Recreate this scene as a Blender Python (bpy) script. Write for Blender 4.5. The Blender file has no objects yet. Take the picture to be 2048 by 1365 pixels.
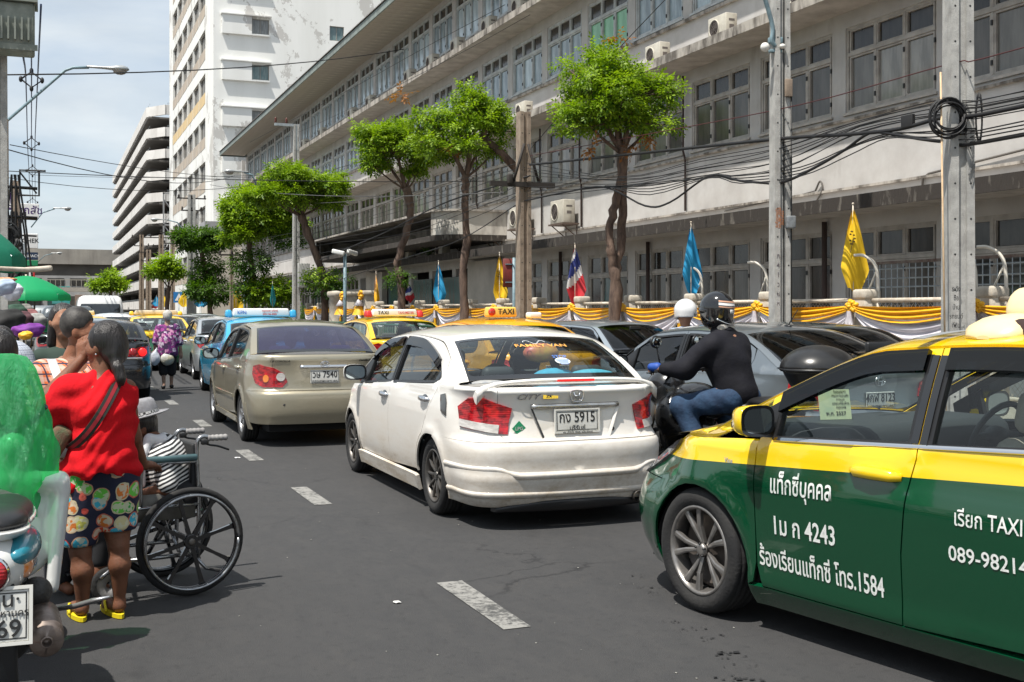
import bpy,bmesh,math,random
import numpy as np
from mathutils import Vector,Matrix,noise as mnoise
from mathutils.geometry import delaunay_2d_cdt
R = math.radians
C = bpy.context.scene.collection
SC = bpy.context.scene
random.seed(7)
rng = np.random.default_rng(5)
# ------------------------------------------------------------------ camera, sky, sun, exposure
# street runs along +Y, right-hand side of the street is +X; the photographer stands at the origin, eyes at 1.6 m
TH = R(22.0);FPX = 2300.0;HZ = 620.0;EYE = 1.6
cam_d = bpy.data.cameras.new('camera');cam = bpy.data.objects.new('camera',cam_d);C.objects.link(cam)
cam.location = (0,0,EYE);cam.rotation_euler = (R(90),0,-TH)
cam_d.sensor_width = 36;cam_d.lens = FPX/2048*36;cam_d.shift_y = -62.5/2048
cam_d.clip_start = .05;cam_d.clip_end = 3000
SC.camera = cam
SUN_EL,SUN_AZ = R(66),R(243)      # azimuth clockwise from +Y: light comes from behind and left of the camera
world = bpy.data.worlds.new('World');SC.world = world;world.use_nodes = True
def build_world():
 nt = world.node_tree;N = nt.nodes;L = nt.links;N.clear()
 out = N.new('ShaderNodeOutputWorld');bg = N.new('ShaderNodeBackground');bg.inputs[1].default_value = 0.115
 sky = N.new('ShaderNodeTexSky');sky.sky_type = 'NISHITA';sky.sun_disc = False
 sky.sun_elevation = SUN_EL;sky.sun_rotation = SUN_AZ;sky.air_density = 1.0;sky.dust_density = 1.2;sky.ozone_density = 2.0
 tc = N.new('ShaderNodeTexCoord');sep = N.new('ShaderNodeSeparateXYZ');L.new(tc.outputs['Generated'],sep.inputs[0])
 # project the view direction on a flat cloud deck: d.xy / (d.z + .12)
 add = N.new('ShaderNodeMath');add.operation = 'ADD';L.new(sep.outputs[2],add.inputs[0]);add.inputs[1].default_value = .16
 mx = N.new('ShaderNodeMath');mx.operation = 'MAXIMUM';L.new(add.outputs[0],mx.inputs[0]);mx.inputs[1].default_value = .05
 dx = N.new('ShaderNodeMath');dx.operation = 'DIVIDE';L.new(sep.outputs[0],dx.inputs[0]);L.new(mx.outputs[0],dx.inputs[1])
 dy = N.new('ShaderNodeMath');dy.operation = 'DIVIDE';L.new(sep.outputs[1],dy.inputs[0]);L.new(mx.outputs[0],dy.inputs[1])
 cb = N.new('ShaderNodeCombineXYZ');L.new(dx.outputs[0],cb.inputs[0]);L.new(dy.outputs[0],cb.inputs[1])
 n1 = N.new('ShaderNodeTexNoise');n1.inputs['Scale'].default_value = 1.5;n1.inputs['Detail'].default_value = 9;n1.inputs['Roughness'].default_value = .55;n1.inputs['Distortion'].default_value = .5
 L.new(cb.outputs[0],n1.inputs['Vector'])
 rmp = N.new('ShaderNodeValToRGB');rmp.color_ramp.elements[0].position = .30;rmp.color_ramp.elements[0].color = (.48,.48,.48,1)
 rmp.color_ramp.elements[1].position = .62;rmp.color_ramp.elements[1].color = (.93,.93,.93,1)
 L.new(n1.outputs[0],rmp.inputs[0])
 n2 = N.new('ShaderNodeTexNoise');n2.inputs['Scale'].default_value = 2.4;n2.inputs['Detail'].default_value = 6
 L.new(cb.outputs[0],n2.inputs['Vector'])
 cc = N.new('ShaderNodeValToRGB');cc.color_ramp.elements[0].position = .3;cc.color_ramp.elements[0].color = (4.1,4.6,5.05,1)
 cc.color_ramp.elements[1].position = .7;cc.color_ramp.elements[1].color = (5.6,6.0,6.2,1)
 L.new(n2.outputs[0],cc.inputs[0])
 mix = N.new('ShaderNodeMix');mix.data_type = 'RGBA'
 L.new(rmp.outputs[0],mix.inputs[0]);L.new(sky.outputs[0],mix.inputs[6]);L.new(cc.outputs[0],mix.inputs[7])
 L.new(mix.outputs[2],bg.inputs[0]);L.new(bg.outputs[0],out.inputs[0])
build_world()
sd = bpy.data.lights.new('sun','SUN');sd.energy = 5.0;sd.angle = R(.55);sd.color = (1,.955,.88)
so = bpy.data.objects.new('sun',sd);C.objects.link(so)
_sv = Vector((math.sin(SUN_AZ)*math.cos(SUN_EL),math.cos(SUN_AZ)*math.cos(SUN_EL),math.sin(SUN_EL)))
so.rotation_euler = _sv.to_track_quat('Z','Y').to_euler();so.location = (0,0,30)
SC.view_settings.view_transform = 'Standard';SC.view_settings.look = 'None'
SC.view_settings.exposure = 0.42;SC.view_settings.gamma = 1.0;SC.view_settings.use_curve_mapping = False
SC.cycles.max_bounces = 6;SC.cycles.diffuse_bounces = 3;SC.cycles.glossy_bounces = 3;SC.cycles.transparent_max_bounces = 12
SC.cycles.transmission_bounces = 3;SC.cycles.use_denoising = True
SC.cycles.caustics_reflective = False;SC.cycles.caustics_refractive = False
# ------------------------------------------------------------------ placement maths (real positions measured off the photograph)
def ang(px): return TH+math.atan((px-1024)/FPX)
def dep(X,Y): return X*math.sin(TH)+Y*math.cos(TH)
def onX(px,X): return X/math.tan(ang(px))                 # Y of the point at street offset X seen in column px
def zat(py,d): return EYE-(py-HZ)/FPX*d
def atd(px,d):                                            # ground position at depth d in column px
 xc = (px-1024)/FPX*d
 return (xc*math.cos(TH)+d*math.sin(TH),-xc*math.sin(TH)+d*math.cos(TH))
# ------------------------------------------------------------------ materials
MATS = {}
def _p(nt):
 N = nt.nodes
 return N['Principled BSDF']
def principled(name,col,rough=.5,metal=0.,spec=.5,coat=0.,coatr=.05,emit=None,es=0.,alpha=1,sss=0,sheen=0):
 if name in MATS: return MATS[name]
 m = bpy.data.materials.new(name);m.use_nodes = True
 p = _p(m.node_tree);i = p.inputs
 i['Base Color'].default_value = (*col,1);i['Roughness'].default_value = rough;i['Metallic'].default_value = metal
 i['Specular IOR Level'].default_value = spec;i['Coat Weight'].default_value = coat;i['Coat Roughness'].default_value = coatr
 if emit: i['Emission Color'].default_value = (*emit,1);i['Emission Strength'].default_value = es
 if sss: i['Subsurface Weight'].default_value = sss;i['Subsurface Radius'].default_value = (.02,.008,.004);i['Subsurface Scale'].default_value = .5
 if sheen: i['Sheen Weight'].default_value = sheen
 m.diffuse_color = (*col,1)
 MATS[name] = m;return m
class NB:
 """small node-graph helper"""
 def __init__(s,m): s.nt = m.node_tree;s.N = s.nt.nodes;s.L = s.nt.links;s.p = s.N['Principled BSDF'];s.tc = None
 def node(s,t,**k):
  n = s.N.new(t)
  for a,b in k.items(): setattr(n,a,b)
  return n
 def link(s,a,b): s.L.new(a,b)
 def coord(s,kind='Object'):
  if not s.tc: s.tc = s.node('ShaderNodeTexCoord')
  return s.tc.outputs[kind]
 def mapping(s,scale=(1,1,1),kind='Object',rot=(0,0,0)):
  mp = s.node('ShaderNodeMapping');mp.inputs['Scale'].default_value = scale;mp.inputs['Rotation'].default_value = rot
  s.link(s.coord(kind),mp.inputs[0]);return mp.outputs[0]
 def noise(s,scale,detail=4,vec=None,rough=.5,dist=0):
  n = s.node('ShaderNodeTexNoise');n.inputs['Scale'].default_value = scale;n.inputs['Detail'].default_value = detail
  n.inputs['Roughness'].default_value = rough;n.inputs['Distortion'].default_value = dist
  s.link(vec if vec is not None else s.coord(),n.inputs['Vector']);return n.outputs[0]
 def ramp(s,fac,stops):
  r = s.node('ShaderNodeValToRGB');e = r.color_ramp.elements
  while len(e) < len(stops): e.new(.5)
  for q,(p,c) in zip(e,stops):
   q.position = p;q.color = (c,c,c,1) if isinstance(c,(int,float)) else (*c,1)
  s.link(fac,r.inputs[0]);return r.outputs[0]
 def mix(s,fac,a,b,mode='MIX'):
  x = s.node('ShaderNodeMix',data_type='RGBA',blend_type=mode)
  for k,v in ((0,fac),(6,a),(7,b)):
   if isinstance(v,(int,float)): x.inputs[k].default_value = v if k == 0 else (v,v,v,1)
   elif isinstance(v,tuple): x.inputs[k].default_value = (*v,1)
   else: s.link(v,x.inputs[k])
  return x.outputs[2]
 def math(s,op,a,b=None,c=None):
  x = s.node('ShaderNodeMath',operation=op)
  for k,v in enumerate((a,b,c)):
   if v is None: continue
   if isinstance(v,(int,float)): x.inputs[k].default_value = v
   else: s.link(v,x.inputs[k])
  return x.outputs[0]
 def sep(s,vec=None):
  x = s.node('ShaderNodeSeparateXYZ');s.link(vec if vec is not None else s.coord(),x.inputs[0]);return x.outputs
 def base(s,c): s.link(c,s.p.inputs['Base Color'])
 def rough(s,c): s.link(c,s.p.inputs['Roughness'])
 def bump(s,h,strength=.3,dist=.02):
  b = s.node('ShaderNodeBump');b.inputs['Strength'].default_value = strength;b.inputs['Distance'].default_value = dist
  s.link(h,b.inputs['Height']);s.link(b.outputs[0],s.p.inputs['Normal']);return b
def noisy(name,c1,c2,scale=4,rough=.8,bump=0.,bscale=None,detail=6,metal=0,spec=.5,dirt=None,lo=.35,hi=.65,stretch=(1,1,1),kind='Object',bd=.02,coat=0):
 if name in MATS: return MATS[name]
 m = principled(name,c1,rough,metal,spec,coat);n = NB(m)
 v = n.mapping(stretch,kind)
 f = n.noise(scale,detail,v,.6)
 c = n.mix(n.ramp(f,[(lo,0.),(hi,1.)]),c1,c2)
 if dirt:
  dc,ds,dl,dh,st = dirt
  g = n.noise(ds,8,n.mapping(st,kind),.65)
  c = n.mix(n.ramp(g,[(dl,0.),(dh,1.)]),c,dc)
 n.base(c)
 if bump: n.bump(n.noise(bscale or scale*6,6,v,.6),bump,bd)
 return m
def glass_mat(name,tint=(.5,.6,.6),refl=1.,rough=.0,film=None,filmw=0.):
 """thin pane: see-through tinted layer under a fresnel reflection (plus an optional diffuse film)"""
 if name in MATS: return MATS[name]
 m = bpy.data.materials.new(name);m.use_nodes = True;nt = m.node_tree;N = nt.nodes;L = nt.links;N.clear()
 out = N.new('ShaderNodeOutputMaterial');tr = N.new('ShaderNodeBsdfTransparent');tr.inputs[0].default_value = (*tint,1)
 gl = N.new('ShaderNodeBsdfGlossy');gl.inputs['Roughness'].default_value = rough;gl.inputs[0].default_value = (refl,refl,refl,1)
 fr = N.new('ShaderNodeFresnel');gb = N.new('ShaderNodeNewGeometry');ma = N.new('ShaderNodeMath');ma.operation = 'MULTIPLY_ADD';ma.inputs[1].default_value = .645-1.55;ma.inputs[2].default_value = 1.55;L.new(gb.outputs['Backfacing'],ma.inputs[0]);L.new(ma.outputs[0],fr.inputs[0])
 mx = N.new('ShaderNodeMixShader');base = tr.outputs[0]
 if filmw:
  df = N.new('ShaderNodeBsdfDiffuse');df.inputs[0].default_value = (*film,1);m2 = N.new('ShaderNodeMixShader');m2.inputs[0].default_value = filmw
  L.new(tr.outputs[0],m2.inputs[1]);L.new(df.outputs[0],m2.inputs[2]);base = m2.outputs[0]
 L.new(fr.outputs[0],mx.inputs[0]);L.new(base,mx.inputs[1]);L.new(gl.outputs[0],mx.inputs[2]);L.new(mx.outputs[0],out.inputs[0])
 m.diffuse_color = (*tint,1);MATS[name] = m;return m
# ------------------------------------------------------------------ objects, things, labels
def tag(o,label=None,cat=None,group=None,kind=None):
 if label: o['label'] = label
 if cat: o['category'] = cat
 if group: o['group'] = group
 if kind: o['kind'] = kind
 return o
def thing(name,label,cat,loc=(0,0,0),rz=0.,group=None):
 o = bpy.data.objects.new(name,None);C.objects.link(o);o.location = loc;o.rotation_euler = (0,0,rz);o.empty_display_size = .2
 return tag(o,label,cat,group)
def mesh_obj(name,verts,faces,mats,parent=None,mi=None,smooth=None,lnorm=None,loc=None):
 me = bpy.data.meshes.new(name)
 me.from_pydata([tuple(map(float,v)) for v in verts],[],faces)
 if not isinstance(mats,(list,tuple)): mats = [mats]
 for m in mats: me.materials.append(m)
 if mi is not None and len(mats) > 1: me.polygons.foreach_set('material_index',mi)
 if smooth is not None:
  if isinstance(smooth,bool): smooth = [smooth]*len(faces)
  me.polygons.foreach_set('use_smooth',smooth)
 me.validate(clean_customdata=False) if lnorm is None else None
 me.update()
 if lnorm is not None: me.normals_split_custom_set([tuple(v) for v in lnorm])
 o = bpy.data.objects.new(name,me);C.objects.link(o)
 if parent: o.parent = parent
 if loc is not None: o.location = loc
 return o
def dup(o,parent=None,loc=None,rz=None):
 c = o.copy();C.objects.link(c);c.parent = parent
 if loc is not None: c.location = loc
 if rz is not None: c.rotation_euler = (0,0,rz)
 for ch in list(o.children): dup(ch,c)
 return c
def rotm(ax,a): return Matrix.Rotation(a,4,ax)
class MB:
 def __init__(s): s.v = [];s.f = [];s.mi = [];s.sm = [];s.M = None;s.m = 0
 def add(s,vs,fs,smooth=False):
  b = len(s.v)
  if s.M is not None: vs = [tuple(s.M @ Vector(p)) for p in vs]
  s.v.extend(vs)
  for f in fs: s.f.append([b+i for i in f]);s.mi.append(s.m);s.sm.append(smooth)
  return s
 def box(s,x0,x1,y0,y1,z0,z1):
  if x0 > x1: x0,x1 = x1,x0
  if y0 > y1: y0,y1 = y1,y0
  if z0 > z1: z0,z1 = z1,z0
  vs = [(x,y,z) for z in (z0,z1) for (x,y) in ((x0,y0),(x1,y0),(x1,y1),(x0,y1))]
  return s.add(vs,[(3,2,1,0),(4,5,6,7),(0,1,5,4),(1,2,6,5),(2,3,7,6),(3,0,4,7)])
 def cbox(s,c,d): return s.box(c[0]-d[0]/2,c[0]+d[0]/2,c[1]-d[1]/2,c[1]+d[1]/2,c[2]-d[2]/2,c[2]+d[2]/2)
 def rbox(s,c,d,b=.02,seg=3,smooth=True,taper=1.,M=None):
  """rounded box: rounded-rect rings stacked along z with rounded ends"""
  hx,hy,hz = d[0]/2,d[1]/2,d[2]/2;b = min(b,hx*.98,hy*.98,hz*.98);rings = []
  lv = [(-hz+b-b*math.cos(t*math.pi/2/seg),b-b*math.sin(t*math.pi/2/seg)) for t in range(seg+1)]
  lv += [(hz-b+b*math.sin(t*math.pi/2/seg),b-b*math.cos(t*math.pi/2/seg)) for t in range(seg+1)]
  for z,ins in lv:
   k = 1+(taper-1)*(z+hz)/(2*hz);ring = []
   for q,(sx,sy) in enumerate(((1,1),(-1,1),(-1,-1),(1,-1))):
    for t in range(seg+1):
     a = q*math.pi/2+t*math.pi/2/seg
     ring.append(((sx*(hx-b)+(b-ins)*math.cos(a))*k,(sy*(hy-b)+(b-ins)*math.sin(a))*k,z))
   rings.append(ring)
  o = Matrix.Translation(c) @ (M if M is not None else Matrix())
  rings = [[tuple(o @ Vector(p)) for p in r] for r in rings]
  return s.loft(rings,smooth=smooth)
 def loft(s,rings,close=True,caps=True,smooth=True):
  n = len(rings[0]);vs = [p for r in rings for p in r];fs = []
  for i in range(len(rings)-1):
   for j in range(n if close else n-1):
    k = (j+1) % n;fs.append((i*n+j,i*n+k,(i+1)*n+k,(i+1)*n+j))
  s.add(vs,fs,smooth)
  if caps and close:
   s.add(list(rings[0]),[tuple(range(n-1,-1,-1))],False);s.add(list(rings[-1]),[tuple(range(n))],False)
  return s
 def tube(s,pts,r,n=8,caps=True,flat=None):
  pts = [Vector(p) for p in pts];m = len(pts);rs = r if isinstance(r,(list,tuple)) else [r]*m;rings = [];prev = None
  for i,p in enumerate(pts):
   t = (pts[min(i+1,m-1)]-pts[max(i-1,0)]);
   t = t.normalized() if t.length > 1e-9 else Vector((0,0,1))
   if prev is None:
    u = Vector((0,0,1)) if abs(t.z) < .9 else Vector((1,0,0));u = (u-t*u.dot(t)).normalized()
   else: u = (prev-t*prev.dot(t));u = u.normalized() if u.length > 1e-6 else Vector((1,0,0))
   prev = u;w = t.cross(u);k = flat or 1
   rings.append([tuple(p+(u*math.cos(2*math.pi*j/n)*k+w*math.sin(2*math.pi*j/n))*rs[i]) for j in range(n)])
  return s.loft(rings,caps=caps,smooth=n > 4)
 def lathe(s,prof,n=24,M=None,close_ends=False):
  rings = [[(r*math.cos(2*math.pi*j/n),r*math.sin(2*math.pi*j/n),z) for j in range(n)] for r,z in prof]
  if M is not None: rings = [[tuple(M @ Vector(p)) for p in r] for r in rings]
  return s.loft(rings,caps=close_ends,smooth=True)
 def prism(s,poly,z0,z1,M=None):
  n = len(poly);vs = [(x,y,z0) for x,y in poly]+[(x,y,z1) for x,y in poly]
  if M is not None: vs = [tuple(M @ Vector(p)) for p in vs]
  return s.add(vs,[tuple(range(n-1,-1,-1)),tuple(range(n,2*n))]+[(i,(i+1) % n,n+(i+1) % n,n+i) for i in range(n)])
 def ell(s,c,r,n=12,m=8,M=None):
  rings = []
  for i in range(m+1):
   t = math.pi*i/m
   rings.append([(max(math.sin(t),1e-3)*r[0]*math.cos(2*math.pi*j/n),max(math.sin(t),1e-3)*r[1]*math.sin(2*math.pi*j/n),-math.cos(t)*r[2]) for j in range(n)])
  o = Matrix.Translation(c) @ (M if M is not None else Matrix())
  return s.loft([[tuple(o @ Vector(p)) for p in r_] for r_ in rings],caps=False)
 def build(s,name,mats,parent=None,loc=None,fix=True):
  o = s._mk(name,mats,parent,loc)
  if fix and len(s.f) > 5:
   bm = bmesh.new();bm.from_mesh(o.data);bmesh.ops.remove_doubles(bm,verts=bm.verts,dist=1e-5) if len(s.f) < 4000 and all(not x for x in s.sm) is False else None;bmesh.ops.recalc_face_normals(bm,faces=bm.faces);bm.to_mesh(o.data);bm.free()
  return o
 def _mk(s,name,mats,parent,loc):
  return mesh_obj(name,s.v,s.f,mats,parent,s.mi,s.sm,None,loc)
def sub(pts,n=8,closed=False):
 """Catmull-Rom through points"""
 P = [np.array(p,float) for p in pts];m = len(P);out = []
 rngi = range(m) if closed else range(m-1)
 for i in rngi:
  p0 = P[(i-1) % m] if closed or i > 0 else 2*P[0]-P[1];p1 = P[i];p2 = P[(i+1) % m]
  p3 = P[(i+2) % m] if closed or i+2 < m else 2*P[-1]-P[-2]
  for k in range(n):
   t = k/n;out.append(tuple(.5*((2*p1)+(-p0+p2)*t+(2*p0-5*p1+4*p2-p3)*t*t+(-p0+3*p1-3*p2+p3)*t**3)))
 if not closed: out.append(tuple(P[-1]))
 return out
def in_poly(pts,poly):
 x,y = pts[:,0],pts[:,1];P = np.asarray(poly,float);c = np.zeros(len(pts),bool);n = len(P);j = n-1
 for i in range(n):
  xi,yi,xj,yj = P[i,0],P[i,1],P[j,0],P[j,1]
  if yi != yj: c ^= ((yi > y) != (yj > y)) & (x < (xj-xi)*(y-yi)/(yj-yi)+xi)
  j = i
 return c
def resample(poly,step):
 P = [np.array(p,float) for p in poly];out = []
 for i in range(len(P)):
  a,b = P[i],P[(i+1) % len(P)];d = np.linalg.norm(b-a)
  if d < 1e-6: continue
  k = max(1,int(math.ceil(d/step)))
  for t in range(k): out.append(a+(b-a)*t/k)
 return np.array(out)
def flat_mesh(poly,holes,step):
 """triangulate a 2D region; returns pts (n,2), tris"""
 rings = [resample(poly,step)]+[resample(h,step) for h in holes]
 pts = [tuple(p) for r in rings for p in r];edges = [];b = 0
 for r in rings:
  n = len(r);edges += [(b+i,b+(i+1) % n) for i in range(n)];b += n
 A = rings[0];lo = A.min(0);hi = A.max(0)
 gx = np.arange(lo[0]+step*.6,hi[0],step*1.15);gy = np.arange(lo[1]+step*.6,hi[1],step*1.15)
 if len(gx) and len(gy):
  g = np.array([(x+(step*.57 if j % 2 else 0),y) for j,y in enumerate(gy) for x in gx])
  ok = in_poly(g,A)
  for h in rings[1:]: ok &= ~in_poly(g,h)
  g = g[ok]
  if len(g):
   allb = np.vstack(rings);dmin = np.full(len(g),9.)
   for k in range(0,len(allb),200):
    dmin = np.minimum(dmin,np.sqrt(((g[:,None]-allb[None,k:k+200])**2).sum(2)).min(1))
   g = g[dmin > step*.45];pts += [tuple(p) for p in g]
 r = delaunay_2d_cdt([Vector(p) for p in pts],edges,[],0,1e-6)
 V = np.array([tuple(v) for v in r[0]]);T = np.array([f for f in r[2] if len(f) == 3])
 cen = V[T].mean(1);ok = in_poly(cen,A)
 for h in rings[1:]: ok &= ~in_poly(cen,h)
 T = T[ok]
 e1 = V[T[:,1]]-V[T[:,0]];e2 = V[T[:,2]]-V[T[:,0]];cr = e1[:,0]*e2[:,1]-e1[:,1]*e2[:,0]
 T = T[np.abs(cr) > 1e-9];cr = cr[np.abs(cr) > 1e-9];T[cr < 0] = T[cr < 0][:,::-1]
 return V,T
def surf_panel(name,mapper,poly,mats,parent,holes=(),step=.04,off=0.,edge=.015,mirror=False,sgn=1,both=False,label=None):
 """a curved sheet: 2D region pushed through mapper(u,v)->(x,y,z), edges turned inwards; mirror -> x=-x; both -> left+right in one mesh"""
 V,T = flat_mesh(poly,list(holes),step)
 e = 1e-3;P = mapper(V[:,0],V[:,1]);Pu = mapper(V[:,0]+e,V[:,1])-mapper(V[:,0]-e,V[:,1]);Pv = mapper(V[:,0],V[:,1]+e)-mapper(V[:,0],V[:,1]-e)
 Nn = np.cross(Pu,Pv)*sgn;Nn /= np.maximum(np.linalg.norm(Nn,axis=1,keepdims=True),1e-12)
 P = P+Nn*off;T2 = T if sgn > 0 else T[:,::-1]
 used = {}
 for t in T2:
  for a,b in ((t[0],t[1]),(t[1],t[2]),(t[2],t[0])): used[(a,b)] = used.get((a,b),0)+1
 bnd = [(a,b) for (a,b) in used if (b,a) not in used]
 vs = list(P);fs = [list(map(int,t)) for t in T2];ln = []
 for t in T2: ln += [Nn[i] for i in t]
 if edge > 0:
  for a,b in bnd:
   k = len(vs);qa = P[a]-Nn[a]*edge;qb = P[b]-Nn[b]*edge
   vs += [P[a],P[b],qb,qa];fs.append([k+1,k,k+3,k+2])
   fn = np.cross(P[a]-P[b],qb-P[b]);fn = fn/max(np.linalg.norm(fn),1e-9);ln += [fn]*4
 def mir(vs,fs,ln):
  v2 = [np.array((-p[0],p[1],p[2])) for p in vs];f2 = [];l2 = [];i = 0
  for f in fs:
   n = len(f);f2.append(f[::-1]);l2 += [np.array((-q[0],q[1],q[2])) for q in ln[i:i+n][::-1]];i += n
  return v2,f2,l2
 if both:
  v2,f2,l2 = mir(vs,fs,ln);b = len(vs);fs = fs+[[i+b for i in f] for f in f2];vs = vs+v2;ln = ln+l2
 elif mirror: vs,fs,ln = mir(vs,fs,ln)
 o = mesh_obj(name,vs,fs,mats,parent,None,True,ln)
 if label: o['label'] = label
 return o
# text turned into flat geometry -------------------------------------------------
_dg = None
TXT = {}
def text_mesh(body,size=1.,extrude=0.,align='CENTER',bold=0.,shear=0.):
 key = (body,extrude,align,bold,shear)
 if key not in TXT:
  cu = bpy.data.curves.new('lettering','FONT');cu.body = body;cu.size = 1.;cu.extrude = extrude;cu.align_x = align;cu.align_y = 'CENTER'
  cu.offset = bold;cu.resolution_u = 3;cu.shear = shear
  o = bpy.data.objects.new('lettering',cu);C.objects.link(o)
  bpy.context.view_layer.update()
  me = bpy.data.meshes.new_from_object(o.evaluated_get(bpy.context.evaluated_depsgraph_get()))
  v = np.array([tuple(q.co) for q in me.vertices]) if len(me.vertices) else np.zeros((0,3));f = [list(p.vertices) for p in me.polygons]
  bpy.data.objects.remove(o);bpy.data.meshes.remove(me);TXT[key] = (v,f)
 v,f = TXT[key];return v*np.array([size,size,1.]),f
def put_text(name,body,size,M,mat,parent=None,extrude=.001,bold=0.,align='CENTER',wscale=1.,warp=None,shear=0.):
 v,f = text_mesh(body,size,extrude,align,bold,shear)
 if not len(v): return None
 v = v*np.array([wscale,1,1])
 if warp is not None: vs = warp(v)
 else: vs = [tuple(M @ Vector(p)) for p in v]
 return mesh_obj(name,vs,f,mat,parent)
# ------------------------------------------------------------------ materials of the setting
def asphalt_mat():
 m = principled('asphalt',(.05,.05,.052),.85);n = NB(m);v = n.mapping((1,1,1))
 f = n.noise(1.2,8,n.mapping((1,.35,1)),.65);c = n.mix(n.ramp(f,[(.32,0.),(.68,1.)]),(.019,.0195,.0215),(.034,.034,.036))
 g = n.noise(160,3,v,.7);c = n.mix(n.ramp(g,[(.35,0.),(.75,.65)]),c,(.062,.061,.060))
 st = n.noise(.8,5,n.mapping((1,1,1)),.7,1.2);c = n.mix(n.ramp(st,[(.60,0.),(.72,.55)]),c,(.012,.012,.013))
 du = n.noise(2.6,9,n.mapping((1,.6,1)),.75,.6);c = n.mix(n.ramp(du,[(.57,0.),(.78,.35)]),c,(.080,.071,.062))
 mt = n.noise(7,7,n.mapping((1,.5,1)),.75,.8);c = n.mix(n.ramp(mt,[(.38,0.),(.70,.55)]),c,(.052,.050,.049));mt2 = n.noise(16,6,n.coord(),.8);c = n.mix(n.ramp(mt2,[(.54,0.),(.66,.5)]),c,(.013,.013,.014))
 vo = n.node('ShaderNodeTexVoronoi',feature='DISTANCE_TO_EDGE');vo.inputs['Scale'].default_value = .55;n.link(n.mix(.25,n.coord(),n.noise(2.2,6,n.coord(),.7)),vo.inputs['Vector'])
 cr = n.math('MULTIPLY',n.ramp(vo.outputs['Distance'],[(.0,1.),(.006,0.)]),n.ramp(n.noise(.5,3,n.coord()),[(.5,0.),(.62,.8)]));c = n.mix(cr,c,(.008,.008,.009))
 n.base(c);n.bump(n.noise(130,4,v,.7),.7,.008);n.rough(n.ramp(f,[(.3,.75),(.7,.92)]));return m
M_asphalt = asphalt_mat()
M_patch = noisy('asphalt_patch',(.034,.034,.037),(.05,.05,.052),3,.85,.4,120,bd=.006)
def worn_paint(name,c1,c2,thr):
 m = principled(name,c1,.7);n = NB(m)
 w = n.noise(22,8,n.coord(),.75);g = n.noise(2.5,4,n.coord(),.6)
 f = n.math('ADD',n.math('MULTIPLY',w,.75),n.math('MULTIPLY',g,.35))
 n.base(n.mix(n.ramp(f,[(thr,0.),(thr+.09,1.)]),c1,c2));n.bump(n.noise(130,4),.4,.005);return m
M_lane = worn_paint('lane_paint',(.24,.235,.22),(.06,.06,.058),.53)
M_pave = noisy('paving',(.26,.25,.23),(.17,.165,.155),3,.9,.3,60)
M_kerb_w = noisy('kerb_white',(.55,.54,.5),(.28,.27,.25),5,.85,.3)
M_kerb_r = noisy('kerb_red',(.35,.06,.045),(.18,.06,.05),5,.85,.3)
M_wall = noisy('render_wall',(.53,.515,.495),(.44,.42,.40),1.3,.9,.12,14,dirt=((.27,.24,.215),.8,.57,.82,(1,1,.28)))
M_ledge = noisy('stained_ledge',(.42,.385,.34),(.12,.105,.09),3.2,.92,.4,20,lo=.42,hi=.62,stretch=(1,1,.35))
M_canopy_edge = noisy('mould_edge',(.040,.033,.028),(.22,.20,.17),5.5,.95,.5,22,lo=.56,hi=.74,stretch=(1,1,.3))
M_soffit = noisy('soffit',(.50,.46,.42),(.34,.31,.28),2,.9,.1)
M_frame = noisy('window_frame_paint',(.47,.44,.40),(.33,.305,.275),4,.7,.15)
M_frame_up = noisy('window_frame_pale',(.55,.58,.58),(.40,.41,.40),4,.65,.1)
M_black = principled('black_plastic',(.012,.012,.013),.45)
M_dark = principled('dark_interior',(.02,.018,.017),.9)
M_conc = noisy('pole_concrete',(.46,.455,.43),(.30,.295,.28),5,.9,.35,60,dirt=((.17,.155,.14),3,.55,.8,(1,1,.3)))
M_conc2 = noisy('pole_concrete_tan',(.34,.27,.205),(.22,.17,.13),5,.9,.35,60)
M_steel = noisy('galvanised',(.42,.46,.48),(.28,.31,.33),8,.5,.1,metal=.4)
M_bluesteel = noisy('painted_steel_blue_grey',(.22,.32,.36),(.13,.19,.22),6,.5,.1)
def peeling_mat():
 m = principled('peeling_white_wall',(.8,.8,.78),.9);n = NB(m)
 f = n.noise(.30,9,n.mapping((1,1,.8)),.72,.3);g = n.noise(.09,3,n.coord())
 k = n.math('ADD',n.math('MULTIPLY',f,.8),n.math('MULTIPLY',g,.28))
 a = n.noise(.5,6,n.mapping((1,1,.12)),.6)
 c = n.mix(n.ramp(a,[(.4,0.),(.7,.5)]),(.83,.83,.80),(.66,.66,.62))
 n.base(n.mix(n.ramp(k,[(.588,0.),(.599,.75)]),c,(.47,.45,.42)));return m
M_peel = peeling_mat()
M_cream = noisy('cream_wall',(.62,.57,.48),(.5,.46,.4),.6,.9)
M_cp = noisy('car_park_concrete',(.74,.72,.69),(.6,.58,.55),.5,.9,dirt=((.36,.33,.3),.35,.55,.8,(1,1,.15)))
M_via = noisy('viaduct_concrete',(.40,.37,.32),(.29,.27,.24),.25,.9,dirt=((.2,.18,.16),.3,.52,.75,(1,1,.1)))
def pane(name,film,w,tint=(.35,.38,.38)):
 m = glass_mat(name,tint,1.,.04,film,w);return m
def curtain_pane(name,c1,c2):
 m = principled(name,c1,.12,spec=.5);n = NB(m)
 n.base(n.mix(n.ramp(n.noise(2.2,4,n.mapping((2.5,2.5,.5)),.6),[(.35,0.),(.65,1.)]),c1,c2));return m
P_grey = curtain_pane('frosted_glass_grey',(.13,.125,.112),(.19,.182,.165))
P_grey2 = curtain_pane('frosted_glass_dark',(.075,.07,.062),(.12,.112,.10))
P_white = curtain_pane('curtained_glass',(.36,.35,.32),(.22,.215,.2))
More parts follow.
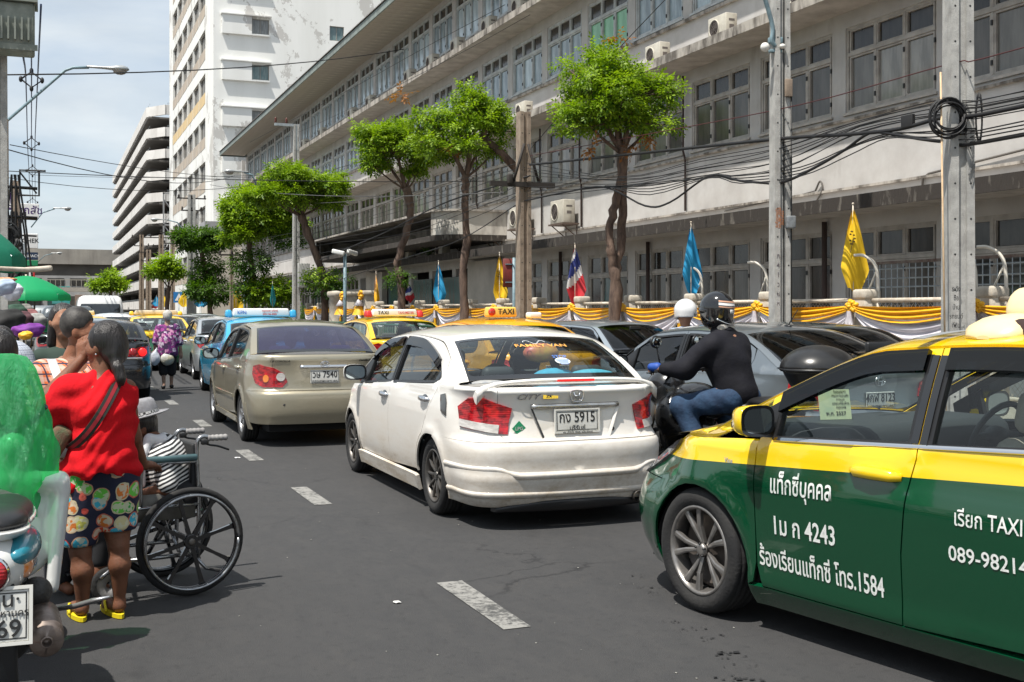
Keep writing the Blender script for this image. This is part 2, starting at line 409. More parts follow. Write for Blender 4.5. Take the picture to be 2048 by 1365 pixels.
P_dark = curtain_pane('dark_glass',(.022,.02,.017),(.05,.044,.038))
P_blue = curtain_pane('blue_sky_sheen_glass',(.33,.41,.45),(.17,.22,.25))  # upper floors: bluish sky reflection painted into the pane colour
P_pale = curtain_pane('pale_sky_sheen_glass',(.55,.65,.69),(.36,.44,.48))  # brighter upper panes, sky sheen painted into the colour as well
P_green = curtain_pane('green_curtain_glass',(.22,.52,.30),(.14,.38,.21))
P_teal = curtain_pane('teal_curtain_glass',(.03,.12,.12),(.07,.085,.08))
# ------------------------------------------------------------------ ground, road, pavements
def sheet(name,x0,x1,y0,y1,z,mat,kind='structure'):
 mb = MB();mb.add([(x0,y0,z),(x1,y0,z),(x1,y1,z),(x0,y1,z)],[(0,1,2,3)]);o = mb.build(name,mat);o['kind'] = kind;return o
sheet('ground',-900,900,-300,1500,-.02,noisy('ground_dust',(.16,.15,.135),(.11,.105,.1),.3,.95))
sheet('road',-.75,9.9,-30,420,0,M_asphalt)
for nm,x0,x1 in (('pavement_right',10.05,15.2),('pavement_left',-6.5,-.9)):
 mb = MB();mb.box(x0,x1,-30,420,-.05,.14);o = mb.build(nm,M_pave);o['kind'] = 'structure'
mb = MB();mb2 = MB()
for x0,x1 in ((9.9,10.05),(-.9,-.75)):
 for i in range(150): (mb if i % 2 else mb2).box(x0,x1,-20+i*2.0+.004,-18+i*2.0-.004,-.05,.15)
k = mb.build('kerb',M_kerb_w);k['kind'] = 'structure';k2 = mb2.build('kerb',M_kerb_r);k2['kind'] = 'structure'
# lane dashes: every painted dash its own flat strip on the road
dashes = [(2.19,5.87),(2.10,9.82),(2.06,12.81),(2.02,16.66),(1.98,20.6)]+[(1.96,20.6+3.93*i) for i in range(1,30)]
for i,(x,y) in enumerate(dashes):
 l = 1.06 if i == 0 else 1.0;w = .075
 v = [(x+sx*w+random.uniform(-.006,.006),y+sy*l/2,.004) for sx,sy in ((-1,-1),(1,-1),(1,1),(-1,1))]
 o = mesh_obj('lane_marking',v,[(0,1,2,3)],M_lane);o['kind'] = 'structure'
for i in range(34):
 x = 5.75;y = 2.+3.93*i
 o = mesh_obj('lane_marking',[(x-.07,y,.004),(x+.07,y,.004),(x+.07,y+1,.004),(x-.07,y+1,.004)],[(0,1,2,3)],M_lane);o['kind'] = 'structure'
# oil and water splashes near the taxi, a darker resurfaced strip
mb = MB()
def blot(x,y,r,e=1.6,z=.006):
 n = 11;a0 = random.random()*6;mb.add([(x+r*random.uniform(.55,1.1)*math.cos(a0+6.283*i/n),y+r*e*random.uniform(.55,1.1)*math.sin(a0+6.283*i/n),z) for i in range(n)],[tuple(range(n))])
for px,d,r in [(1350,5.9,.03),(1385,5.75,.035),(1425,5.6,.045),(1440,5.35,.07),(1455,5.3,.05),(1465,5.0,.04),(1490,4.95,.06),(1480,5.15,.03),(1520,4.7,.08),(1600,4.6,.05),(1300,6.6,.04),(1320,6.5,.03),(1270,6.9,.03)]:
 x,y = atd(px,d)
 for _ in range(9): blot(x+random.uniform(-.08,.08),y+random.uniform(-.035,.035),r*random.uniform(.08,.34),random.uniform(.3,.9))
o = mb.build('road_stain',principled('oil',(.010,.010,.011),.6));o['kind'] = 'structure'
mb = MB()
for i in range(150):
 px = random.uniform(150,1500);d = random.uniform(4.8,22);x,y = atd(px,d);x += 0
 if -1.5 < x < 9: r = random.uniform(.0015,.005)*(1+.05*d);mb.ell((x,y,r*.3+.001),(r,r*1.3,r*.4),5,3)
o = mb.build('grit',noisy('grit_pale',(.34,.33,.30),(.15,.145,.13),30,.9));tag(o,'pale grit and litter crumbs scattered over the road','grit',kind='stuff')
for px,py,s,c in ((794,1207,.022,(.7,.69,.66)),(474,917,.03,(.7,.7,.7))):
 d = FPX*EYE/(py-HZ);x,y = atd(px,d);mb = MB();n = 9
 mb.add([(x+s*1.4*math.cos(6.28*i/n)*random.uniform(.5,1),y+s*math.sin(6.28*i/n)*random.uniform(.6,1),.005+.006*(i % 2)) for i in range(n)],[tuple(range(n))])
 o = mb.build('paper_scrap',principled('paper_scrap%d' % px,c,.8));tag(o,'small crumpled white paper scrap on the bare asphalt ahead of the wide lane dash' if px == 794 else 'small white scrap lying left of a lane dash near the wheelchair handles','litter')
# ------------------------------------------------------------------ long four-storey office building on the right
XB = 15.0;BAY = 3.0;Y0 = 10.5;NBAY = 28;YE = Y0+BAY*NBAY
bld = thing('office_building','long grimy cream four-storey building with rows of casement windows and a deep eave','building',(XB,Y0,0))
BO = Vector((XB,Y0,0))
def bpart(name,mb,mat,parent=bld,kind=None):
 o = mb.build(name,mat,parent)
 if parent is bld: o.location = -BO
 if kind: o['kind'] = kind
 return o
FL = [(0.95,3.22,'G'),(5.57,7.30,'2'),(9.02,10.72,'3'),(12.05,14.02,'4')]    # window bottom / top heights
WW = 2.58
mb = MB();bands = [(.1,FL[0][0]),(FL[0][1],FL[1][0]),(FL[1][1],FL[2][0]),(FL[2][1],FL[3][0]),(FL[3][1],14.6)]
for z0,z1 in bands: mb.box(XB,XB+.3,Y0-6,YE+.4,z0,z1)
for (z0,z1,n) in FL:
 for i in range(-2,NBAY+1):
  ya = Y0+BAY*i+WW;mb.box(XB,XB+.3,ya,ya+BAY-WW,z0,z1)
mb.box(XB,XB+.3,YE,YE+.4,.1,14.6);mb.box(XB+.3,XB+14,YE+.1,YE+.4,.1,14.6)
bpart('wall',mb,M_wall)
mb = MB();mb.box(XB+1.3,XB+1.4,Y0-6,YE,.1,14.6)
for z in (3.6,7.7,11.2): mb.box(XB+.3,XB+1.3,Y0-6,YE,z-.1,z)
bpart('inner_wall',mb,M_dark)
# slab ledges
for z0,z1,xo,xe in ((7.62,7.76,1.02,M_ledge),(11.06,11.2,1.02,M_ledge)):
 mb = MB();mb.box(XB-xo,XB-.001,Y0-6,YE+.2,z0,z1);bpart('ledge',mb,M_soffit)
 mb = MB()
 for i in range(70): mb.box(XB-xo-.03,XB-xo-.002,Y0-6+i*1.29,Y0-6+i*1.29+1.288,z0-.02,z1+.05+random.uniform(0,.012))
 bpart('ledge_edge',mb,xe,kind='stuff')
mb = MB();mb.box(XB-1.3,XB-.001,Y0-6,YE+.2,3.50,3.62);bpart('canopy',mb,M_soffit)
mb = MB();mb.box(XB-1.34,XB-1.302,Y0-6,YE+.2,3.44,3.70);bpart('canopy_edge',mb,M_canopy_edge)
mb = MB()
for z in (4.02,5.40): mb.box(XB-.07,XB-.002,Y0-6,YE+.2,z,z+.05)
bpart('string_course',mb,M_ledge)
mb = MB()
for z in (8.85,11.9): mb.box(XB-.09,XB-.002,Y0-6,YE+.2,z,z+.08)
bpart('string_course',mb,M_ledge)
# roof: deep eave, boards under it, corrugated sheets on top
EX = XB-1.9;EZ = 14.42
mb = MB();n = 4
mb.add([(EX,Y0-6,EZ),(EX,YE+1.6,EZ),(XB+12,YE+1.6,EZ+4.8),(XB+12,Y0-6,EZ+4.8)],[(0,1,2,3)])
bpart('roof_deck',mb,M_dark)
mb = MB();pts = []
ny = int((YE+1.6-Y0+6)/.11)
for i in range(ny+1):
 y = Y0-6+i*.11;h = .035*math.cos(i*math.pi);pts.append((EX-.12,y,EZ+.06+h));pts.append((XB+12,y,EZ+4.9+h))
mb.add(pts,[(2*i,2*i+1,2*i+3,2*i+2) for i in range(ny)],True)
bpart('roof_sheeting',mb,noisy('corrugated_roof',(.16,.145,.13),(.09,.08,.075),2,.9),kind='stuff')
mb = MB();mb.box(EX-.06,EX-.002,Y0-6,YE+1.6,EZ-.26,EZ+.03);mb.box(EX-.002,XB+4,YE+1.56,YE+1.62,EZ-.26,EZ+.1);bpart('fascia',mb,noisy('fascia_paint',(.26,.31,.29),(.17,.19,.175),2,.7))
nb = int((YE+1.6-Y0+6)/.62)
mb0 = MB();mb0.box(EX,XB-.001,0,.585,EZ-.20,EZ-.17);bd = None
for i in range(nb):
 if bd is None: bd = bpart('soffit_board',mb0,noisy('soffit_board',(.60,.53,.45),(.45,.39,.33),1.5,.85));bd.location = Vector((0,Y0-6,0))-BO
 else: c = dup(bd,bld,Vector((0,Y0-6+i*.62,0))-BO)
mb = MB();mb.box(EX,XB-.001,Y0-6,YE+1.6,EZ-.165,EZ-.16);bpart('soffit_back',mb,principled('soffit_gap',(.06,.045,.035),.9))
# windows
def frame_mb(w,h,hv,mat_i=0):
 mb = MB();t = .06;d0,d1 = -.05,.06
 mb.box(d0,d1,0,w,h-t,h);mb.box(d0,d1,0,w,0,t);mb.box(d0,d1,0,t,t,h-t);mb.box(d0,d1,w-t,w,t,h-t)
 mb.box(d0-.02,d1,t,w-t,h-hv-t/2,h-hv+t/2+.01);cw = (w-2*t)/3
 for i in (1,2): mb.box(d0-.006,d1,t+cw*i-.03,t+cw*i+.03,t,h-hv-t/2-.002);mb.box(d0-.006,d1,t+cw*i-.03,t+cw*i+.03,h-hv+t/2+.012,h-t)
 for i in range(3):                                         # sashes
  y0,y1 = t+cw*i+.032,t+cw*(i+1)-.032;s = .036
  for za,zb in ((t+.002,h-hv-t/2-.004),(h-hv+t/2+.014,h-t-.002)):
   mb.box(d0+.005,d1-.02,y0,y0+s,za,zb);mb.box(d0+.005,d1-.02,y1-s,y1,za,zb);mb.box(d0+.005,d1-.02,y0+s,y1-s,za,za+s);mb.box(d0+.005,d1-.02,y0+s,y1-s,zb-s,zb)
 mb.m = 1
 for i in (0,1,2):
  for zz in (.22,h-hv-.26): mb.box(d0-.03,d0-.007,t+cw*i-.015,t+cw*i+.02,zz,zz+.09)
 mb.m = 0
 mb.box(-.13,d0-.008,-.03,w+.03,-.05,.0);return mb,t,cw
VAR = {}
def pane_mesh(kind,w,h,hv,mat):
 k = (kind,round(h,2),mat.name)
 if k in VAR: return VAR[k]
 t = .06;cw = (w-2*t)/3;mb = MB()
 if kind == 'v': mb.box(0,.008,0,cw-.16,0,hv-t*1.5-.1)
 else: mb.box(0,.008,0,cw-.16,0,h-hv-t*1.5-.1)
 me = bpy.data.meshes.new('pane');me.from_pydata(mb.v,[],mb.f);me.materials.append(mat);VAR[k] = me;return me
def size_px(X,Y,w): return w*FPX/dep(X,Y)*math.sin(abs(ang(1024)+math.atan2(X,Y)-math.atan2(X,Y)))
protos = {};wins = []
for fi,(z0,z1,tagn) in enumerate(FL):
 h = z1-z0;hv = {0: .62,1: .56,2: .57,3: .54}[fi]
 mb,t,cw = frame_mb(WW,h,hv)
 me = None
 for b in range(-1,NBAY):
  y = Y0+BAY*b
  if fi == 0 and 38 < y < 56: continue
  vis = True
  d = dep(XB,y);top = (z0-EYE)/d*FPX
  if top > HZ+20: vis = False
  px = .7*FPX*XB/(y*y+XB*XB)*1.15
  wins.append((fi,b,y,z0,h,hv,vis,px))
wins.sort(key=lambda q: (-q[6],-q[7]))
def pane_choice(fi,y,kind,i):
 r = random.random()
 if fi == 3: return P_dark if kind == 'v' else (P_pale if r < .5 else P_blue)
 if fi == 2:
  if kind == 'v': return P_dark
  if 28 < y < 30.5: return P_green
  return P_blue if r < .75 else P_pale
 if fi == 1:
  if kind == 'v': return P_dark
  if y > 27: return P_grey if r < .7 else P_white
  return P_white if (16 < y < 18.6 and i != 0) else (P_grey2 if r < .6 else P_grey)
 if kind == 'v': return P_dark
 return P_grey2 if r < .6 else (P_teal if r < .72 else P_dark)
frames = {}
for idx,(fi,b,y,z0,h,hv,vis,px) in enumerate(wins):
 if fi not in frames:
  mb,t,cw = frame_mb(WW,h,hv);o = mb.build('window',[M_frame_up if fi > 1 else M_frame,M_black],bld);frames[fi] = o
 else: o = dup(frames[fi],None) if False else bpy.data.objects.new('window',frames[fi].data);
 if frames[fi] is not o: C.objects.link(o);o.parent = bld
 o.location = Vector((XB+.08,y,z0))-BO
 t = .06;cw = (WW-2*t)/3;slots = []
 for i in range(3):
  slots.append(('v',t+cw*i+.08,h-hv+t/2+.06,i));slots.append(('c',t+cw*i+.08,t+.05,i))
 if vis and idx < 50:
  for kind,yy,zz,i in slots:
   p = bpy.data.objects.new('pane',pane_mesh(kind,WW,h,hv,pane_choice(fi,y,kind,2-i)));C.objects.link(p);p.parent = o;p.location = (.0,yy,zz)
 else:
  mb = MB();ms = [P_dark]
  for kind,yy,zz,i in slots:
   m = pane_choice(fi,y,kind,i)
   if m not in ms: ms.append(m)
   mb.m = ms.index(m);ph = (hv-t*1.5-.1) if kind == 'v' else (h-hv-t*1.5-.1)
   mb.box(0,.008,yy,yy+cw-.16,zz,zz+ph)
  p = mb.build('glazing',ms,o);p['kind'] = 'stuff'
# drainpipes, dark slots beside the ground-floor piers
mb = MB()
for px in (1648,1120,980,1295):
 y = onX(px,XB-.1);mb.tube([(XB-.09,y,.1),(XB-.09,y,3.42)],.055,8)
for y in (13.2,25.3,31.4,34.4,40.4): mb.tube([(XB-.06,y,4.1),(XB-.06,y,5.4),(XB-.12,y,5.6),(XB-.12,y,7.5)],.03,6)
bpart('drainpipe',mb,principled('rusty_pipe',(.055,.035,.03),.8),kind='stuff')
# loose conduit on the blank wall (right) and dark cable stains
mb = MB()
yy = [onX(p,XB-.04) for p in (1848,1862,2048)]
mb.tube([(XB-.05,onX(1848,XB),3.72),(XB-.05,onX(1850,XB),4.02),(XB-.05,onX(1862,XB),4.09),(XB-.05,onX(2060,XB),4.25)],.022,8)
mb.tube([(XB-.04,onX(1452,XB),3.95),(XB-.03,onX(1600,XB),4.06),(XB-.04,onX(1634,XB),4.1)],.012,6)
mb.tube(sub([(XB-.04,onX(1634,XB),4.1),(XB-.06,onX(1645,XB),4.28),(XB-.06,onX(1650,XB),4.1),(XB-.05,onX(1637,XB),3.85),(XB-.04,onX(1648,XB),3.72)],5),.02,6)
bpart('conduit',mb,principled('conduit_dark',(.10,.09,.08),.7),kind='stuff')
# curved balcony over the entrance
def roundbox(x0,x1,y0,y1,r):
 P = []
 for cx,cy,a0 in ((x0+r,y0+r,180),(x1-.01,y0+.01,270),(x1-.01,y1-.01,0),(x0+r,y1-r,90)):
  rr = r if cx < x1-.1 else .005
  for k in range(9): a = R(a0+k*90/8);P.append((cx+rr*math.cos(a),cy+rr*math.sin(a)))
 return P
po = roundbox(12.55,XB,37.6,58.5,1.1);pi_ = roundbox(12.75,XB-.01,37.8,58.3,.95)
mb = MB();mb.prism(po,4.02,4.22);bpart('balcony_floor',mb,M_canopy_edge)
mb = MB();n = len(po)
vs = [(x,y,z) for z in (4.222,5.02) for x,y in po]+[(x,y,z) for z in (4.222,5.02) for x,y in pi_]
fs = []
for i in range(n-1):
 fs += [(i,i+1,n+i+1,n+i),(2*n+i+1,2*n+i,3*n+i,3*n+i+1),(n+i,n+i+1,3*n+i+1,3*n+i)]
mb.add(vs,fs,False);bpart('balcony_parapet',mb,noisy('mouldy_plaster',(.55,.52,.47),(.14,.12,.10),1.6,.9,.3,12,lo=.48,hi=.72,stretch=(1,1,.35)))
po2 = roundbox(12.45,XB-.002,37.5,58.6,1.15);mb = MB();mb.prism(po2,5.022,5.10);bpart('balcony_coping',mb,M_ledge)
# portico wall recess, door openings under the balcony
for y in (38,53): mb = MB();mb.box(XB-.25,XB-.004,y,y+3,.14,3.4);bpart('pilaster',mb,noisy('cream_pilaster',(.5,.46,.4),(.38,.35,.3),1,.9))
for y in (42,46,50):
 mb = MB();mb.box(XB-.05,XB-.01,y,y+2.6,.14,2.9);bpart('doorway',mb,P_teal)
# ------------------------------------------------------------------ tall white peeling tower
TX,TY = 13.2,101.0;FH = 3.98
tw = thing('tower_block','tall white concrete block with peeling paint and small square windows','building',(TX,TY,0))
TO = Vector((TX,TY,0))
def tpart(name,mb,mat,parent=tw,kind=None):
 o = mb.build(name,mat,parent)
 if parent is tw: o.location = -TO
 if kind: o['kind'] = kind
 return o
Y2 = 139.0;NW = 6
# street-side wall: bands and piers round recessed openings; camera-side wall: solid with openings for small windows
mb = MB();zl = []
sy0,sy1 = TY+5.5,Y2-3.5;sw = (sy1-sy0)/NW
prev = 0
for k in range(1,13):
 z0,z1 = 1.6+FH*k-.3,1.6+FH*k+1.45;mb.box(TX,TX+.35,TY+.352,Y2,prev,z0)
 for i in range(NW+1):
  ya = TY+.352 if i == 0 else sy0+sw*i-.35;yb = sy0 if i == 0 else (Y2 if i == NW else sy0+sw*i+.0)
  mb.box(TX,TX+.35,ya,yb,z0,z1)
 prev = z1
mb.box(TX,TX+.35,TY+.352,Y2,prev,56)
# front wall
WINX = [(16.45,17.95,1),(23.3,24.6,0),(34.1,35.3,0)]
xe = 40.;prev = 0
for k in range(1,13):
 z0,z1 = 2.25+FH*k-.55,2.25+FH*k+.75;mb.box(TX,xe,TY,TY+.35,prev,z0)
 xs = [TX]+[q for w in WINX for q in w[:2]]+[xe]
 for i in range(0,len(xs),2): mb.box(xs[i],xs[i+1],TY,TY+.35,z0,z1)
 prev = z1
mb.box(TX,xe,TY,TY+.35,prev,56);mb.box(TX,xe,Y2,Y2+.3,0,56)
tpart('wall',mb,M_peel)
mb = MB();mb.box(TX+1.2,TX+1.3,TY+1,Y2,0,56);mb.box(TX+1.3,xe,TY+1.2,TY+1.3,0,56)
for k in range(1,14): mb.box(TX+.35,TX+1.2,TY+.4,Y2,FH*k-.4,FH*k-.2)
tpart('inner_wall',mb,noisy('tower_inner',(.16,.145,.13),(.10,.09,.08),.5,.9))
M_tower_rail = noisy('tower_spandrel',(.50,.42,.33),(.40,.35,.30),.6,.9)
M_tower_rail2 = noisy('tower_spandrel_yellow',(.70,.52,.27),(.6,.46,.27),.6,.9)
mes = {}
for k in range(1,13):
 for i in range(NW):
  ya,yb = sy0+sw*i,sy0+sw*(i+1)-.35;key = 'y' if k == 5 else 'n'
  z = 1.6+FH*k-.3
  if key not in mes:
   mb = MB();mb.box(.06,.3,0,yb-ya,-1.0,.0);mb.box(.12,.2,0,yb-ya,.0,.06);mes[key] = None
   o = tpart('spandrel',mb,M_tower_rail2 if key == 'y' else M_tower_rail);mes[key] = o
  else: o = bpy.data.objects.new('spandrel',mes[key].data);C.objects.link(o);o.parent = tw
  o.location = Vector((TX-.08,ya,z))-TO
  if 'w' not in mes:
   mb = MB();mb.box(.2,.24,0,.08,0,1.75);mb.box(.2,.24,yb-ya-.08,yb-ya,0,1.75);mb.box(.2,.24,(yb-ya)/2-.04,(yb-ya)/2+.04,0,1.75);mb.box(.2,.24,0,yb-ya,1.67,1.75);mb.m = 1;mb.box(.25,.26,0,yb-ya,0,1.75)
   o = tpart('window',mb,tw) if False else mb.build('window',[principled('tower_frame',(.25,.24,.22),.6),curtain_pane('tower_glass',(.07,.065,.06),(.13,.125,.115))],tw);mes['w'] = o
  else: o = bpy.data.objects.new('window',mes['w'].data);C.objects.link(o);o.parent = tw
  o.location = Vector((TX,ya,z))-TO
cols = [curtain_pane('small_pane_grey',(.15,.16,.16),(.26,.27,.27)),curtain_pane('small_pane_teal',(.10,.17,.18),(.2,.26,.26)),curtain_pane('small_pane_red',(.20,.05,.035),(.12,.04,.03))]
wm = {}
for k in range(1,13):
 for j,(xa,xb,bal) in enumerate(WINX):
  z0 = 2.25+FH*k-.55
  if (k+j) % 9 == 0: m = cols[2]
  else: m = cols[(k*3+j) % 2]
  key = (j,m.name)
  if key not in wm:
   mb = MB();w = xb-xa
   for a,b,c,d in ((0,.06,0,1.3),(w-.06,w,0,1.3),(.06,w-.06,0,.06),(.06,w-.06,1.24,1.3),(w/2-.03,w/2+.03,.06,1.24)): mb.box(a,b,.12,.18,c,d)
   mb.m = 1;mb.box(.06,w/2-.03,.16,.17,.06,1.24);mb.m = 2;mb.box(w/2+.03,w-.06,.16,.17,.06,1.24)
   wm[key] = mb.build('window',[principled('tower_frame',(.25,.24,.22),.6),P_dark if m is cols[2] else m,m],tw);o = wm[key]
  else: o = bpy.data.objects.new('window',wm[key].data);C.objects.link(o);o.parent = tw
  o.location = Vector((xa,TY,z0))-TO
 mb = MB();zz = 2.25+FH*k-.75;mb.box(TX+.7,17.95,TY-.28,TY-.002,zz,zz+.08);mb.box(TX+.7,16.42,TY-.28,TY-.002,zz+.082,zz+.0821+1.55)
 mb.box(TX+.6,18.1,TY-.42,TY-.002,zz+1.64,zz+1.74)
 tpart('window_surround',mb,M_peel)
# tower entrance podium
pd = thing('low_annex','beige low annex with sloped grey top beside the white tower','building',(12.2,97,0))
mb = MB();mb.box(0,4.5,.4,4,0,7.8);mb.build('wall',M_cream,pd)
mb = MB();mb.box(-.2,4.6,.2,4,7.8,8.9);mb.build('roof',noisy('annex_grey',(.36,.36,.37),(.3,.3,.31),.8,.8),pd)
# ------------------------------------------------------------------ multi-storey car park
CX,CY0,CY1 = 13.0,166.0,258.0
cp = thing('car_park','open-sided multi-storey car park with pale concrete parapet bands','building',(CX,CY0,0));CO = Vector((CX,CY0,0))
for k in range(10):
 z = 1.6+2.98*k+.3
 mb = MB();h = 1.25 if k < 9 else 1.35
 mb.box(CX-.2,CX+.05,CY0+2,CY1,z-.25,z+h-.25)
 mb.add([(CX-.2,CY0+2,z-.25),(CX+2,CY0-1.5,z-.25),(CX+2.2,CY0-1.3,z-.25),(CX+.05,CY0+2,z-.25),(CX-.2,CY0+2,z+h-.25),(CX+2,CY0-1.5,z+h-.25),(CX+2.2,CY0-1.3,z+h-.25),(CX+.05,CY0+2,z+h-.25)],
   [(3,2,1,0),(4,5,6,7),(0,1,5,4),(1,2,6,5),(2,3,7,6),(3,0,4,7)])
 mb.box(CX+2.2,CX+20,CY0-1.5,CY0-1.25,z-.25,z+h-.25)
 o = mb.build('parapet',M_cp,cp);o.location = -CO
 mb = MB();mb.box(CX+.05,CX+22,CY0+1,CY1,z-.5,z-.26);o = mb.build('floor_slab',noisy('cp_slab',(.20,.19,.175),(.15,.14,.13),.4,.9),cp);o.location = -CO
 mb = MB()
 for y in np.arange(CY0,CY1,3): mb.box(CX+.1,CX+.14,y,y+.04,z+h-.25,z+h+.0)
 for zz in (z+h-.12,z+h+.0): mb.box(CX+.1,CX+.13,CY0+2,CY1,zz,zz+.04);mb.box(CX+2.3,CX+20,CY0-1.4,CY0-1.36,zz,zz+.04)
 o = mb.build('handrail',M_steel,cp);o.location = -CO
mb = MB()
for y in np.arange(CY0+6,CY1,9):
 mb.box(CX+3,CX+3.6,y,y+.6,0,28)
mb.box(CX+6,CX+6.2,CY0+3,CY1,0,28);mb.box(CX+3,CX+20,CY0+6,CY0+6.2,0,28);o = mb.build('column',noisy('cp_inner',(.24,.225,.21),(.17,.16,.15),.4,.9),cp);o.location = -CO;o['kind'] = 'stuff'
mb = MB()                                                      # steel lattice at the car park's lower corner
for x in (14.5,17,19.5): mb.box(x,x+.2,CY0-4,CY0-3.8,3,17.5)
for z in (6,9.5,13,17.3): mb.box(14.5,19.7,CY0-4,CY0-3.8,z,z+.2)
for z in (6,9.5,13):
 for x in (14.6,17.1): mb.tube([(x,CY0-3.9,z+.1),(x+2.4,CY0-3.9,z+3.6)],.08,4);mb.tube([(x+2.4,CY0-3.9,z+.1),(x,CY0-3.9,z+3.6)],.08,4)
o = mb.build('steel_frame',principled('frame_steel_grey',(.3,.3,.3),.6));tag(o,'grey steel lattice frame in front of the car park corner','steel frame')
for k,(x,z) in enumerate(((17.5,28.6),(16.5,19.7),(17.0,7.5+5),(18,16.7))):
 mb = MB();mb.rbox((x,CY0+1.4,z+1.05-.1),(1.7,4,.7),.2,2);mb.rbox((x,CY0+1.6,z+1.55),(1.4,2.2,.5),.2,2)
 o = mb.build('parked_car',principled('cp_car%d' % k,[(.7,.7,.7),(.6,.6,.6),(.4,.05,.05),(.5,.5,.55)][k],.3))
 tag(o,['white car parked on the open roof deck of the car park','white car parked on an upper car park deck','dark red car parked on a low deck of the car park','pale grey car on a middle deck of the car park'][k],'car')
# ------------------------------------------------------------------ viaduct and footbridge at the end of the street
vi = thing('viaduct','grey concrete elevated road crossing the far end of the street','bridge',(0,275,0))
mb = MB();mb.box(-60,28,-5,5,11.6,14.9);mb.build('parapet',M_via,vi)
mb = MB();mb.box(-60,28,-3.4,4.5,8.2,11.6);mb.build('girder',noisy('girder',(.16,.15,.135),(.11,.1,.09),.2,.9),vi)
for x in (-34,-12,20):
 mb = MB();mb.box(x-1.4,x+1.4,-2,2,0,8.2);mb.build('pier',M_via,vi)
fb = thing('footbridge','low pale pedestrian bridge with railings crossing the street far away','bridge',(0,205,0))
mb = MB();mb.box(-22,11.5,-1.2,1.2,4.6,5.3);mb.build('deck',noisy('fb',(.5,.46,.4),(.38,.35,.31),.5,.9),fb)
mb = MB();mb.box(-22,11.5,-1.2,-1.1,6.5,6.62)
for x in np.arange(-22,11.5,.8): mb.box(x,x+.08,-1.2,-1.1,5.3,6.5)
mb.build('railing',principled('fb_rail',(.45,.42,.36),.7),fb)
for x in (11.,-7.): mb = MB();mb.box(x-.5,x,-.5,.5,0,4.6);mb.build('pier',M_via,fb)
# ------------------------------------------------------------------ vehicle materials
def paint(name,col,metal=0.,rough=.28,coat=1.,dirt=0.,flake=0.,mud=None,two=None):
 """car paint; dirt = dust film low on the body; two = (upper colour, z at y=0, slope) for two-tone livery"""
 if name in MATS: return MATS[name]
 m = principled(name,col,rough,metal,.5,coat,.04);n = NB(m);s = n.sep()
 c = n.mix(1.,col,col)
 if two:
  up,z0,k = two;lim = n.math('SUBTRACT',s[2],n.math('MULTIPLY_ADD',s[1],k,z0))
  c = n.mix(n.math('GREATER_THAN',lim,0.),col,up)
 if dirt:
  h = n.node('ShaderNodeMapRange');h.inputs[1].default_value = .95;h.inputs[2].default_value = .15;n.link(s[2],h.inputs[0])
  f = n.noise(3.2,8,n.mapping((1,.5,2.2)),.7);f2 = n.noise(40,4,n.coord(),.7)
  a = n.math('MULTIPLY',n.math('MULTIPLY',h.outputs[0],n.ramp(f,[(.3,.25),(.72,1.)])),n.ramp(f2,[(.3,.75),(.7,1.)]))
  a = n.math('MINIMUM',n.math('MULTIPLY',a,dirt),.92);dc = mud or (.34,.27,.20)
  c = n.mix(a,c,dc);n.rough(n.math('MULTIPLY_ADD',a,.8,rough))
  n.link(n.math('SUBTRACT',1.,n.math('MINIMUM',n.math('MULTIPLY',a,1.9),1.)),n.p.inputs['Coat Weight'])
 ge = n.node('ShaderNodeNewGeometry');c = n.mix(ge.outputs['Backfacing'],c,(.02,.02,.02))   # the trimmed inner side of each panel
 n.base(c);return m
M_tyre = noisy('tyre_rubber',(.010,.010,.011),(.022,.021,.020),6,.85,.3,60)
M_rub = principled('trim_black',(.012,.012,.013),.4)
M_gloss = principled('gloss_black',(.006,.006,.007),.12,coat=1)
M_chrome = principled('chrome',(.75,.75,.76),.12,1.)
M_alu = noisy('alloy_silver',(.50,.50,.51),(.36,.35,.34),9,.34,metal=.85)
M_alud = noisy('alloy_dark',(.10,.095,.09),(.16,.145,.13),8,.42,metal=.7)
M_under = principled('underbody',(.012,.012,.012),.9)
G_dark = glass_mat('tinted_glass_dark',(.10,.10,.11),.9)
G_mid = glass_mat('tinted_glass_mid',(.42,.47,.48),.9)
G_clear = glass_mat('window_glass_clear',(.80,.87,.86),1.)
G_violet = glass_mat('tinted_glass_violet',(.20,.19,.30),1.,.0,(.10,.09,.2),.22)
M_seat = noisy('seat_fabric',(.10,.095,.09),(.06,.06,.058),12,.9)
M_seatb = noisy('seat_beige',(.42,.38,.31),(.30,.27,.22),12,.9)
M_dash = principled('dashboard',(.03,.035,.038),.6)
M_plate = noisy('plate_white',(.66,.66,.63),(.50,.49,.45),6,.5)
M_ink = principled('ink_black',(.012,.012,.012),.6)
M_amber = principled('amber_lens',(.75,.22,.03),.15,coat=1)
M_clearlens = noisy('clear_lens',(.62,.60,.57),(.38,.36,.34),14,.12,stretch=(1,1,3))
def lens_red(name='red_lens',lit=0.):
 if name in MATS: return MATS[name]
 m = principled(name,(.42,.006,.012),.16,coat=1);n = NB(m)
 f = n.noise(14,3,n.mapping((1,1,2.5)),.6);s = n.sep()
 w = n.node('ShaderNodeTexWave');w.bands_direction = 'Z';w.inputs['Scale'].default_value = 24;n.link(n.coord(),w.inputs[0])
 n.base(n.mix(n.ramp(f,[(.4,0.),(.6,1.)]),(.50,.008,.014),(.16,.003,.006)))
 n.bump(w.outputs[0],.25,.004)
 if lit:
  n.link(n.ramp(n.noise(11,2,n.coord(),.5),[(.58,0.),(.70,.22)]),n.p.inputs['Emission Strength']);n.p.inputs['Emission Color'].default_value = (lit,.03,.01,1)
 return m
M_red = lens_red();M_redlit = lens_red('red_lens_lit',.9)
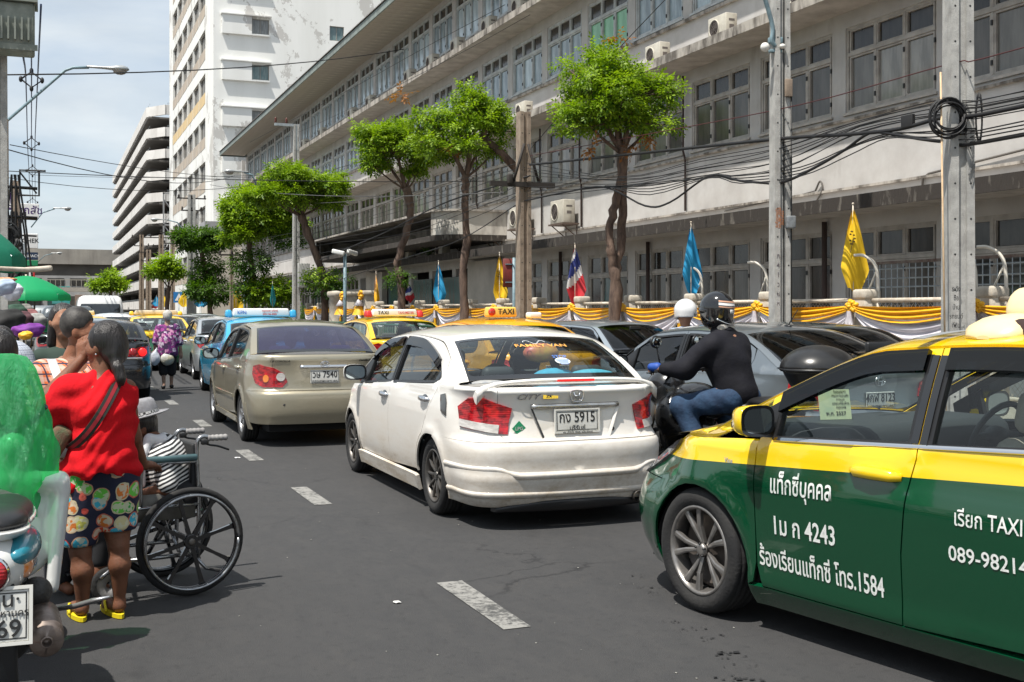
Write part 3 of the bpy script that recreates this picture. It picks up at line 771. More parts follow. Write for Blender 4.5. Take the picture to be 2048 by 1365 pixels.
M_brake = principled('brake_light',(.5,.01,.01),.3,emit=(1.,.02,.02),es=.9)
def smoothstep(x): x = np.clip(x,0,1);return x*x*(3-2*x)
def prof(pts,n=140):
 """smooth 1D profile through (x, value) points -> callable"""
 P = np.array(sub([(a,b) for a,b in pts],12));o = np.argsort(P[:,0]);P = P[o]
 return lambda x: np.interp(x,P[:,0],P[:,1])
class Shape:
 """car skin: side/rear/front is F(a,z) where a=y along the side and arc length round the corners; roof strip S(u,Q); decks D(x,y)"""
 def __init__(s,outline,L,zt,side,rear,front,centre,yr,yf,Ra=.335,zc=.30,tumble=.33,rdeck=.06,y1=.55,flare=.016,crease=None):
  pts = [(-outline[1][0],outline[1][1])]+list(outline)+[(-outline[-2][0],outline[-2][1])]
  P = np.array(pts,float);out = []
  for i in range(1,len(P)-2):                            # uniform cubic B-spline
   for t in np.linspace(0,1,24,endpoint=False):
    b = np.array([(1-t)**3,3*t**3-6*t**2+4,-3*t**3+3*t**2+3*t+1,t**3])/6;out.append(b@P[i-1:i+3])
  out = np.array(out);out = out[out[:,0] > -1e-6];d = np.r_[0,np.cumsum(np.linalg.norm(np.diff(out,axis=0),axis=1))]
  s.y1 = y1;s.y2 = L-.80;i1 = np.argmax(out[:,1] > s.y1);i2 = np.argmax(out[:,1] > s.y2)
  A = out[:,1].copy();A[:i1] = out[i1,1]-(d[i1]-d[:i1]);A[i2:] = out[i2,1]+(d[i2:]-d[i2])
  s.A,s.PX,s.PY = A,out[:,0],out[:,1];T = np.gradient(out,axis=0);T /= np.linalg.norm(T,axis=1,keepdims=True)
  s.NX,s.NY = T[:,1],-T[:,0];s.a0,s.a1,s.L = A[0],A[-1],L
  s.zt,s.side,s.rear,s.front = prof(zt),prof(side),prof(rear),prof(front)
  s.yr,s.yf,s.Ra,s.zc,s.tumble,s.rd,s.fl = yr,yf,Ra,zc,tumble,rdeck,flare;s.crease = crease
  # centre-line strip: list of (y, z, crown, bow)
  Cn = np.array(sub(centre,14));dq = np.r_[0,np.cumsum(np.hypot(np.diff(Cn[:,0]),np.diff(Cn[:,1])))]
  s.Q = dq;s.cn = Cn;s.QT = dq[-1]
  ye = Cn[:,0]+Cn[:,3];ze = Cn[:,1]-Cn[:,2]-.022;s.ye,s.ze = ye,ze
  s.xe = s.F(ye,ze)[:,0]+.004
  s.yb0,s.yb1 = ye[0],ye[-1]
 def F(s,a,z):
  a = np.asarray(a,float);z = np.asarray(z,float);a,z = np.broadcast_arrays(a,z)
  px = np.interp(a,s.A,s.PX);py = np.interp(a,s.A,s.PY);nx = np.interp(a,s.A,s.NX);ny = np.interp(a,s.A,s.NY)
  wr = smoothstep((s.y1+.12-a)/.55);wf = smoothstep((a-s.y2+.1)/.6)
  ins = s.side(z)*(1-wr)*(1-wf)+s.rear(z)*wr+s.front(z)*wf
  zt = s.zt(py);deck = np.maximum(smoothstep((s_yb(s,0)-py+.1)/.3),smoothstep((py-s_yb(s,1)+.1)/.3)) if hasattr(s,'yb0') else np.ones_like(py)*.5
  r = s.rd*(.45+.55*deck);q = np.clip((z-(zt-r))/r,0,1)
  ins = ins+r*.75*(1-np.sqrt(np.maximum(1-q*q*.985,1e-4)))
  up = np.maximum(z-zt,0);ins = ins+s.tumble*up+.16*up*up
  for yw in (s.yr,s.yf):
   d = np.hypot(a-yw,z-s.zc);ins = ins-s.fl*np.exp(-((d-s.Ra-.01)/.055)**2)*(z < s.zt(yw))*(np.abs(a-yw) < .6)
  if s.crease is not None: ins = ins+s.crease(a,z)
  return np.stack([px-nx*ins,py-ny*ins,z+0*px],-1)
 def S(s,u,q):
  r = np.asarray(u,float)/.75;y = np.interp(q,s.Q,s.cn[:,0]);z = np.interp(q,s.Q,s.cn[:,1]);c = np.interp(q,s.Q,s.cn[:,2]);b = np.interp(q,s.Q,s.cn[:,3]);xe = np.interp(q,s.Q,s.xe)
  a = np.abs(r);return np.stack([r*xe,y+b*r*r,z-c*r*r-.022*a**7],-1)
 def topcurve(s,a): return s.F(a,s.zt(np.interp(a,s.A,s.PY)))
 def deck_setup(s,rear=True):
  if rear: a = np.linspace(s.a0,s.yb0+.35,160)
  else: a = np.linspace(s.yb1-.45,s.a1,160)
  return s.topcurve(a)
 def D(s,x,y,rear=True,crown=.05):
  E = s.deck_setup(rear);x = np.asarray(x,float);y = np.asarray(y,float);o = np.argsort(E[:,1]);xe = np.interp(y,E[o,1],E[o,0]);
  ox = np.argsort(E[:,0]);ax = np.abs(x);
  # end line y(x)
  k = E[:,0] < E[:,0].max()*.985;kk = np.where(k)[0]
  EE = E[kk];o2 = np.argsort(EE[:,0]);yl = np.interp(ax,EE[o2,0],EE[o2,1])
  dist = (y-yl) if rear else (yl-y)
  c = crown*np.clip(1-(ax/np.maximum(xe,.3))**2,0,1)*smoothstep(dist/.45)
  return np.stack([x+0*y,y+0*x,s.zt(y)+c],-1)
def s_yb(s,i): return s.yb0 if i == 0 else s.yb1
def arc(cy,cz,r,a0,a1,n=14): return [(cy+r*math.cos(R(a0+(a1-a0)*i/n)),cz+r*math.sin(R(a0+(a1-a0)*i/n))) for i in range(n+1)]
def wheel(parent,x,y,r,style,w=.19,side=1,rimr=None,mat=None,steer=0.):
 """tyre with tread, rim barrel, spokes, hub"""
 rim = rimr or r-.105
 t = bpy.data.objects.new('wheel',None);C.objects.link(t);t.parent = parent;t.location = (side*(x-w/2),y,r);t.rotation_euler = (0,0,steer)
 M = Matrix.Rotation(R(90)*side,4,'Y');mb = MB()
 pr = [(rim-.005,-w/2+.015),(rim+.02,-w/2),(r-.05,-w/2-.006),(r-.018,-w/2+.006),(r-.003,-w/2+.028)]
 for k in range(4): z = -w/2+.045+k*(w-.09)/3;pr += [(r,z-.011),(r,z+.009),(r-.006,z+.011),(r-.006,z+.015)]
 pr += [(r-.003,w/2-.028),(r-.018,w/2-.006),(r-.05,w/2+.006),(rim+.02,w/2),(rim-.005,w/2-.015)]
 mb.lathe(pr,40,M);mb.build('tyre',M_tyre,t)
 rm = mat or M_alu;mb = MB()
 mb.lathe([(rim-.03,-w/2+.02),(rim-.004,-w/2+.016),(rim+.004,w/2-.012),(rim-.006,w/2-.004),(rim-.016,w/2-.010),(rim-.022,w/2-.03),(rim-.03,-w/2+.02)],40,M)
 z1 = w/2-.014
 def spoke(ang_,wa,wb,ra,rb,za,zb,th=.018,skew=0.):
  c,s_ = math.cos(ang_),math.sin(ang_);c2,s2 = math.cos(ang_+skew),math.sin(ang_+skew);vs = []
  for rr,ww,zz,cc,ss in ((ra,wa,za,c,s_),((ra+rb)/2,(wa+wb)/2*.92,(za+zb)/2+.008,(c+c2)/2,(s_+s2)/2),(rb,wb,zb,c2,s2)):
   for e,dz in ((-1,-.004),(-.45,0),(.45,0),(1,-.004),(1,-th),(-1,-th)): vs.append((rr*cc-ss*ww*e,rr*ss+cc*ww*e,zz+dz))
  vs = [tuple(M @ Vector(p)) for p in vs];fs = []
  for k in range(2):
   for j in range(6): fs.append((k*6+j,k*6+(j+1) % 6,(k+1)*6+(j+1) % 6,(k+1)*6+j))
  mb.add(vs,fs)
 n = {'ten': 10,'five': 5,'double': 5,'seven': 7,'cap': 9}.get(style,5)
 for i in range(n):
  a = 2*math.pi*i/n+.3
  if style == 'ten': spoke(a,.013,.010,.03,rim-.014,z1-.02,z1-.006)
  elif style == 'seven': spoke(a,.022,.018,.03,rim-.014,z1-.018,z1-.006)
  elif style == 'double': spoke(a-.12,.010,.019,.035,rim-.014,z1-.034,z1-.004,.024,-.13);spoke(a+.12,.010,.019,.035,rim-.014,z1-.034,z1-.004,.024,.13)
  elif style == 'cap': spoke(a,.03,.045,.03,rim-.014,z1-.012,z1-.004)
  else: spoke(a,.032,.042,.03,rim-.014,z1-.018,z1-.004)
 mb.lathe([(.036,z1-.03),(.036,z1-.016),(.030,z1-.010),(.02,z1-.008),(.0005,z1-.008)],18,M)
 ro = mb.build('rim',rm,t)
 mb = MB();mb.lathe([(rim-.035,z1-.085),(.001,z1-.085)],24,M);mb.lathe([(rim-.055,z1-.07),(rim-.055,z1-.075),(.07,z1-.075)],24,M)
 mb.build('brake_disc',principled('brake_disc',(.10,.085,.075),.55,.6),t)
 mb = MB()
 for k in range(5): a = 2*math.pi*k/5;mb.tube([tuple(M @ Vector((.034*math.cos(a),.034*math.sin(a),z1-.02))),tuple(M @ Vector((.034*math.cos(a),.034*math.sin(a),z1-.003)))],.006,6)
 mb.build('wheel_nut',M_rub,t)['kind'] = 'stuff'
 return t
def plate(parent,y,z,w,h,top,bottom,tilt=0.,rz=0.,x=0.,small=None,frame=True,sz=1.):
 t = bpy.data.objects.new('number_plate',None);C.objects.link(t);t.parent = parent;t.location = (x,y,z);t.rotation_euler = (tilt,0,rz)
 mb = MB();mb.rbox((0,0,0),(w,.008,h),.004,1,False);mb.build('plate_sheet',M_plate,t)
 if frame:
  mb = MB();e = .012
  for a,b,c,d in ((-w/2-e,w/2+e,h/2,h/2+e),(-w/2-e,w/2+e,-h/2-e,-h/2),(-w/2-e,-w/2,-h/2,h/2),(w/2,w/2+e,-h/2,h/2)): mb.box(a,b,-.009,.004,c,d)
  mb.build('plate_frame',principled('plate_frame_white',(.62,.61,.57),.4),t)
 M = Matrix.Translation((0,-.0052,0)) @ Matrix.Rotation(R(90),4,'X')
 put_text('lettering',top,h*.70*sz,M @ Matrix.Translation((0,h*.15,0)),M_ink,t,.001,.010,wscale=.80)
 if bottom: put_text('lettering',bottom,h*.30,M @ Matrix.Translation((0,-h*.34,0)),M_ink,t,.001,.004)
 if small: put_text('lettering',small,.022,Matrix.Translation((0,-.0095,-h/2-.006)) @ Matrix.Rotation(R(90),4,'X'),M_ink,t,.0005)
 mb = MB();b = .006
 for a,c,d,e in ((-w/2+.008,w/2-.008,h/2-.014,h/2-.010),(-w/2+.008,w/2-.008,-h/2+.010,-h/2+.014),(-w/2+.008,-w/2+.012,-h/2+.014,h/2-.014),(w/2-.012,w/2-.008,-h/2+.014,h/2-.014)): mb.box(a,c,-.0055,-.0035,d,e)
 mb.build('plate_border',M_ink,t);return t
def glow_person(parent,x,y,z,mat,hair=M_ink):                # head-and-shoulders silhouette seated inside a car
 mb = MB();mb.ell((x,y,z),(.085,.10,.125),12,8);mb.build('occupant_head',mat,parent)
def seats(parent,ys_front,ys_rear,mat,w=.50,zb=.42,head=True,rh=.0):
 for x in (-.36,.36):
  o = MB();o.rbox((x,ys_front+.25,zb),(w,.5,.16),.06);o.rbox((x,ys_front-.02,zb+.33),(w*.94,.16,.62),.07,taper=.86,M=Matrix.Rotation(R(16),4,'X'))
  o.build('front_seat',mat,parent)
  if head: o = MB();o.rbox((x,ys_front-.13,zb+.74),(.26,.11,.19),.05,M=Matrix.Rotation(R(12),4,'X'));o.build('head_restraint',mat,parent)
 o = MB();o.rbox((0,ys_rear+.25,zb),(1.28,.52,.18),.07);o.rbox((0,ys_rear-.05,zb+.31),(1.26,.18,.58),.07,taper=.92,M=Matrix.Rotation(R(22),4,'X'));o.build('rear_seat',mat,parent)
 for x in (-.38,.38):
  o = MB();o.rbox((x,ys_rear-.18,zb+.66+rh),(.26,.10,.16),.045,M=Matrix.Rotation(R(15),4,'X'));o.build('head_restraint',mat,parent)
def sedan(root,S,P,detail=2):
 """root: Empty; S: Shape; P: dict of dims and materials"""
 body,glass = P['paint'],P['glass'];g = .0035;st = {2: .045,1: .07,0: .11}[detail]
 F = S.F;ya,yb,yc = P['ya'],P['yb'],P['yc'];zs = P['sill'];zbl = P['belt'];Ra = S.Ra;yr,yf = S.yr,S.yf;zb_ = P.get('bump_top',.62)
 ztf = lambda y: float(S.zt(y))
 ecs = list(zip(S.ye,S.ze));top = lambda y0,y1: [(float(y),float(z)) for y,z in ecs if y0 < y < y1]
 def edge_z(y): o = np.argsort(S.ye);return float(np.interp(y,S.ye[o],S.ze[o]))
 zarc = lambda r,z: math.degrees(math.asin(max(-1,min(1,(z-S.zc)/r))))
 aw = zarc(Ra,zs)
 drip = .012
 la_,kk_ = P['lid_a'],P.get('lid_kink',P.get('bump_top',.62)+.15)
 for sgn in (1,-1):
  mir = sgn < 0;kw = dict(mirror=mir,step=st)
  # front door -------------------------------------------------
  dlo_f = P['dlo_f'];dlo_r = P['dlo_r']
  bb = P.get('bb',.0)
  fd = [(yb+g,zbl-.05),(yb+g+bb*.45,zbl-.2),(yb+g+bb*.9,.55),(yb+g+bb,zs+g)]+[(ya-.03,zs+g),(ya-.005,zs+.10),(ya-g,.5),(ya-g,ztf(ya)-.02)]
  tpf = [q for q in top(yb+g,ya-.02)][::-1]
  fd_top = [(y,z-drip) for y,z in tpf if z > ztf(y)+.02]
  fdp = fd+sorted(fd_top,key=lambda q: -q[0])+[(yb+g,edge_z(yb)-drip)]
  fo = surf_panel('front_door',F,fdp,body,root,holes=[dlo_f],**kw)
  # rear door
  rr = Ra+.035
  arcp = [p for p in arc(yr,S.zc,rr,62,zarc(rr,zs+.04),10)]
  rd = [(yb-g+bb,zs+g),(yb-g+bb*.9,.55),(yb-g+bb*.45,zbl-.2),(yb-g,zbl-.05)]+[(yb-g,edge_z(yb)-drip)]+[(y,z-drip) for y,z in sorted(top(yc+.03,yb-g),key=lambda q: -q[0])]+P['rd_back']+[p for p in arcp]
  ro = surf_panel('rear_door',F,rd,body,root,holes=[dlo_r],**kw)
  # fender
  fa = arc(yf,S.zc,Ra,180-zarc(Ra,zs),zarc(Ra,zs+.02),16)
  fe = [(ya+g,ztf(ya+g))]+[(float(y),ztf(float(y))) for y in np.linspace(ya+.1,P['fend_end'],12)]+[(P['fend_end']+.0,zb_+.02)]+[(yf+Ra*.87,S.zc+Ra*.5)]+[p for p in fa[::-1] if p[0] < yf+Ra*.86]+[(ya+g+.02,zs+.02),(ya+g,zs+.12)]
  surf_panel('front_fender',F,fe,body,root,**kw)
  # quarter with C-pillar
  cp_top = [(y,z) for y,z in sorted(top(S.yb0-.001,yc+.03),key=lambda q: q[0])]
  qa = arc(yr,S.zc,Ra,zarc(Ra,zs+.03),180-zarc(Ra,zb_),14)
  qt = [(float(a),float(S.zt(np.interp(a,S.A,S.PY)))) for a in np.linspace(P['lid_a']+g,S.yb0,14)]
  qp = qt+cp_top+[(y+2*g,z) for y,z in P['rd_back']]+[(p[0]-2*g,p[1]) for p in arcp if p[0] < 99]
  # close along the wheel arch
  rb = [(p[0]-2*g,p[1]) for p in arc(yr,S.zc,rr,62,zarc(rr,zs+.04),10)]
  qp = qt+cp_top+[(y-2*g,z) for y,z in P['rd_back']]+[(yr+(p[0]-yr)*(1-.012/rr*1),S.zc+(p[1]-S.zc)*(1-.012/rr)) for p in arc(yr,S.zc,rr,62,zarc(rr,zs+.04),10)]+qa+[(la_-.10+g,zb_+g),(la_-.055+g,zb_+.02),(la_-.01+g,kk_),(la_+g,kk_+.03)]
  surf_panel('rear_quarter',F,qp,body,root,holes=P.get('q_holes',()),**kw)
  # sill / skirt
  sk = [(yr+Ra*math.cos(R(aw))+.0,P.get('skirt_z',.17)),(yf-Ra*math.cos(R(aw)),P.get('skirt_z',.17)),(yf-Ra*math.cos(R(aw)),zs-g),(yr+Ra*math.cos(R(aw))+.0,zs-g)]
  surf_panel('side_skirt',F,sk,P.get('skirt_mat',body),root,off=P.get('skirt_off',.0),edge=.03,**kw)
  # glass and black frames
  if detail > 0:
   for hh,y0_,y1_ in ((dlo_f,yb+.01,max(p[0] for p in dlo_f)+.03),(dlo_r,min(p[0] for p in dlo_r)-.03,yb-.01)):
    tt = [(float(y),edge_z(float(y))-.018) for y in np.linspace(y1_,y0_,10)]
    tt = [p for p in tt if p[1] > zbl+.06]
    surf_panel('frame_lining',F,[(y0_,zbl-.10),(y1_,zbl-.10)]+tt,M_rub,root,holes=[hh],off=-.022,edge=0,mirror=mir,step=.10)
  for nm,poly,ins in (('front_door_glass',dlo_f,.012),('rear_door_glass',dlo_r,.012)):
   surf_panel(nm,F,poly,P.get('sglass',glass),root,off=-ins,edge=0,mirror=mir,step=.09)
  for h in (dlo_f,dlo_r):
   c = np.array(h).mean(0);big = [(c[0]+(p[0]-c[0])*1.0+math.copysign(.016,p[0]-c[0]),p[1]+math.copysign(.014,p[1]-c[1])) for p in h];hin = [(p[0]-math.copysign(.007,p[0]-c[0]),p[1]-math.copysign(.007,p[1]-c[1])) for p in h]
   surf_panel('window_trim',F,big,P.get('trim',M_rub),root,holes=[hin],off=.0025,edge=.034,mirror=mir,step=.06)
  if P.get('bpillar',True):
   def zt_at(y,poly):
    pp = np.array(poly);return pp[:,1].max()
   b0,b1 = max(p[0] for p in dlo_r if p[1] < zbl+.2)+.014,min(p[0] for p in dlo_f if p[1] < zbl+.2)-.014
   t0 = max(p[1] for p in dlo_f)+.0
   t0 = edge_z(yb)-.045
   bt0 = max(p[0] for p in dlo_r if p[1] > t0-.1)+.014 if any(p[1] > t0-.1 for p in dlo_r) else b0
   bt1 = min(p[0] for p in dlo_f if p[1] > t0-.1)-.014 if any(p[1] > t0-.1 for p in dlo_f) else b1
   for (q0,q1,r0,r1) in ((b0,yb-g*1.2,bt0,yb-g*1.2),(yb+g*1.2,b1,yb+g*1.2,bt1)):
    surf_panel('pillar_trim',F,[(q0,zbl+.012),(q1,zbl+.012),(r1,t0),(r0,t0)],M_gloss if P.get('gloss_pillar') else M_rub,root,off=.009,edge=.012,mirror=mir,step=.06)
  if P.get('belt_trim'):
   bl = [(y,float(z)) for y,z in P['belt_line']];bt = [(y,z+.016) for y,z in bl][::-1]
   surf_panel('belt_moulding',F,bl+bt,P['belt_trim'],root,off=.006,edge=.01,mirror=mir,step=.08)
  for k,(dy,dz,rev) in enumerate(P['handles']):
   hp = MB();pt = F(dy,dz);pn = F(dy+.09,dz);x = float(pt[0]);hm = P.get('handle_mat',body)
   cc = sgn
   hs = P.get('hscale',1.);hp.tube([(cc*(float(F(dy-.11*hs,dz)[0])-.004),dy-.11*hs,dz-.004),(cc*(x+.022),dy-.075*hs,dz),(cc*(x+.032),dy,dz+.004),(cc*(x+.022),dy+.075*hs,dz+.002),(cc*(float(F(dy+.11*hs,dz)[0])-.004),dy+.11*hs,dz-.002)],[.010*hs,.016*hs,.018*hs,.017*hs,.011*hs],10,flat=1.35)
   ho = hp.build('door_handle',hm,fo if k == 0 else ro)
   cp = MB();cp.ell((cc*(x-.004),dy+.01,dz-.005),(.010,.082,.040),18,8);cp.build('handle_cup',P.get('cup_mat',body),fo if k == 0 else ro)
  # mirror
  if P.get('mirror',True):
   my,mz = P.get('mirror_pos',(ya-.02,zbl+.035));x0 = float(F(my,zbl+.02)[0]);mo = MB();mx = x0+.13
   rings = [];
   for t,(sy,sz,oy) in enumerate(((.04,.05,.085),(.085,.082,.06),(.105,.092,.02),(.112,.095,-.01),(.112,.094,-.03))):
    rings.append([(sgn*(mx+sy*1.0*math.copysign(abs(math.cos(q))**.62,math.cos(q))),my+oy,mz+sz*.80*math.copysign(abs(math.sin(q))**.62,math.sin(q))) for q in np.linspace(0,2*math.pi,21)[:-1]])
   mo.loft(rings);mo.tube([(sgn*(x0-.01),my+.02,mz-.05),(sgn*(mx-.06),my+.02,mz-.045)],[.035,.028],8,flat=.7)
   mm = mo.build('wing_mirror',P.get('mirror_mat',body),root)
   bz_ = MB();bz_.add([(sgn*(mx+.111*math.copysign(abs(math.cos(q))**.62,math.cos(q))),my-.0312,mz+.0755*math.copysign(abs(math.sin(q))**.62,math.sin(q))) for q in np.linspace(0,2*math.pi,21)[:-1]],[tuple(range(20))]);bz_.build('mirror_bezel',M_gloss,mm)
   gl = MB();gl.add([(sgn*(mx+.092*math.copysign(abs(math.cos(q))**.62,math.cos(q))),my-.0325,mz+.060*math.copysign(abs(math.sin(q))**.62,math.sin(q))) for q in np.linspace(0,2*math.pi,21)[:-1]],[tuple(range(20))])
   gl.build('mirror_glass',principled('mirror_glass',(.55,.6,.6),.02,1.),mm)
   tq = MB();cfr = P['sail'];
   surf_panel('mirror_sail',F,cfr,M_rub,root,off=.004,edge=.01,mirror=mir,step=.1)
  # lamps
  if 'tail' in P:
   for nm,poly,mt,of in P['tail']: surf_panel(nm,F,poly,mt,root,off=of,edge=.03,mirror=mir,step=.035)
  if 'head' in P:
   for nm,poly,mt,of in P['head']: surf_panel(nm,F,poly,mt,root,off=of,edge=.03,mirror=mir,step=.045)
  # wheels and arch liners
  for yy,stt in ((yr,0.),(yf,P.get('steer',0.)*1.)):
   wheel(root,P['track'],yy,P['wr'],P['rim'],P.get('ww',.185),sgn,P.get('rimr'),P.get('rim_mat'),stt)
   ml = MB();n = 18;rl = Ra+.012;rings = []
   for xx in (float(F(yy+Ra,S.zc+.05)[0])-.02,P['track']-.26):
    rings.append([(sgn*xx,yy+rl*math.cos(math.pi*i/n),S.zc-.03+rl*math.sin(math.pi*i/n)) for i in range(n+1)])
   ml.loft(rings,close=False,caps=False);xx = P['track']-.26
   ml.add([(sgn*xx,yy+rl*math.cos(math.pi*i/n),S.zc-.03+rl*math.sin(math.pi*i/n)) for i in range(n+1)],[tuple(range(n+1))])
   ml.build('arch_liner',M_under,root)
  # cabin side lining so light does not leak through the gaps
  for ra_,rb_ in ((yr+Ra+.06,yf-Ra-.04),):
   surf_panel('inner_shell',F,[(ra_,zs),(rb_,zs),(rb_,zbl-.03),(ra_,zbl-.03)],M_under,root,off=-.045,edge=0,mirror=mir,step=.25)
  surf_panel('inner_shell',F,[(yr-.3,zb_+.06),(yr+Ra+.05,zb_+.06),(yr+Ra+.05,zbl-.05),(yr-.3,zbl-.08)],M_under,root,off=-.05,edge=0,mirror=mir,step=.25)
 # boot lid, bumpers (left and right half in one mesh)
 la = P['lid_a']
 lt = [(float(a),float(S.zt(np.interp(a,S.A,S.PY)))) for a in np.linspace(la,S.a0,12)]
 lid = [(S.a0,zb_+g)]+[(la-.10,zb_+g),(la-.055,zb_+.02),(la-.01,P.get('lid_kink',zb_+.15)),(la,P.get('lid_kink',zb_+.15)+.03)]+lt
 lo = surf_panel('boot_lid',F,lid,body,root,step=st,both=True)
 bz = P.get('bump_bot',.22)
 ba = arc(yr,S.zc,Ra,180-zarc(Ra,zb_-.02),180-zarc(Ra,bz),8)
 bp = [(S.a0,bz)]+[(S.a0,zb_-g),(la,zb_-g),(yr-Ra*math.cos(R(zarc(Ra,zb_-.02))),zb_-g)]+ba
 surf_panel('rear_bumper',F,[bp[0]]+bp[1:],body,root,step=st,both=True,holes=())
 fz = P.get('fb_top',zb_+.02)
 fba = arc(yf,S.zc,Ra,zarc(Ra,bz+.0),zarc(Ra,fz-.04),8)
 surf_panel('front_bumper',F,[(S.a1,bz)]+[(p[0]+.002,p[1]) for p in fba]+[(P['fend_end']+.003,fz),(S.a1,fz)],body,root,step=st,both=True)
 surf_panel('front_panel',F,[(P['fend_end']+.003,fz+.005),(S.a1,fz+.005)]+[(float(a),float(S.zt(np.interp(a,S.A,S.PY)))) for a in np.linspace(S.a1,P['fend_end']+.003,14)],P.get('nose_mat',body),root,step=.07,both=True)
 # decks
 E = S.deck_setup(True);hinge = E[:,1] <= S.yb0+.04
 Eb = [tuple(p[:2]) for p in E[hinge][::3]];Eb[0] = (0.,Eb[0][1])
 xw,bw = float(S.xe[0]),float(S.cn[0,3]);yw_ = float(S.cn[0,0]);rdp = Eb+[(x,max(yw_+bw*(x/xw)**2+.03,.2)) for x in np.linspace(min(xw,Eb[-1][0])*.98,0,12)]
 surf_panel('boot_deck',lambda x,y: S.D(x,y,True,P.get('rc',.035)),rdp,body,root,step=st*1.2,both=True,edge=.0)
 E = S.deck_setup(False);Ef = [tuple(p[:2]) for p in E[E[:,1] >= S.yb1-.04][::3]][::-1];Ef[0] = (0.,Ef[0][1])
 xw,bw,yw_ = float(S.xe[-1]),float(S.cn[-1,3]),float(S.cn[-1,0]);hp = Ef+[(x,yw_+bw*(x/xw)**2-.03) for x in np.linspace(min(xw,Ef[-1][0])*.98,0,12)]
 surf_panel('bonnet',lambda x,y: S.D(x,y,False,P.get('fc',.06)),hp[::-1] if False else hp,body,root,step=st*1.4,both=True,edge=0)
 # roof strip
 q0,q1,q2,q3 = P['q'];W_ = .75
 def strip(nm,ua,ub,qa,qb,mat,off=0.,edge=.012,curve=0.):
  k = 10;poly = [(0,qa)]+[(ua*i/k,qa+curve*(i/k)**2) for i in range(1,k+1)]+[(ub*i/k,qb+curve*(i/k)**2) for i in range(k,-1,-1)]
  return surf_panel(nm,S.S,poly,mat,root,step=st*1.3,both=True,off=off,edge=edge)
 strip('roof',W_,W_,q1,q2,P.get('roof_paint',body))
 surf_panel('headliner',S.S,[(0,q1+.02),(W_*.985,q1+.02),(W_*.985,q2-.02),(0,q2-.02)],P.get('liner',principled('headliner_grey',(.16,.155,.145),.95)),root,step=.12,both=True,off=-.03,edge=0)
 for nm,qa,qb,mt in (('rear_window',q0,q1,P.get('rglass',glass)),('windscreen',q2,q3,P.get('wglass',glass))):
  k = 12;ws = P.get('wfrac',.88)*W_
  ha,hb = qa+(.06 if nm == 'rear_window' else .03),qb-.045
  hole = [(ws*t,ha) for t in (0,)]+[(ws*.97,ha+.0),(ws,ha+.03),(ws*.995,hb-.04),(ws*.95,hb),(0,hb)]
  surf_panel(nm,S.S,hole,mt,root,step=.08,both=True,off=-.002,edge=0)
  fr = [(ws*1.025+.0,qa),(ws*1.02,qb-.004),(0,qb-.004),(0,hb),(ws*.95,hb),(ws*.995,hb-.04),(ws,ha+.03),(ws*.97,ha),(0,ha),(0,qa)]
  surf_panel('window_border',S.S,fr,M_gloss,root,step=.06,both=True,off=-.0008,edge=.004)
  pl = [(ws*1.025+.004,qa),(W_,qa),(W_,qb-.0),(ws*1.02+.004,qb)]
  surf_panel('roof_pillar',S.S,pl,P.get('roof_paint',body),root,step=.05,both=True,off=0.,edge=.006)
 # underbody, cabin floor, parcel shelf, dash
 mb = MB();mb.box(-.62,.62,.25,S.L-.25,.17,.30);mb.box(-.70,.70,yr+Ra+.05,yf-Ra-.05,.18,.32);mb.box(-.6,.6,.12,yr+.2,.3,.6);mb.box(-.55,.55,yf-.3,S.L-.2,.3,.62);mb.build('underbody',M_under,root)
 if detail > 0:
  mb = MB();mb.box(-.62,.62,S.cn[0,0]+.05,yc-.05 if yc-.05 > S.cn[0,0]+.3 else S.cn[0,0]+.5,zbl-.10,zbl-.06);mb.build('parcel_shelf',P.get('shelf',M_dash),root)
  mb = MB();mb.rbox((0,ya-.12,zbl-.10),(1.32,.55,.24),.08);mb.box(-.60,.60,ya-.1,float(S.cn[-1,0])-.12,zbl-.05,zbl-.02);mb.build('dashboard',M_dash,root)
  seats(root,yb-.12,yc+.12,P.get('seat',M_seat))
  mb = MB();n = 20;Mx = Matrix.Translation((.36,ya-.48,zbl-.06)) @ Matrix.Rotation(R(-65),4,'X')
  mb.tube([tuple(Mx @ Vector((.185*math.cos(2*math.pi*i/n),.185*math.sin(2*math.pi*i/n),0))) for i in range(n+1)],.016,6);mb.tube([tuple(Mx @ Vector((-.18,0,0))),tuple(Mx @ Vector((.18,0,0)))],.02,6);mb.ell(tuple(Mx @ Vector((0,0,0))),(.07,.06,.05));mb.build('steering_wheel',M_dash,root)
  mb = MB();mb.rbox((0,float(S.cn[-1,0])-.62,float(S.cn[:,1].max())-.13),(.22,.03,.06),.012);mb.build('rear_view_mirror',M_rub,root)
 else:
  mb = MB();mb.box(-.6,.6,yr-.1,yf-.6,.3,zbl-.06);mb.build('cabin_filler',M_under,root)
 return root
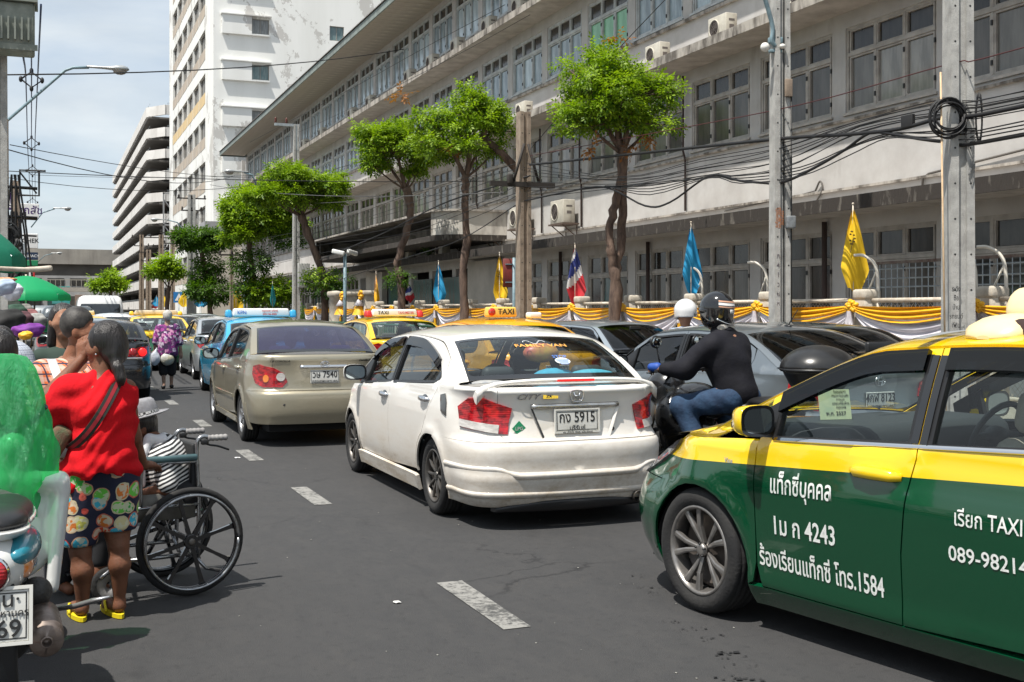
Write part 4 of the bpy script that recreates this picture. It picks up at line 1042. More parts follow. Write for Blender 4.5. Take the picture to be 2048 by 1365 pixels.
def car_def(L,W,H,WB,roh,deck=1.03,belt=(1.03,.97,.90),nose=.64,rw=(.36,1.085,1.0,1.385),ws=(2.95,1.36,3.75,.98),yb=2.12,ya=3.14,
   dlo_rear=.86,rear_prof=None,side_prof=None,bump=.64,sill=.27,fr=.95,rbow=.12,wr=.305,hood=.80,peak=None,tumble=.33,front_round=1.,rear_round=1.,back=None,Ra=.335,cap=None,crown=.055):
 h = W/2;yr,yf = roh,roh+WB
 out = [(0,0),(.42*h,0),(.80*h,.045*rear_round),(.955*h,.22),(1.0*h,.6),(1.004*h,L*.3),(1.006*h,L*.52),(1.0*h,L-1.15),(.975*h,L-.62),(.86*h,L-.22*front_round),(.52*h,L-.03),(0,L)]
 zt = [(-.1,deck),(.3,deck),(dlo_rear,belt[0]),(yb,belt[1]),(ya-.05,belt[2]),(ws[2]-.15,belt[2]-.035),((ws[2]+L)/2,hood),(L-.25,nose+.05),(L,nose),(L+.1,nose-.03)]
 side = side_prof or [(.12,.075),(.25,.045),(.36,.018),(.5,.004),(.66,0),(.80,.004),(.9,.016),(1.0,.030),(1.3,.03)]
 rear = rear_prof or [(.12,.10),(.24,.045),(.36,.010),(.5,0),(.60,.004),(.66,.03),(.78,.045),(.92,.05),(1.02,.035),(1.3,.04)]
 front = [(.12,.12),(.22,.07),(.3,.03),(.45,0),(.55,.01),(.65,.05),(.75,.12),(.9,.25),(1.3,.4)]
 pk = peak or (rw[2]+ws[0])/2
 centre = [(rw[0],rw[1],.008,rbow),((rw[0]+rw[2])/2,(rw[1]+rw[3])/2+.022,.02,rbow*.75),(rw[2],rw[3],.032,rbow*.45),(rw[2]+.28,rw[3]+(H-rw[3])*.62,crown*.85,rbow*.2),(pk,H,crown,0.),(ws[0]-.32,ws[1]+(H-ws[1])*.62,crown*.9,-.03),(ws[0],ws[1],.04,-.07),((ws[0]+ws[2])/2,(ws[1]+ws[3])/2+.02,.03,-.15),(ws[2],ws[3],.02,-.22)]
 S = Shape(out,L,zt,side,rear,front,centre,yr,yf,Ra=Ra,tumble=tumble)
 o = np.argsort(S.ye);ez = lambda y: float(np.interp(y,S.ye[o],S.ze[o]));bz = lambda y: float(S.zt(y))+.012
 capf = cap or (lambda y: 9)
 def top_line(ys): return [(y,min(ez(y)-.050,capf(y))) for y in ys]
 ys = np.linspace(dlo_rear,yb-.055,12);r_top = [(float(y),z) for y,z in top_line(ys)]
 zlow = bz(dlo_rear)
 hgt = r_top[0][1]-zlow
 dlo_r = [(yb-.055,bz(yb))]+r_top[::-1][:-1]+[(dlo_rear+.03,zlow+hgt*.88),(dlo_rear,zlow+hgt*.55),(dlo_rear+.015,zlow+hgt*.22),(dlo_rear+.07,zlow)]
 ys = np.linspace(yb+.055,ya+.25,16);f_top = [(float(y),z) for y,z in top_line(ys) if z > bz(y)+.07 and y < ya+.16]
 yE = f_top[-1][0]
 dlo_f = [(yb+.055,bz(yb))]+f_top+[(yE+.012,bz(yE)+.03),(yE,bz(yE))]
 # cut the sail (mirror corner) off the front window
 yS = ya-.10
 sail = [(yS+.01,bz(yS)-.006)]+[(y,z+.004) for y,z in f_top if y > yS+.01]+[(yE+.012,bz(yE)-.006)]
 dlo_f = [(yb+.055,bz(yb))]+[p for p in f_top if p[0] <= yS-.01]+[(yS,min(ez(yS)-.05,capf(yS))),(yS,bz(yS))]
 sail = [(yS+.012,bz(yS)-.004),(yS+.012,ez(yS)-.052)]+[p for p in f_top if p[0] > yS+.02]+[(yE+.01,bz(yE)-.004)]
 rr = Ra+.035;yc = dlo_rear-.11
 back = back or [(dlo_rear-.09,zlow+hgt*.5),(dlo_rear-.03,zlow-.03),(dlo_rear+.10,zlow-.16),(yr+rr*math.cos(R(62))-.03,S.zc+rr*math.sin(R(62))+.09)]
 nq = lambda y: float(np.interp(y,S.cn[:,0],S.Q))
 P = dict(ya=ya,yb=yb,yc=yc,sill=sill,belt=belt[1],bump_top=bump,dlo_f=dlo_f,dlo_r=dlo_r,sail=sail,rd_back=back,fend_end=L-.52,lid_a=None,q=(0.,nq(rw[2]),nq(ws[0]),S.QT),
    wr=wr,track=h-.025,rim='five',handles=[(yb+.13,belt[1]-.115,0),(dlo_rear+.10 if dlo_rear+.10 > yr+.12 else yr+.15,belt[0]-.135,0)],belt_line=[(y,bz(y)-.018) for y in np.linspace(dlo_rear+.05,yS,12)])
 P['lid_a'] = ax(S,.62)
 return S,P
def ax(S,x):                                                       # arc coordinate at the rear face for lateral offset x
 k = S.A < S.y1;return float(np.interp(x,S.PX[k],S.A[k]))
def afx(S,x):
 k = S.A > S.y2;o = np.argsort(S.PX[k]);return float(np.interp(x,S.PX[k][o],S.A[k][o]))
def place(kind,label,cat,X,Y,rz,group=None):
 return thing(kind,label,cat,(X,Y,0),rz,group)
def badge_text(root,S,a_or_x,z,body,size,mat,off=.004,w=1.):
 """raised lettering on the rear face (x centre, z)"""
 v,f = text_mesh(body,size,.002,'CENTER',.008,.25);v = v*np.array([w,1,1]);out = []
 for p in v:
  x = a_or_x+p[0];q = S.F(ax(S,abs(x)),z+p[1]);out.append((x,float(q[1])-off-p[2],z+p[1]))
 return mesh_obj('badge',out,f,mat,root)
def side_text(root,S,y,z,body,size,mat,off=.0035,w=1.,slope=0.,bold=.004,sgn=-1,parent=None):
 """flat lettering on the left flank (x<0 side): reads towards the rear"""
 v,f = text_mesh(body,size,0.,'LEFT',bold);out = []
 for p in v:
  yy = y-p[0]*w;zz = z+p[1]+slope*(p[0]*w);q = S.F(yy,zz);out.append((sgn*(float(q[0])+off),yy,zz))
 return mesh_obj('lettering',out,f,mat,parent or root)
def rear_disc(root,name,x,z,S,r,mat,n=20,off=.006):
 mb = MB();y = float(S.F(ax(S,abs(x)),z)[1])
 mb.lathe([(r,0),(r*.92,.008),(r*.5,.012),(.001,.013)],n,Matrix.Translation((x,y+.002,z)) @ Matrix.Rotation(R(90),4,'X'));return mb.build(name,mat,root)
# ---------------- white sedan, middle of the picture
S,P = car_def(4.39,1.70,1.47,2.55,.95,deck=1.035,rear_prof=[(.12,.10),(.2,.03),(.32,.0),(.40,-.012),(.44,.008),(.55,.0),(.62,.010),(.67,.055),(.80,.085),(.93,.075),(.99,.045),(1.04,.03),(1.3,.04)],
    rear_round=1.5,wr=.302,cap=lambda y: 1.06+.33*math.sqrt(max(0,min(1,(y-.80)/1.1))))
body = paint('paint_pearl_white',(.80,.775,.73),0,.28,1.,1.35,mud=(.34,.27,.19))
P.update(paint=body,glass=G_mid,rglass=G_clear,sglass=G_mid,rim='ten',rim_mat=M_alud,rimr=.208,bump_bot=.17,skirt_z=.15,skirt_off=.03,mirror_mat=body,handle_mat=M_chrome,cup_mat=M_gloss,seat=M_dash)
q = lambda x: ax(S,x)
P['tail'] = [('tail_light',[(q(.51),.885),(q(.535),.78),(q(.545),.695),(.39,.735),(.43,.885),(.30,.955),(q(.74),.965)],M_redlit,.012)]
q_lens = [(q(.61),.762),(q(.618),.700),(.395,.742),(.405,.795)]
P['tail'].append(('reversing_lens',q_lens,M_clearlens,.017))
P['lid_kink'] = .70
white = place('white_sedan','dusty pearl white sedan with a boot spoiler, chrome handles and plate 5915','car',3.62,7.63,0)
sedan(white,S,P)
def spoiler():
 mb = MB();rings = []
 for t in np.linspace(-1,1,33):
  x = t*.74;a = abs(t);y0 = .055+.10*a**2.2+.02;z = 1.085-.048*a**3.+(-.025 if a > .97 else 0);th = .026 if a < .80 else .026+.09*smoothstep((a-.8)/.2);w = .15-.05*smoothstep((a-.8)/.2)
  zz = z if a < .8 else z-.02*((a-.8)/.2)
  rings.append([(x,y0,zz),(x,y0+.012,zz+.014),(x,y0+w*.6,zz+.008),(x,y0+w,zz-.006),(x,y0+w*.95,zz-.016),(x,y0+w*.5,zz-th*.55),(x,y0+.01,zz-th*.7)])
 mb.loft(rings);
 return mb
sp = spoiler().build('boot_spoiler',body,white)
mb = MB();mb.rbox((.0,.068,1.082),(.30,.02,.016),.006);mb.build('brake_light',M_brake,white)
# number-plate recess, chrome garnish, emblem, badges, sticker
zf = lambda x,z: float(S.F(q(abs(x)),z)[1])
mb = MB();mb.add([(-.34,zf(.34,.86)-.004,.875),(.34,zf(.34,.86)-.004,.875),(.26,zf(.26,.72)-.006,.665),(-.26,zf(.26,.72)-.006,.665)],[(3,2,1,0)]);mb.build('plate_recess',body,white)
mb = MB()
for sx in (-1,1): mb.add([(sx*.36,zf(.36,.87)-.018,.88),(sx*.34,zf(.34,.87)-.005,.878),(sx*.255,zf(.26,.69)-.007,.668),(sx*.275,zf(.27,.69)-.016,.662)],[(0,1,2,3),(3,2,1,0)])
mb.build('plate_recess_lip',body,white)
mb = MB();rings = []
for t in np.linspace(-1,1,17):
 x = t*.355;y = zf(x,.895)-.022;rings.append([(x,y,.880),(x,y-.004,.888),(x,y-.001,.905),(x,y+.012,.912),(x,y+.02,.882)])
mb.loft(rings);mb.build('boot_garnish',noisy('garnish_chrome',(.60,.59,.57),(.42,.41,.39),12,.25,metal=.9),white)
plate(white,zf(0,.78)-.022,.782,.345,.155,'กง 5915','บุรีรัมย์',tilt=R(-4),small='หจ.บุรีรัมย์ (044) 620-934-6',x=.005)
mb = MB();z0 = .965;y = zf(0,z0)-.004                                             # H-shaped emblem in a rounded frame
fr = [(-.047,.034),(.047,.034),(.036,-.034),(-.036,-.034)]
mb.tube([(fx,y-.004,z0+fz) for fx,fz in sub(fr,6,True)]+[(fr[0][0],y-.004,z0+fr[0][1])],.0048,6)
for s in (-1,1): mb.tube([(s*.026,y-.005,z0+.029),(s*.015,y-.006,z0+.0),(s*.022,y-.005,z0-.030)],.006,6)
mb.tube([(-.016,y-.006,z0),(.016,y-.006,z0)],.006,6);mb.build('emblem',M_chrome,white)
badge_text(white,S,-.385,.965,'CITY',.058,M_chrome,.006,1.35)
mb = MB();mb.box(-.27,-.15,zf(.2,.965)-.007,zf(.2,.965)-.003,.950,.982);mb.build('badge',M_chrome,white)
badge_text(white,S,-.225,.966,'ZX',.028,M_ink,.011,1.2)
mb = MB();cx_,cz_ = -.445,.738;y = zf(.445,.74)-.007
mb.add([(cx_-.056,y,cz_),(cx_,y,cz_-.056),(cx_+.056,y,cz_),(cx_,y,cz_+.056)],[(0,1,2,3)]);mb.build('gas_sticker',principled('sticker_green',(.02,.30,.14),.4),white)
put_text('lettering','LPG',.036,Matrix.Translation((cx_,y-.0015,cz_-.002)) @ Matrix.Rotation(R(90),4,'X'),M_plate,white,.0004,.012)
mb = MB();mb.lathe([(.016,0),(.016,.006),(.009,.008),(.001,.005)],16,Matrix.Translation((.30,zf(.3,.71)-.004,.712)) @ Matrix.Rotation(R(90),4,'X'));mb.build('boot_lock',M_rub,white)
# bumper lips of the body kit, dark diffuser, exhaust, fuel flap trim, weather shields
for z0,amp in ((.405,.05),(.27,.0)):
 mb = MB();rings = []
 for a in np.linspace(S.a0+.0,.60,30):
  for_x = float(np.interp(a,S.A,S.PX));zz = z0+(amp*smoothstep((for_x-.45)/.2) if amp else 0);p = S.F(a,zz);nn = np.array([np.interp(a,S.A,S.NX),np.interp(a,S.A,S.NY)])
  o = lambda d,dz: (float(p[0]+nn[0]*d),float(p[1]+nn[1]*d),float(zz+dz));rings.append([o(-.008,.022),o(.010,.006),o(.014,-.004),o(.002,-.03),o(-.01,-.034)])
 vsn = len(rings);mb.loft(rings,close=False,caps=False);mb.loft([[(-x,y,z) for x,y,z in r][::-1] for r in rings],close=False,caps=False);mb.build('bumper_lip',body,white)
mb = MB();rings = []
for x in np.linspace(-.62,.62,21): y = zf(x,.22)-.012+.06*abs(x);zt_ = .215-.05*(abs(x)/.62)**3;rings.append([(x,y,zt_),(x,y-.006,zt_-.02),(x,y+.01,.135),(x,y+.1,.13),(x,y+.1,zt_)])
mb.loft(rings);mb.build('rear_diffuser',M_rub,white)
mb = MB();M_ = Matrix.Translation((.50,.02,.20)) @ Matrix.Rotation(R(-90),4,'X');mb.lathe([(.04,0),(.045,.01),(.042,.16),(.036,.16),(.034,.01)],16,M_);mb.build('exhaust_pipe',M_alud,white)
fl = [(.64,.80),(.74,.83),(.79,.95),(.70,.965),(.655,.90)]
surf_panel('fuel_flap_cover',S.F,[(y-.05,z) for y,z in fl],M_gloss,white,off=.009,edge=.01,mirror=True,step=.05)
for nm,poly in (('weather_shield',P['dlo_f']),('weather_shield',P['dlo_r'])):
 for sg in (True,False):
  tp = [p for p in poly if p[1] > 1.14 and p[0] > .93];tp = sorted(tp);up = [(y,z+.02) for y,z in tp];dn = [(y,z-.055) for y,z in tp][::-1]
  surf_panel(nm,S.F,up+dn,glass_mat('smoked_acrylic',(.07,.06,.10),.9),white,off=.022,edge=.02,mirror=sg,step=.06)
# things on the parcel shelf and stickers on the rear glass
def shelf_item(label,name,cat,mat,cx,cy,cz,r,par):
 mb = MB();mb.ell((0,0,0),r,14,9);o = mb.build(name,mat,None);o.location = Vector(par.location)+Vector((cx,cy,cz));return tag(o,label,cat)
shelf_item('light blue plush pillow on the right of the white sedan parcel shelf','cushion','cushion',noisy('plush_blue',(.10,.42,.55),(.06,.32,.45),12,.95),.40,.62,1.045,(.24,.12,.085),white)
shelf_item('sky blue round cushion in the middle of the white sedan parcel shelf','cushion','cushion',noisy('plush_blue2',(.06,.35,.52),(.05,.28,.42),12,.95),.06,.60,1.05,(.20,.12,.095),white)
shelf_item('crumpled pale cloth at the left end of the white sedan parcel shelf','cloth','cloth',noisy('shelf_cloth',(.55,.50,.48),(.3,.3,.34),14,.95),-.46,.66,1.0,(.20,.12,.06),white)
shelf_item('red and yellow printed balloon behind the white sedan rear window','balloon','balloon',noisy('balloon_print',(.45,.05,.08),(.55,.32,.05),5,.4),.10,.95,1.25,(.16,.08,.08),white)
shelf_item('tan cap lying between the blue cushions of the white sedan','cap','cap',noisy('cap_tan',(.35,.24,.12),(.2,.17,.1),9,.9),.2,.55,1.02,(.14,.07,.04),white)
mb = MB()
def on_glass(u,qv,off=.004):
 p = S.S(u,qv);n_ = np.cross(S.S(u+.01,qv)-S.S(u-.01,qv),S.S(u,qv+.01)-S.S(u,qv-.01));n_ /= np.linalg.norm(n_);n_ = n_ if n_[2] > 0 else -n_;return tuple(p+n_*off)
def glass_text(txt,u0,q0_,size,mat,w=1.,parent=white,nm='window_sticker',shear=0.):
 v,f = text_mesh(txt,size,0.,'CENTER',.012,shear);out = [on_glass(u0+p[0]*w,q0_+p[1]) for p in v];return mesh_obj(nm,out,f,mat,parent)
M_stk = principled('sticker_white',(.75,.78,.8),.5);M_sty = principled('sticker_orange',(.8,.38,.08),.5);M_stb = principled('sticker_blue',(.08,.2,.55),.5)
glass_text('FAMILY VAN',.04,.50,.075,M_sty,1.15);glass_text('◠◡◠',.0,.56,.08,M_stk,1.)
glass_text('STOP',.12,.30,.06,M_stb,.9)
mb = MB();n_ = 16;mb.add([on_glass(.12+.065*math.cos(6.283*i/n_),.235+.05*math.sin(6.283*i/n_),.003) for i in range(n_)],[tuple(range(n_))]);mb.build('window_sticker',M_stk,white)
mb = MB()
for k in range(5): mb.add([on_glass(.12+s_*(.058-.006*k),.255-.017*k+dz,.005) for s_,dz in ((-1,0),(1,0),(1,-.008),(-1,-.008))],[(0,1,2,3)])
mb.build('window_sticker',M_stb,white)['kind'] = 'stuff'
print('white car faces',sum(len(o.data.polygons) for o in white.children_recursive if o.type == 'MESH'))
SH_white = S
# ---------------- gold sedan ahead of it
S,P = car_def(4.53,1.705,1.48,2.60,.98,deck=1.075,belt=(1.03,.96,.90),nose=.66,rw=(.42,1.10,1.10,1.405),ws=(3.0,1.38,3.72,1.0),yb=2.16,ya=3.18,dlo_rear=1.02,rear_round=1.4,bump=.66,
    rear_prof=[(.12,.12),(.24,.05),(.33,.02),(.40,.0),(.5,-.004),(.60,.0),(.645,.015),(.68,.05),(.85,.062),(1.0,.055),(1.06,.04),(1.3,.04)],wr=.305)
gold = paint('paint_champagne',(.40,.36,.265),.65,.32,1.,.45,mud=(.22,.19,.14))
q = lambda x: ax(S,x)
P.update(paint=gold,glass=G_mid,rglass=G_violet,sglass=G_mid,rim='seven',rimr=.205,mirror_mat=M_rub,bump_bot=.27,skirt_z=.19,skirt_off=.012,seat=noisy('seat_cover_violet',(.20,.18,.34),(.13,.12,.24),9,.9),lid_kink=.74)
P['tail'] = [('tail_light',[(q(.50),.70),(q(.44),.76),(q(.48),.86),(q(.60),.925),(.20,.965),(.34,.945),(.36,.85),(.28,.745),(.12,.70)],M_red,.012),('reversing_lens',[(q(.52)+.055*math.cos(t),.82+.05*math.sin(t)) for t in np.linspace(0,6.0,12)],M_clearlens,.018),('turn_lens',[(q(.70)+.045*math.cos(t),.80+.045*math.sin(t)) for t in np.linspace(0,6.0,12)],M_amber,.018)]
car = place('gold_sedan','champagne gold sedan with violet tinted rear window and plate 7540','car',3.02,13.29,0)
sedan(car,S,P);zf = lambda x,z,S=S: float(S.F(ax(S,abs(x)),z)[1])
mb = MB();rings = []
for t in np.linspace(-1,1,13):
 x = t*.29;y = zf(x,.93)-.02;rings.append([(x,y,.915),(x,y-.006,.93),(x,y,.952),(x,y+.02,.955),(x,y+.02,.912)])
mb.loft(rings);mb.build('boot_garnish',M_chrome,car)
mb = MB();n = 20;c = (0,zf(0,.955)-.026,.962)
for a,b in ((.052,.036),(.022,.036),(.036,.014)): mb.tube([(c[0]+a*math.cos(6.2832*i/n),c[1],c[2]+b*math.sin(6.2832*i/n)+(.012 if b == .014 else 0)) for i in range(n+1)],.0042,6)
mb.build('emblem',M_chrome,car)
plate(car,zf(0,.80)-.012,.815,.34,.155,'วษ 7540','กรุงเทพมหานคร',tilt=R(-3),frame=False)
badge_text(car,S,-.52,1.0,'1.8 COROLLA',.034,M_rub,.004,1.1);badge_text(car,S,.52,1.0,'Corolla ALTIS',.034,M_rub,.004,1.1)
for x in (-.48,.48):
 mb = MB();mb.lathe([(.013,0),(.012,.004),(.001,.005)],12,Matrix.Translation((x,zf(x,.5)-.0,.5)) @ Matrix.Rotation(R(90),4,'X'));mb.build('parking_sensor',M_rub,car)
for sg in (True,False):
 surf_panel('side_moulding',S.F,[(1.45,.50),(3.1,.49),(3.1,.53),(1.45,.54)],gold,car,off=.014,edge=.014,mirror=sg,step=.12)
 surf_panel('mud_flap',S.F,[(.50,.18),(.62,.18),(.62,.46),(.56,.5)],gold,car,off=.006,edge=.02,mirror=sg,step=.1)
for x,z in ((-.02,1.2),(.30,1.19)): glow_person(car,x,2.3 if x > 0 else 2.0,z,principled('occupant_hair',(.03,.025,.022),.8))
# ---------------- two-tone taxi in the right foreground
TX_rz = R(10.6)
S,P = car_def(4.62,1.775,1.53,2.70,1.02,deck=1.13,belt=(1.09,1.012,.962),nose=.70,rw=(.42,1.15,1.12,1.45),ws=(2.82,1.455,3.86,1.015),yb=2.335,ya=3.28,dlo_rear=.98,wr=.330,hood=.885,Ra=.385,bump=.66,crown=.05,sill=.235,
    side_prof=[(.10,.12),(.17,.07),(.24,.035),(.34,.030),(.5,.016),(.64,.006),(.76,.0),(.84,.012),(.90,.018),(1.0,.03),(1.3,.03)],fr=.95)
taxi_m = paint('paint_taxi_green_yellow',(.0004,.050,.019),0,.16,.55,.03,two=((.84,.56,.006),1.015,-.0553),mud=(.05,.06,.045))
q = lambda x: ax(S,x)
P.update(paint=taxi_m,glass=G_clear,rim='double',rimr=.235,ww=.205,mirror_pos=(3.22,1.062),bb=.075,hscale=1.25,belt_trim=M_chrome,mirror_mat=taxi_m,handles=[(2.54,.880,0),(1.32,.91,0)],skirt_z=.13,skirt_off=0,gloss_pillar=True,handle_mat=paint('paint_handle_yellow',(.84,.56,.006),0,.2,1.),seat=M_seatb,bump_bot=.17,steer=R(-3),fb_top=.66)
P['rim_mat'] = noisy('alloy_machined',(.34,.32,.30),(.20,.19,.18),9,.36,metal=.7)
P['tail'] = [('tail_light',[(q(.48),.78),(q(.52),.95),(.30,1.0),(.46,.98),(.40,.84),(.2,.77)],M_red,.012)]
L_ = S.L;qa = lambda x: afx(S,x)
P['head'] = [('headlight',[(3.98,.885),(L_-.28,.83),(qa(.62),.765),(qa(.46),.72),(qa(.44),.66),(qa(.70),.655),(L_-.33,.70),(4.12,.79)],glass_mat('headlight_lens',(.5,.5,.52),1.,.02,(.10,.10,.11),.55),.014)]
taxi_pos = (4.11,2.10)
def front_place(Xf,Yf,rz,wy,half):                             # root position from the left front wheel's ground contact
 c,s = math.cos(rz),math.sin(rz);lx,ly = -half,wy;return Xf-(lx*c-ly*s),Yf-(lx*s+ly*c)
X_,Y_ = front_place(3.15,5.25,TX_rz,S.yf,.8875)
taxi = place('taxi','green taxi with yellow roof and white Thai lettering, cut off by the right edge','taxi',X_,Y_,TX_rz)
sedan(taxi,S,P)
SH_taxi = S
M_stencil = worn_paint('stencil_white',(.72,.73,.70),(.30,.38,.33),.60)
side_text(taxi,S,3.17,.752,'แท็กซี่บุคคล',.125,M_stencil,w=.67,slope=.03,bold=.014)
side_text(taxi,S,3.165,.553,'1ม ก 4243',.125,M_stencil,w=.76,slope=.02,bold=.016)
side_text(taxi,S,3.26,.385,'ร้องเรียนแท็กซี่ โทร.1584',.125,M_stencil,w=.62,slope=-.01,bold=.014)
side_text(taxi,S,2.13,.748,'เรียก TAXI โทร',.092,M_stencil,w=.76,slope=.01,bold=.010)
side_text(taxi,S,2.16,.598,'089-9821463',.088,M_stencil,w=.95,slope=.0,bold=.012)
side_text(taxi,S,3.50,.835,'Vios',.035,M_chrome,bold=.012)
for nm,poly in (('weather_shield',P['dlo_f']),('weather_shield',P['dlo_r'])):
 for sg in (True,False):
  tp = sorted([p for p in poly if p[1] > 1.07 and p[0] > 1.12]);up = [(y,z+.028) for y,z in tp];dn = [(y,z-.065) for y,z in tp][::-1]
  surf_panel(nm,S.F,up+dn,glass_mat('smoked_acrylic_blue',(.02,.025,.035),.9),taxi,off=.028,edge=.026,mirror=sg,step=.05)
# inspection papers on the windscreen, radio aerial, roof sign on its strap
mb = MB();mb.box(.30,.52,0,.004,0,.2);o = mb.build('permit_card',noisy('permit_paper',(.55,.58,.35),(.40,.48,.32),9,.6),taxi);o.location = (-.66,3.34,1.035);o.rotation_euler = (R(-12),0,R(-20));o.scale = (.8,1,.78)
put_text('lettering','พ.ศ. 2557',.035,Matrix.Translation((.41,-.003,.04)) @ Matrix.Rotation(R(90),4,'X'),M_ink,o,.0004,.006)
for k in range(5): put_text('lettering',['ใบอนุญาต','กรมการขนส่ง','ทางบก','รถยนต์รับจ้าง','กรุงเทพ'][k],.022,Matrix.Translation((.45,-.003,.185-.026*k)) @ Matrix.Rotation(R(90),4,'X'),M_ink,o,.0004)
M_sign = noisy('sign_cream_plastic',(.74,.62,.38),(.62,.50,.29),3,.4)
rs = thing('taxi_roof_sign','cream plastic roof sign housing strapped on the green and yellow taxi','taxi sign',(X_,Y_,0),TX_rz)
mb = MB();rings = []
for x,w,h,y in ((-.60,.03,.02,0),(-.58,.10,.05,0),(-.53,.14,.095,0),(-.45,.16,.12,0),(-.36,.16,.125,0),(-.33,.15,.11,0),(.33,.15,.11,0),(.36,.16,.125,0),(.45,.16,.12,0),(.53,.14,.095,0),(.60,.03,.02,0)):
 rings.append([(x,2.20+w*math.cos(t),1.492-.05*abs(x)**2+h*.8*max(0,math.sin(t))**.6) for t in np.linspace(-.0,math.pi,12)])
mb.loft(rings);mb.build('sign_foot',M_sign,rs);mb = MB();mb.ell((-.50,2.085,1.52),(.022,.06,.045),12,8,Matrix.Rotation(R(20),4,'Y'));mb.build('sign_slot',principled('slot_dark',(.03,.012,.01),.8),rs)
mb = MB();mb.rbox((.04,2.20,1.625),(.80,.20,.15),.06,4,taper=.86);mb.build('sign_case',M_sign,rs)
put_text('lettering','TAXI',.12,Matrix.Translation((.0,2.098,1.625)) @ Matrix.Rotation(R(90),4,'X'),M_ink,rs,.002,.012)
mb = MB();rings = []
for t in np.linspace(-1,1,25):
 x = t*.70;z = float(S.S(abs(x)/S.xe.max()*.75,P['q'][1]+1.3)[2]);rings.append([(x,2.42,z+.004),(x,2.48,z+.004),(x,2.48,z+.007),(x,2.42,z+.007)])
mb.loft(rings,smooth=False);mb.build('strap',principled('webbing_grey',(.20,.21,.22),.7),rs)
# ---------------- silver-grey sedan beyond the motorcycle
S,P = car_def(4.30,1.70,1.47,2.55,.90,deck=1.07,belt=(1.04,.98,.92),nose=.66,rw=(.40,1.105,1.12,1.40),ws=(2.82,1.385,3.62,1.0),yb=2.08,ya=3.05,dlo_rear=.95,rear_round=1.8,wr=.30,bump=.62)
grey = paint('paint_blue_grey',(.24,.27,.29),.65,.30,1.,.35,mud=(.16,.15,.13))
q = lambda x: ax(S,x)
P.update(paint=grey,glass=G_dark,rglass=G_dark,mirror_mat=M_rub,rim='five',handle_mat=M_chrome,mirror_pos=(3.06,1.03))
P['tail'] = [('tail_light',[(q(.52),.80),(q(.56),.92),(.14,.985),(.34,.96),(.36,.86),(.22,.72),(q(.66),.70)],M_redlit,.012)]
vios = place('grey_sedan','blue-grey sedan with black tinted windows beyond the motorcyclist, plate 8123','car',6.98,8.35,R(4.5))
sedan(vios,S,P);zf = lambda x,z,S=S: float(S.F(ax(S,abs(x)),z)[1])
plate(vios,zf(0,.80)-.012,.78,.34,.155,'4กฬ 8123','กรุงเทพมหานคร',frame=False)
mb = MB();n = 20;c = (0,zf(0,.955)-.008,.955)
for a,b in ((.058,.042),(.024,.042),(.042,.016)): mb.tube([(c[0]+a*math.cos(6.2832*i/n),c[1],c[2]+b*math.sin(6.2832*i/n)+(.012 if b == .016 else 0)) for i in range(n+1)],.0045,6)
mb.build('emblem',M_chrome,vios)
mb = MB();mb.ell((.0,1.30,1.435),(.03,.05,.02));mb.tube([(.0,1.30,1.44),(.0,1.15,1.60)],[.007,.004],6);mb.build('aerial',M_rub,vios)
mb = MB();p0 = S.S(0,P['q'][0]+.25);mb.rbox((0,float(p0[1])+.10,float(p0[2])-.03),(.30,.04,.03),.01);mb.build('brake_light',M_brake,vios)
# ---------------- the rest of the traffic: each car its own build, coarser the farther it stands
def traffic(name,label,dims,X,Y,rz,pm,glass,det=1,tailp=None,rimk='five',roofsign=None,extra=None,taillit=False,mirror_mat=None,two=None,Lsc=1.,shape_kw=None,box=None,group=None):
 L,W,H,WB,roh = dims;kw = dict(wr=.30,rear_round=1.3);kw.update(shape_kw or {})
 S,P = car_def(L,W,H,WB,roh,**kw);q = lambda x: ax(S,x)
 P.update(paint=pm,glass=glass,rim=rimk,mirror_mat=mirror_mat or pm,bpillar=det > 0)
 P['tail'] = [('tail_light',tailp(q) if tailp else [(q(.55),.76),(q(.55),.92),(.16,.98),(.34,.95),(.34,.80),(.2,.74)],M_redlit if taillit else M_red,.012)]
 L_ = S.L;qa = lambda x: afx(S,x)
 P['head'] = [('headlight',[(L_-.62,.80),(L_-.30,.74),(qa(.55),.69),(qa(.48),.58),(qa(.72),.56),(L_-.42,.64)],M_clearlens,.014)]
 car = place(name,label,'taxi' if 'taxi' in name else 'car',X,Y,rz,group);sedan(car,S,P,det)
 y = float(S.F(ax(S,0),.80)[1]);
 if det > 0: plate(car,y-.012,.80,.34,.155,extra or 'ศฉ 3902','กรุงเทพมหานคร',frame=False)
 else: mb = MB();mb.box(-.17,.17,y-.02,y-.01,.72,.88);mb.build('number_plate',M_plate,car)
 car['_'] = 0;del car['_']
 return car,S,P
HB = dict(rw=(.30,1.08,.80,1.42),ws=(2.85,1.39,3.60,1.0),yb=2.0,ya=3.0,dlo_rear=.8,wr=.30)
civ = paint('paint_black',(.014,.016,.02),.2,.22,1.,.25,mud=(.09,.08,.07))
c1,S1,P1 = traffic('black_sedan','black sedan with twin round red tail lights in the left lane behind the couple',(4.54,1.75,1.44,2.70,.93),.86,20.9,0,civ,G_mid,1,lambda q: [(q(.40),.80),(q(.45),.90),(q(.70),.955),(.28,.965),(.30,.86),(.15,.77),(q(.6),.76)],taillit=True)
for sx in (-1,1):
 for x in (.52,.68):
  y = float(S1.F(ax(S1,x),.86)[1]);mb = MB();mb.lathe([(.072,-.01),(.070,.02),(.05,.028),(.001,.026)],18,Matrix.Translation((sx*x,y-.012,.862)) @ Matrix.Rotation(R(90),4,'X') );mb.build('round_lamp',M_brake if x > .6 else M_redlit,c1)
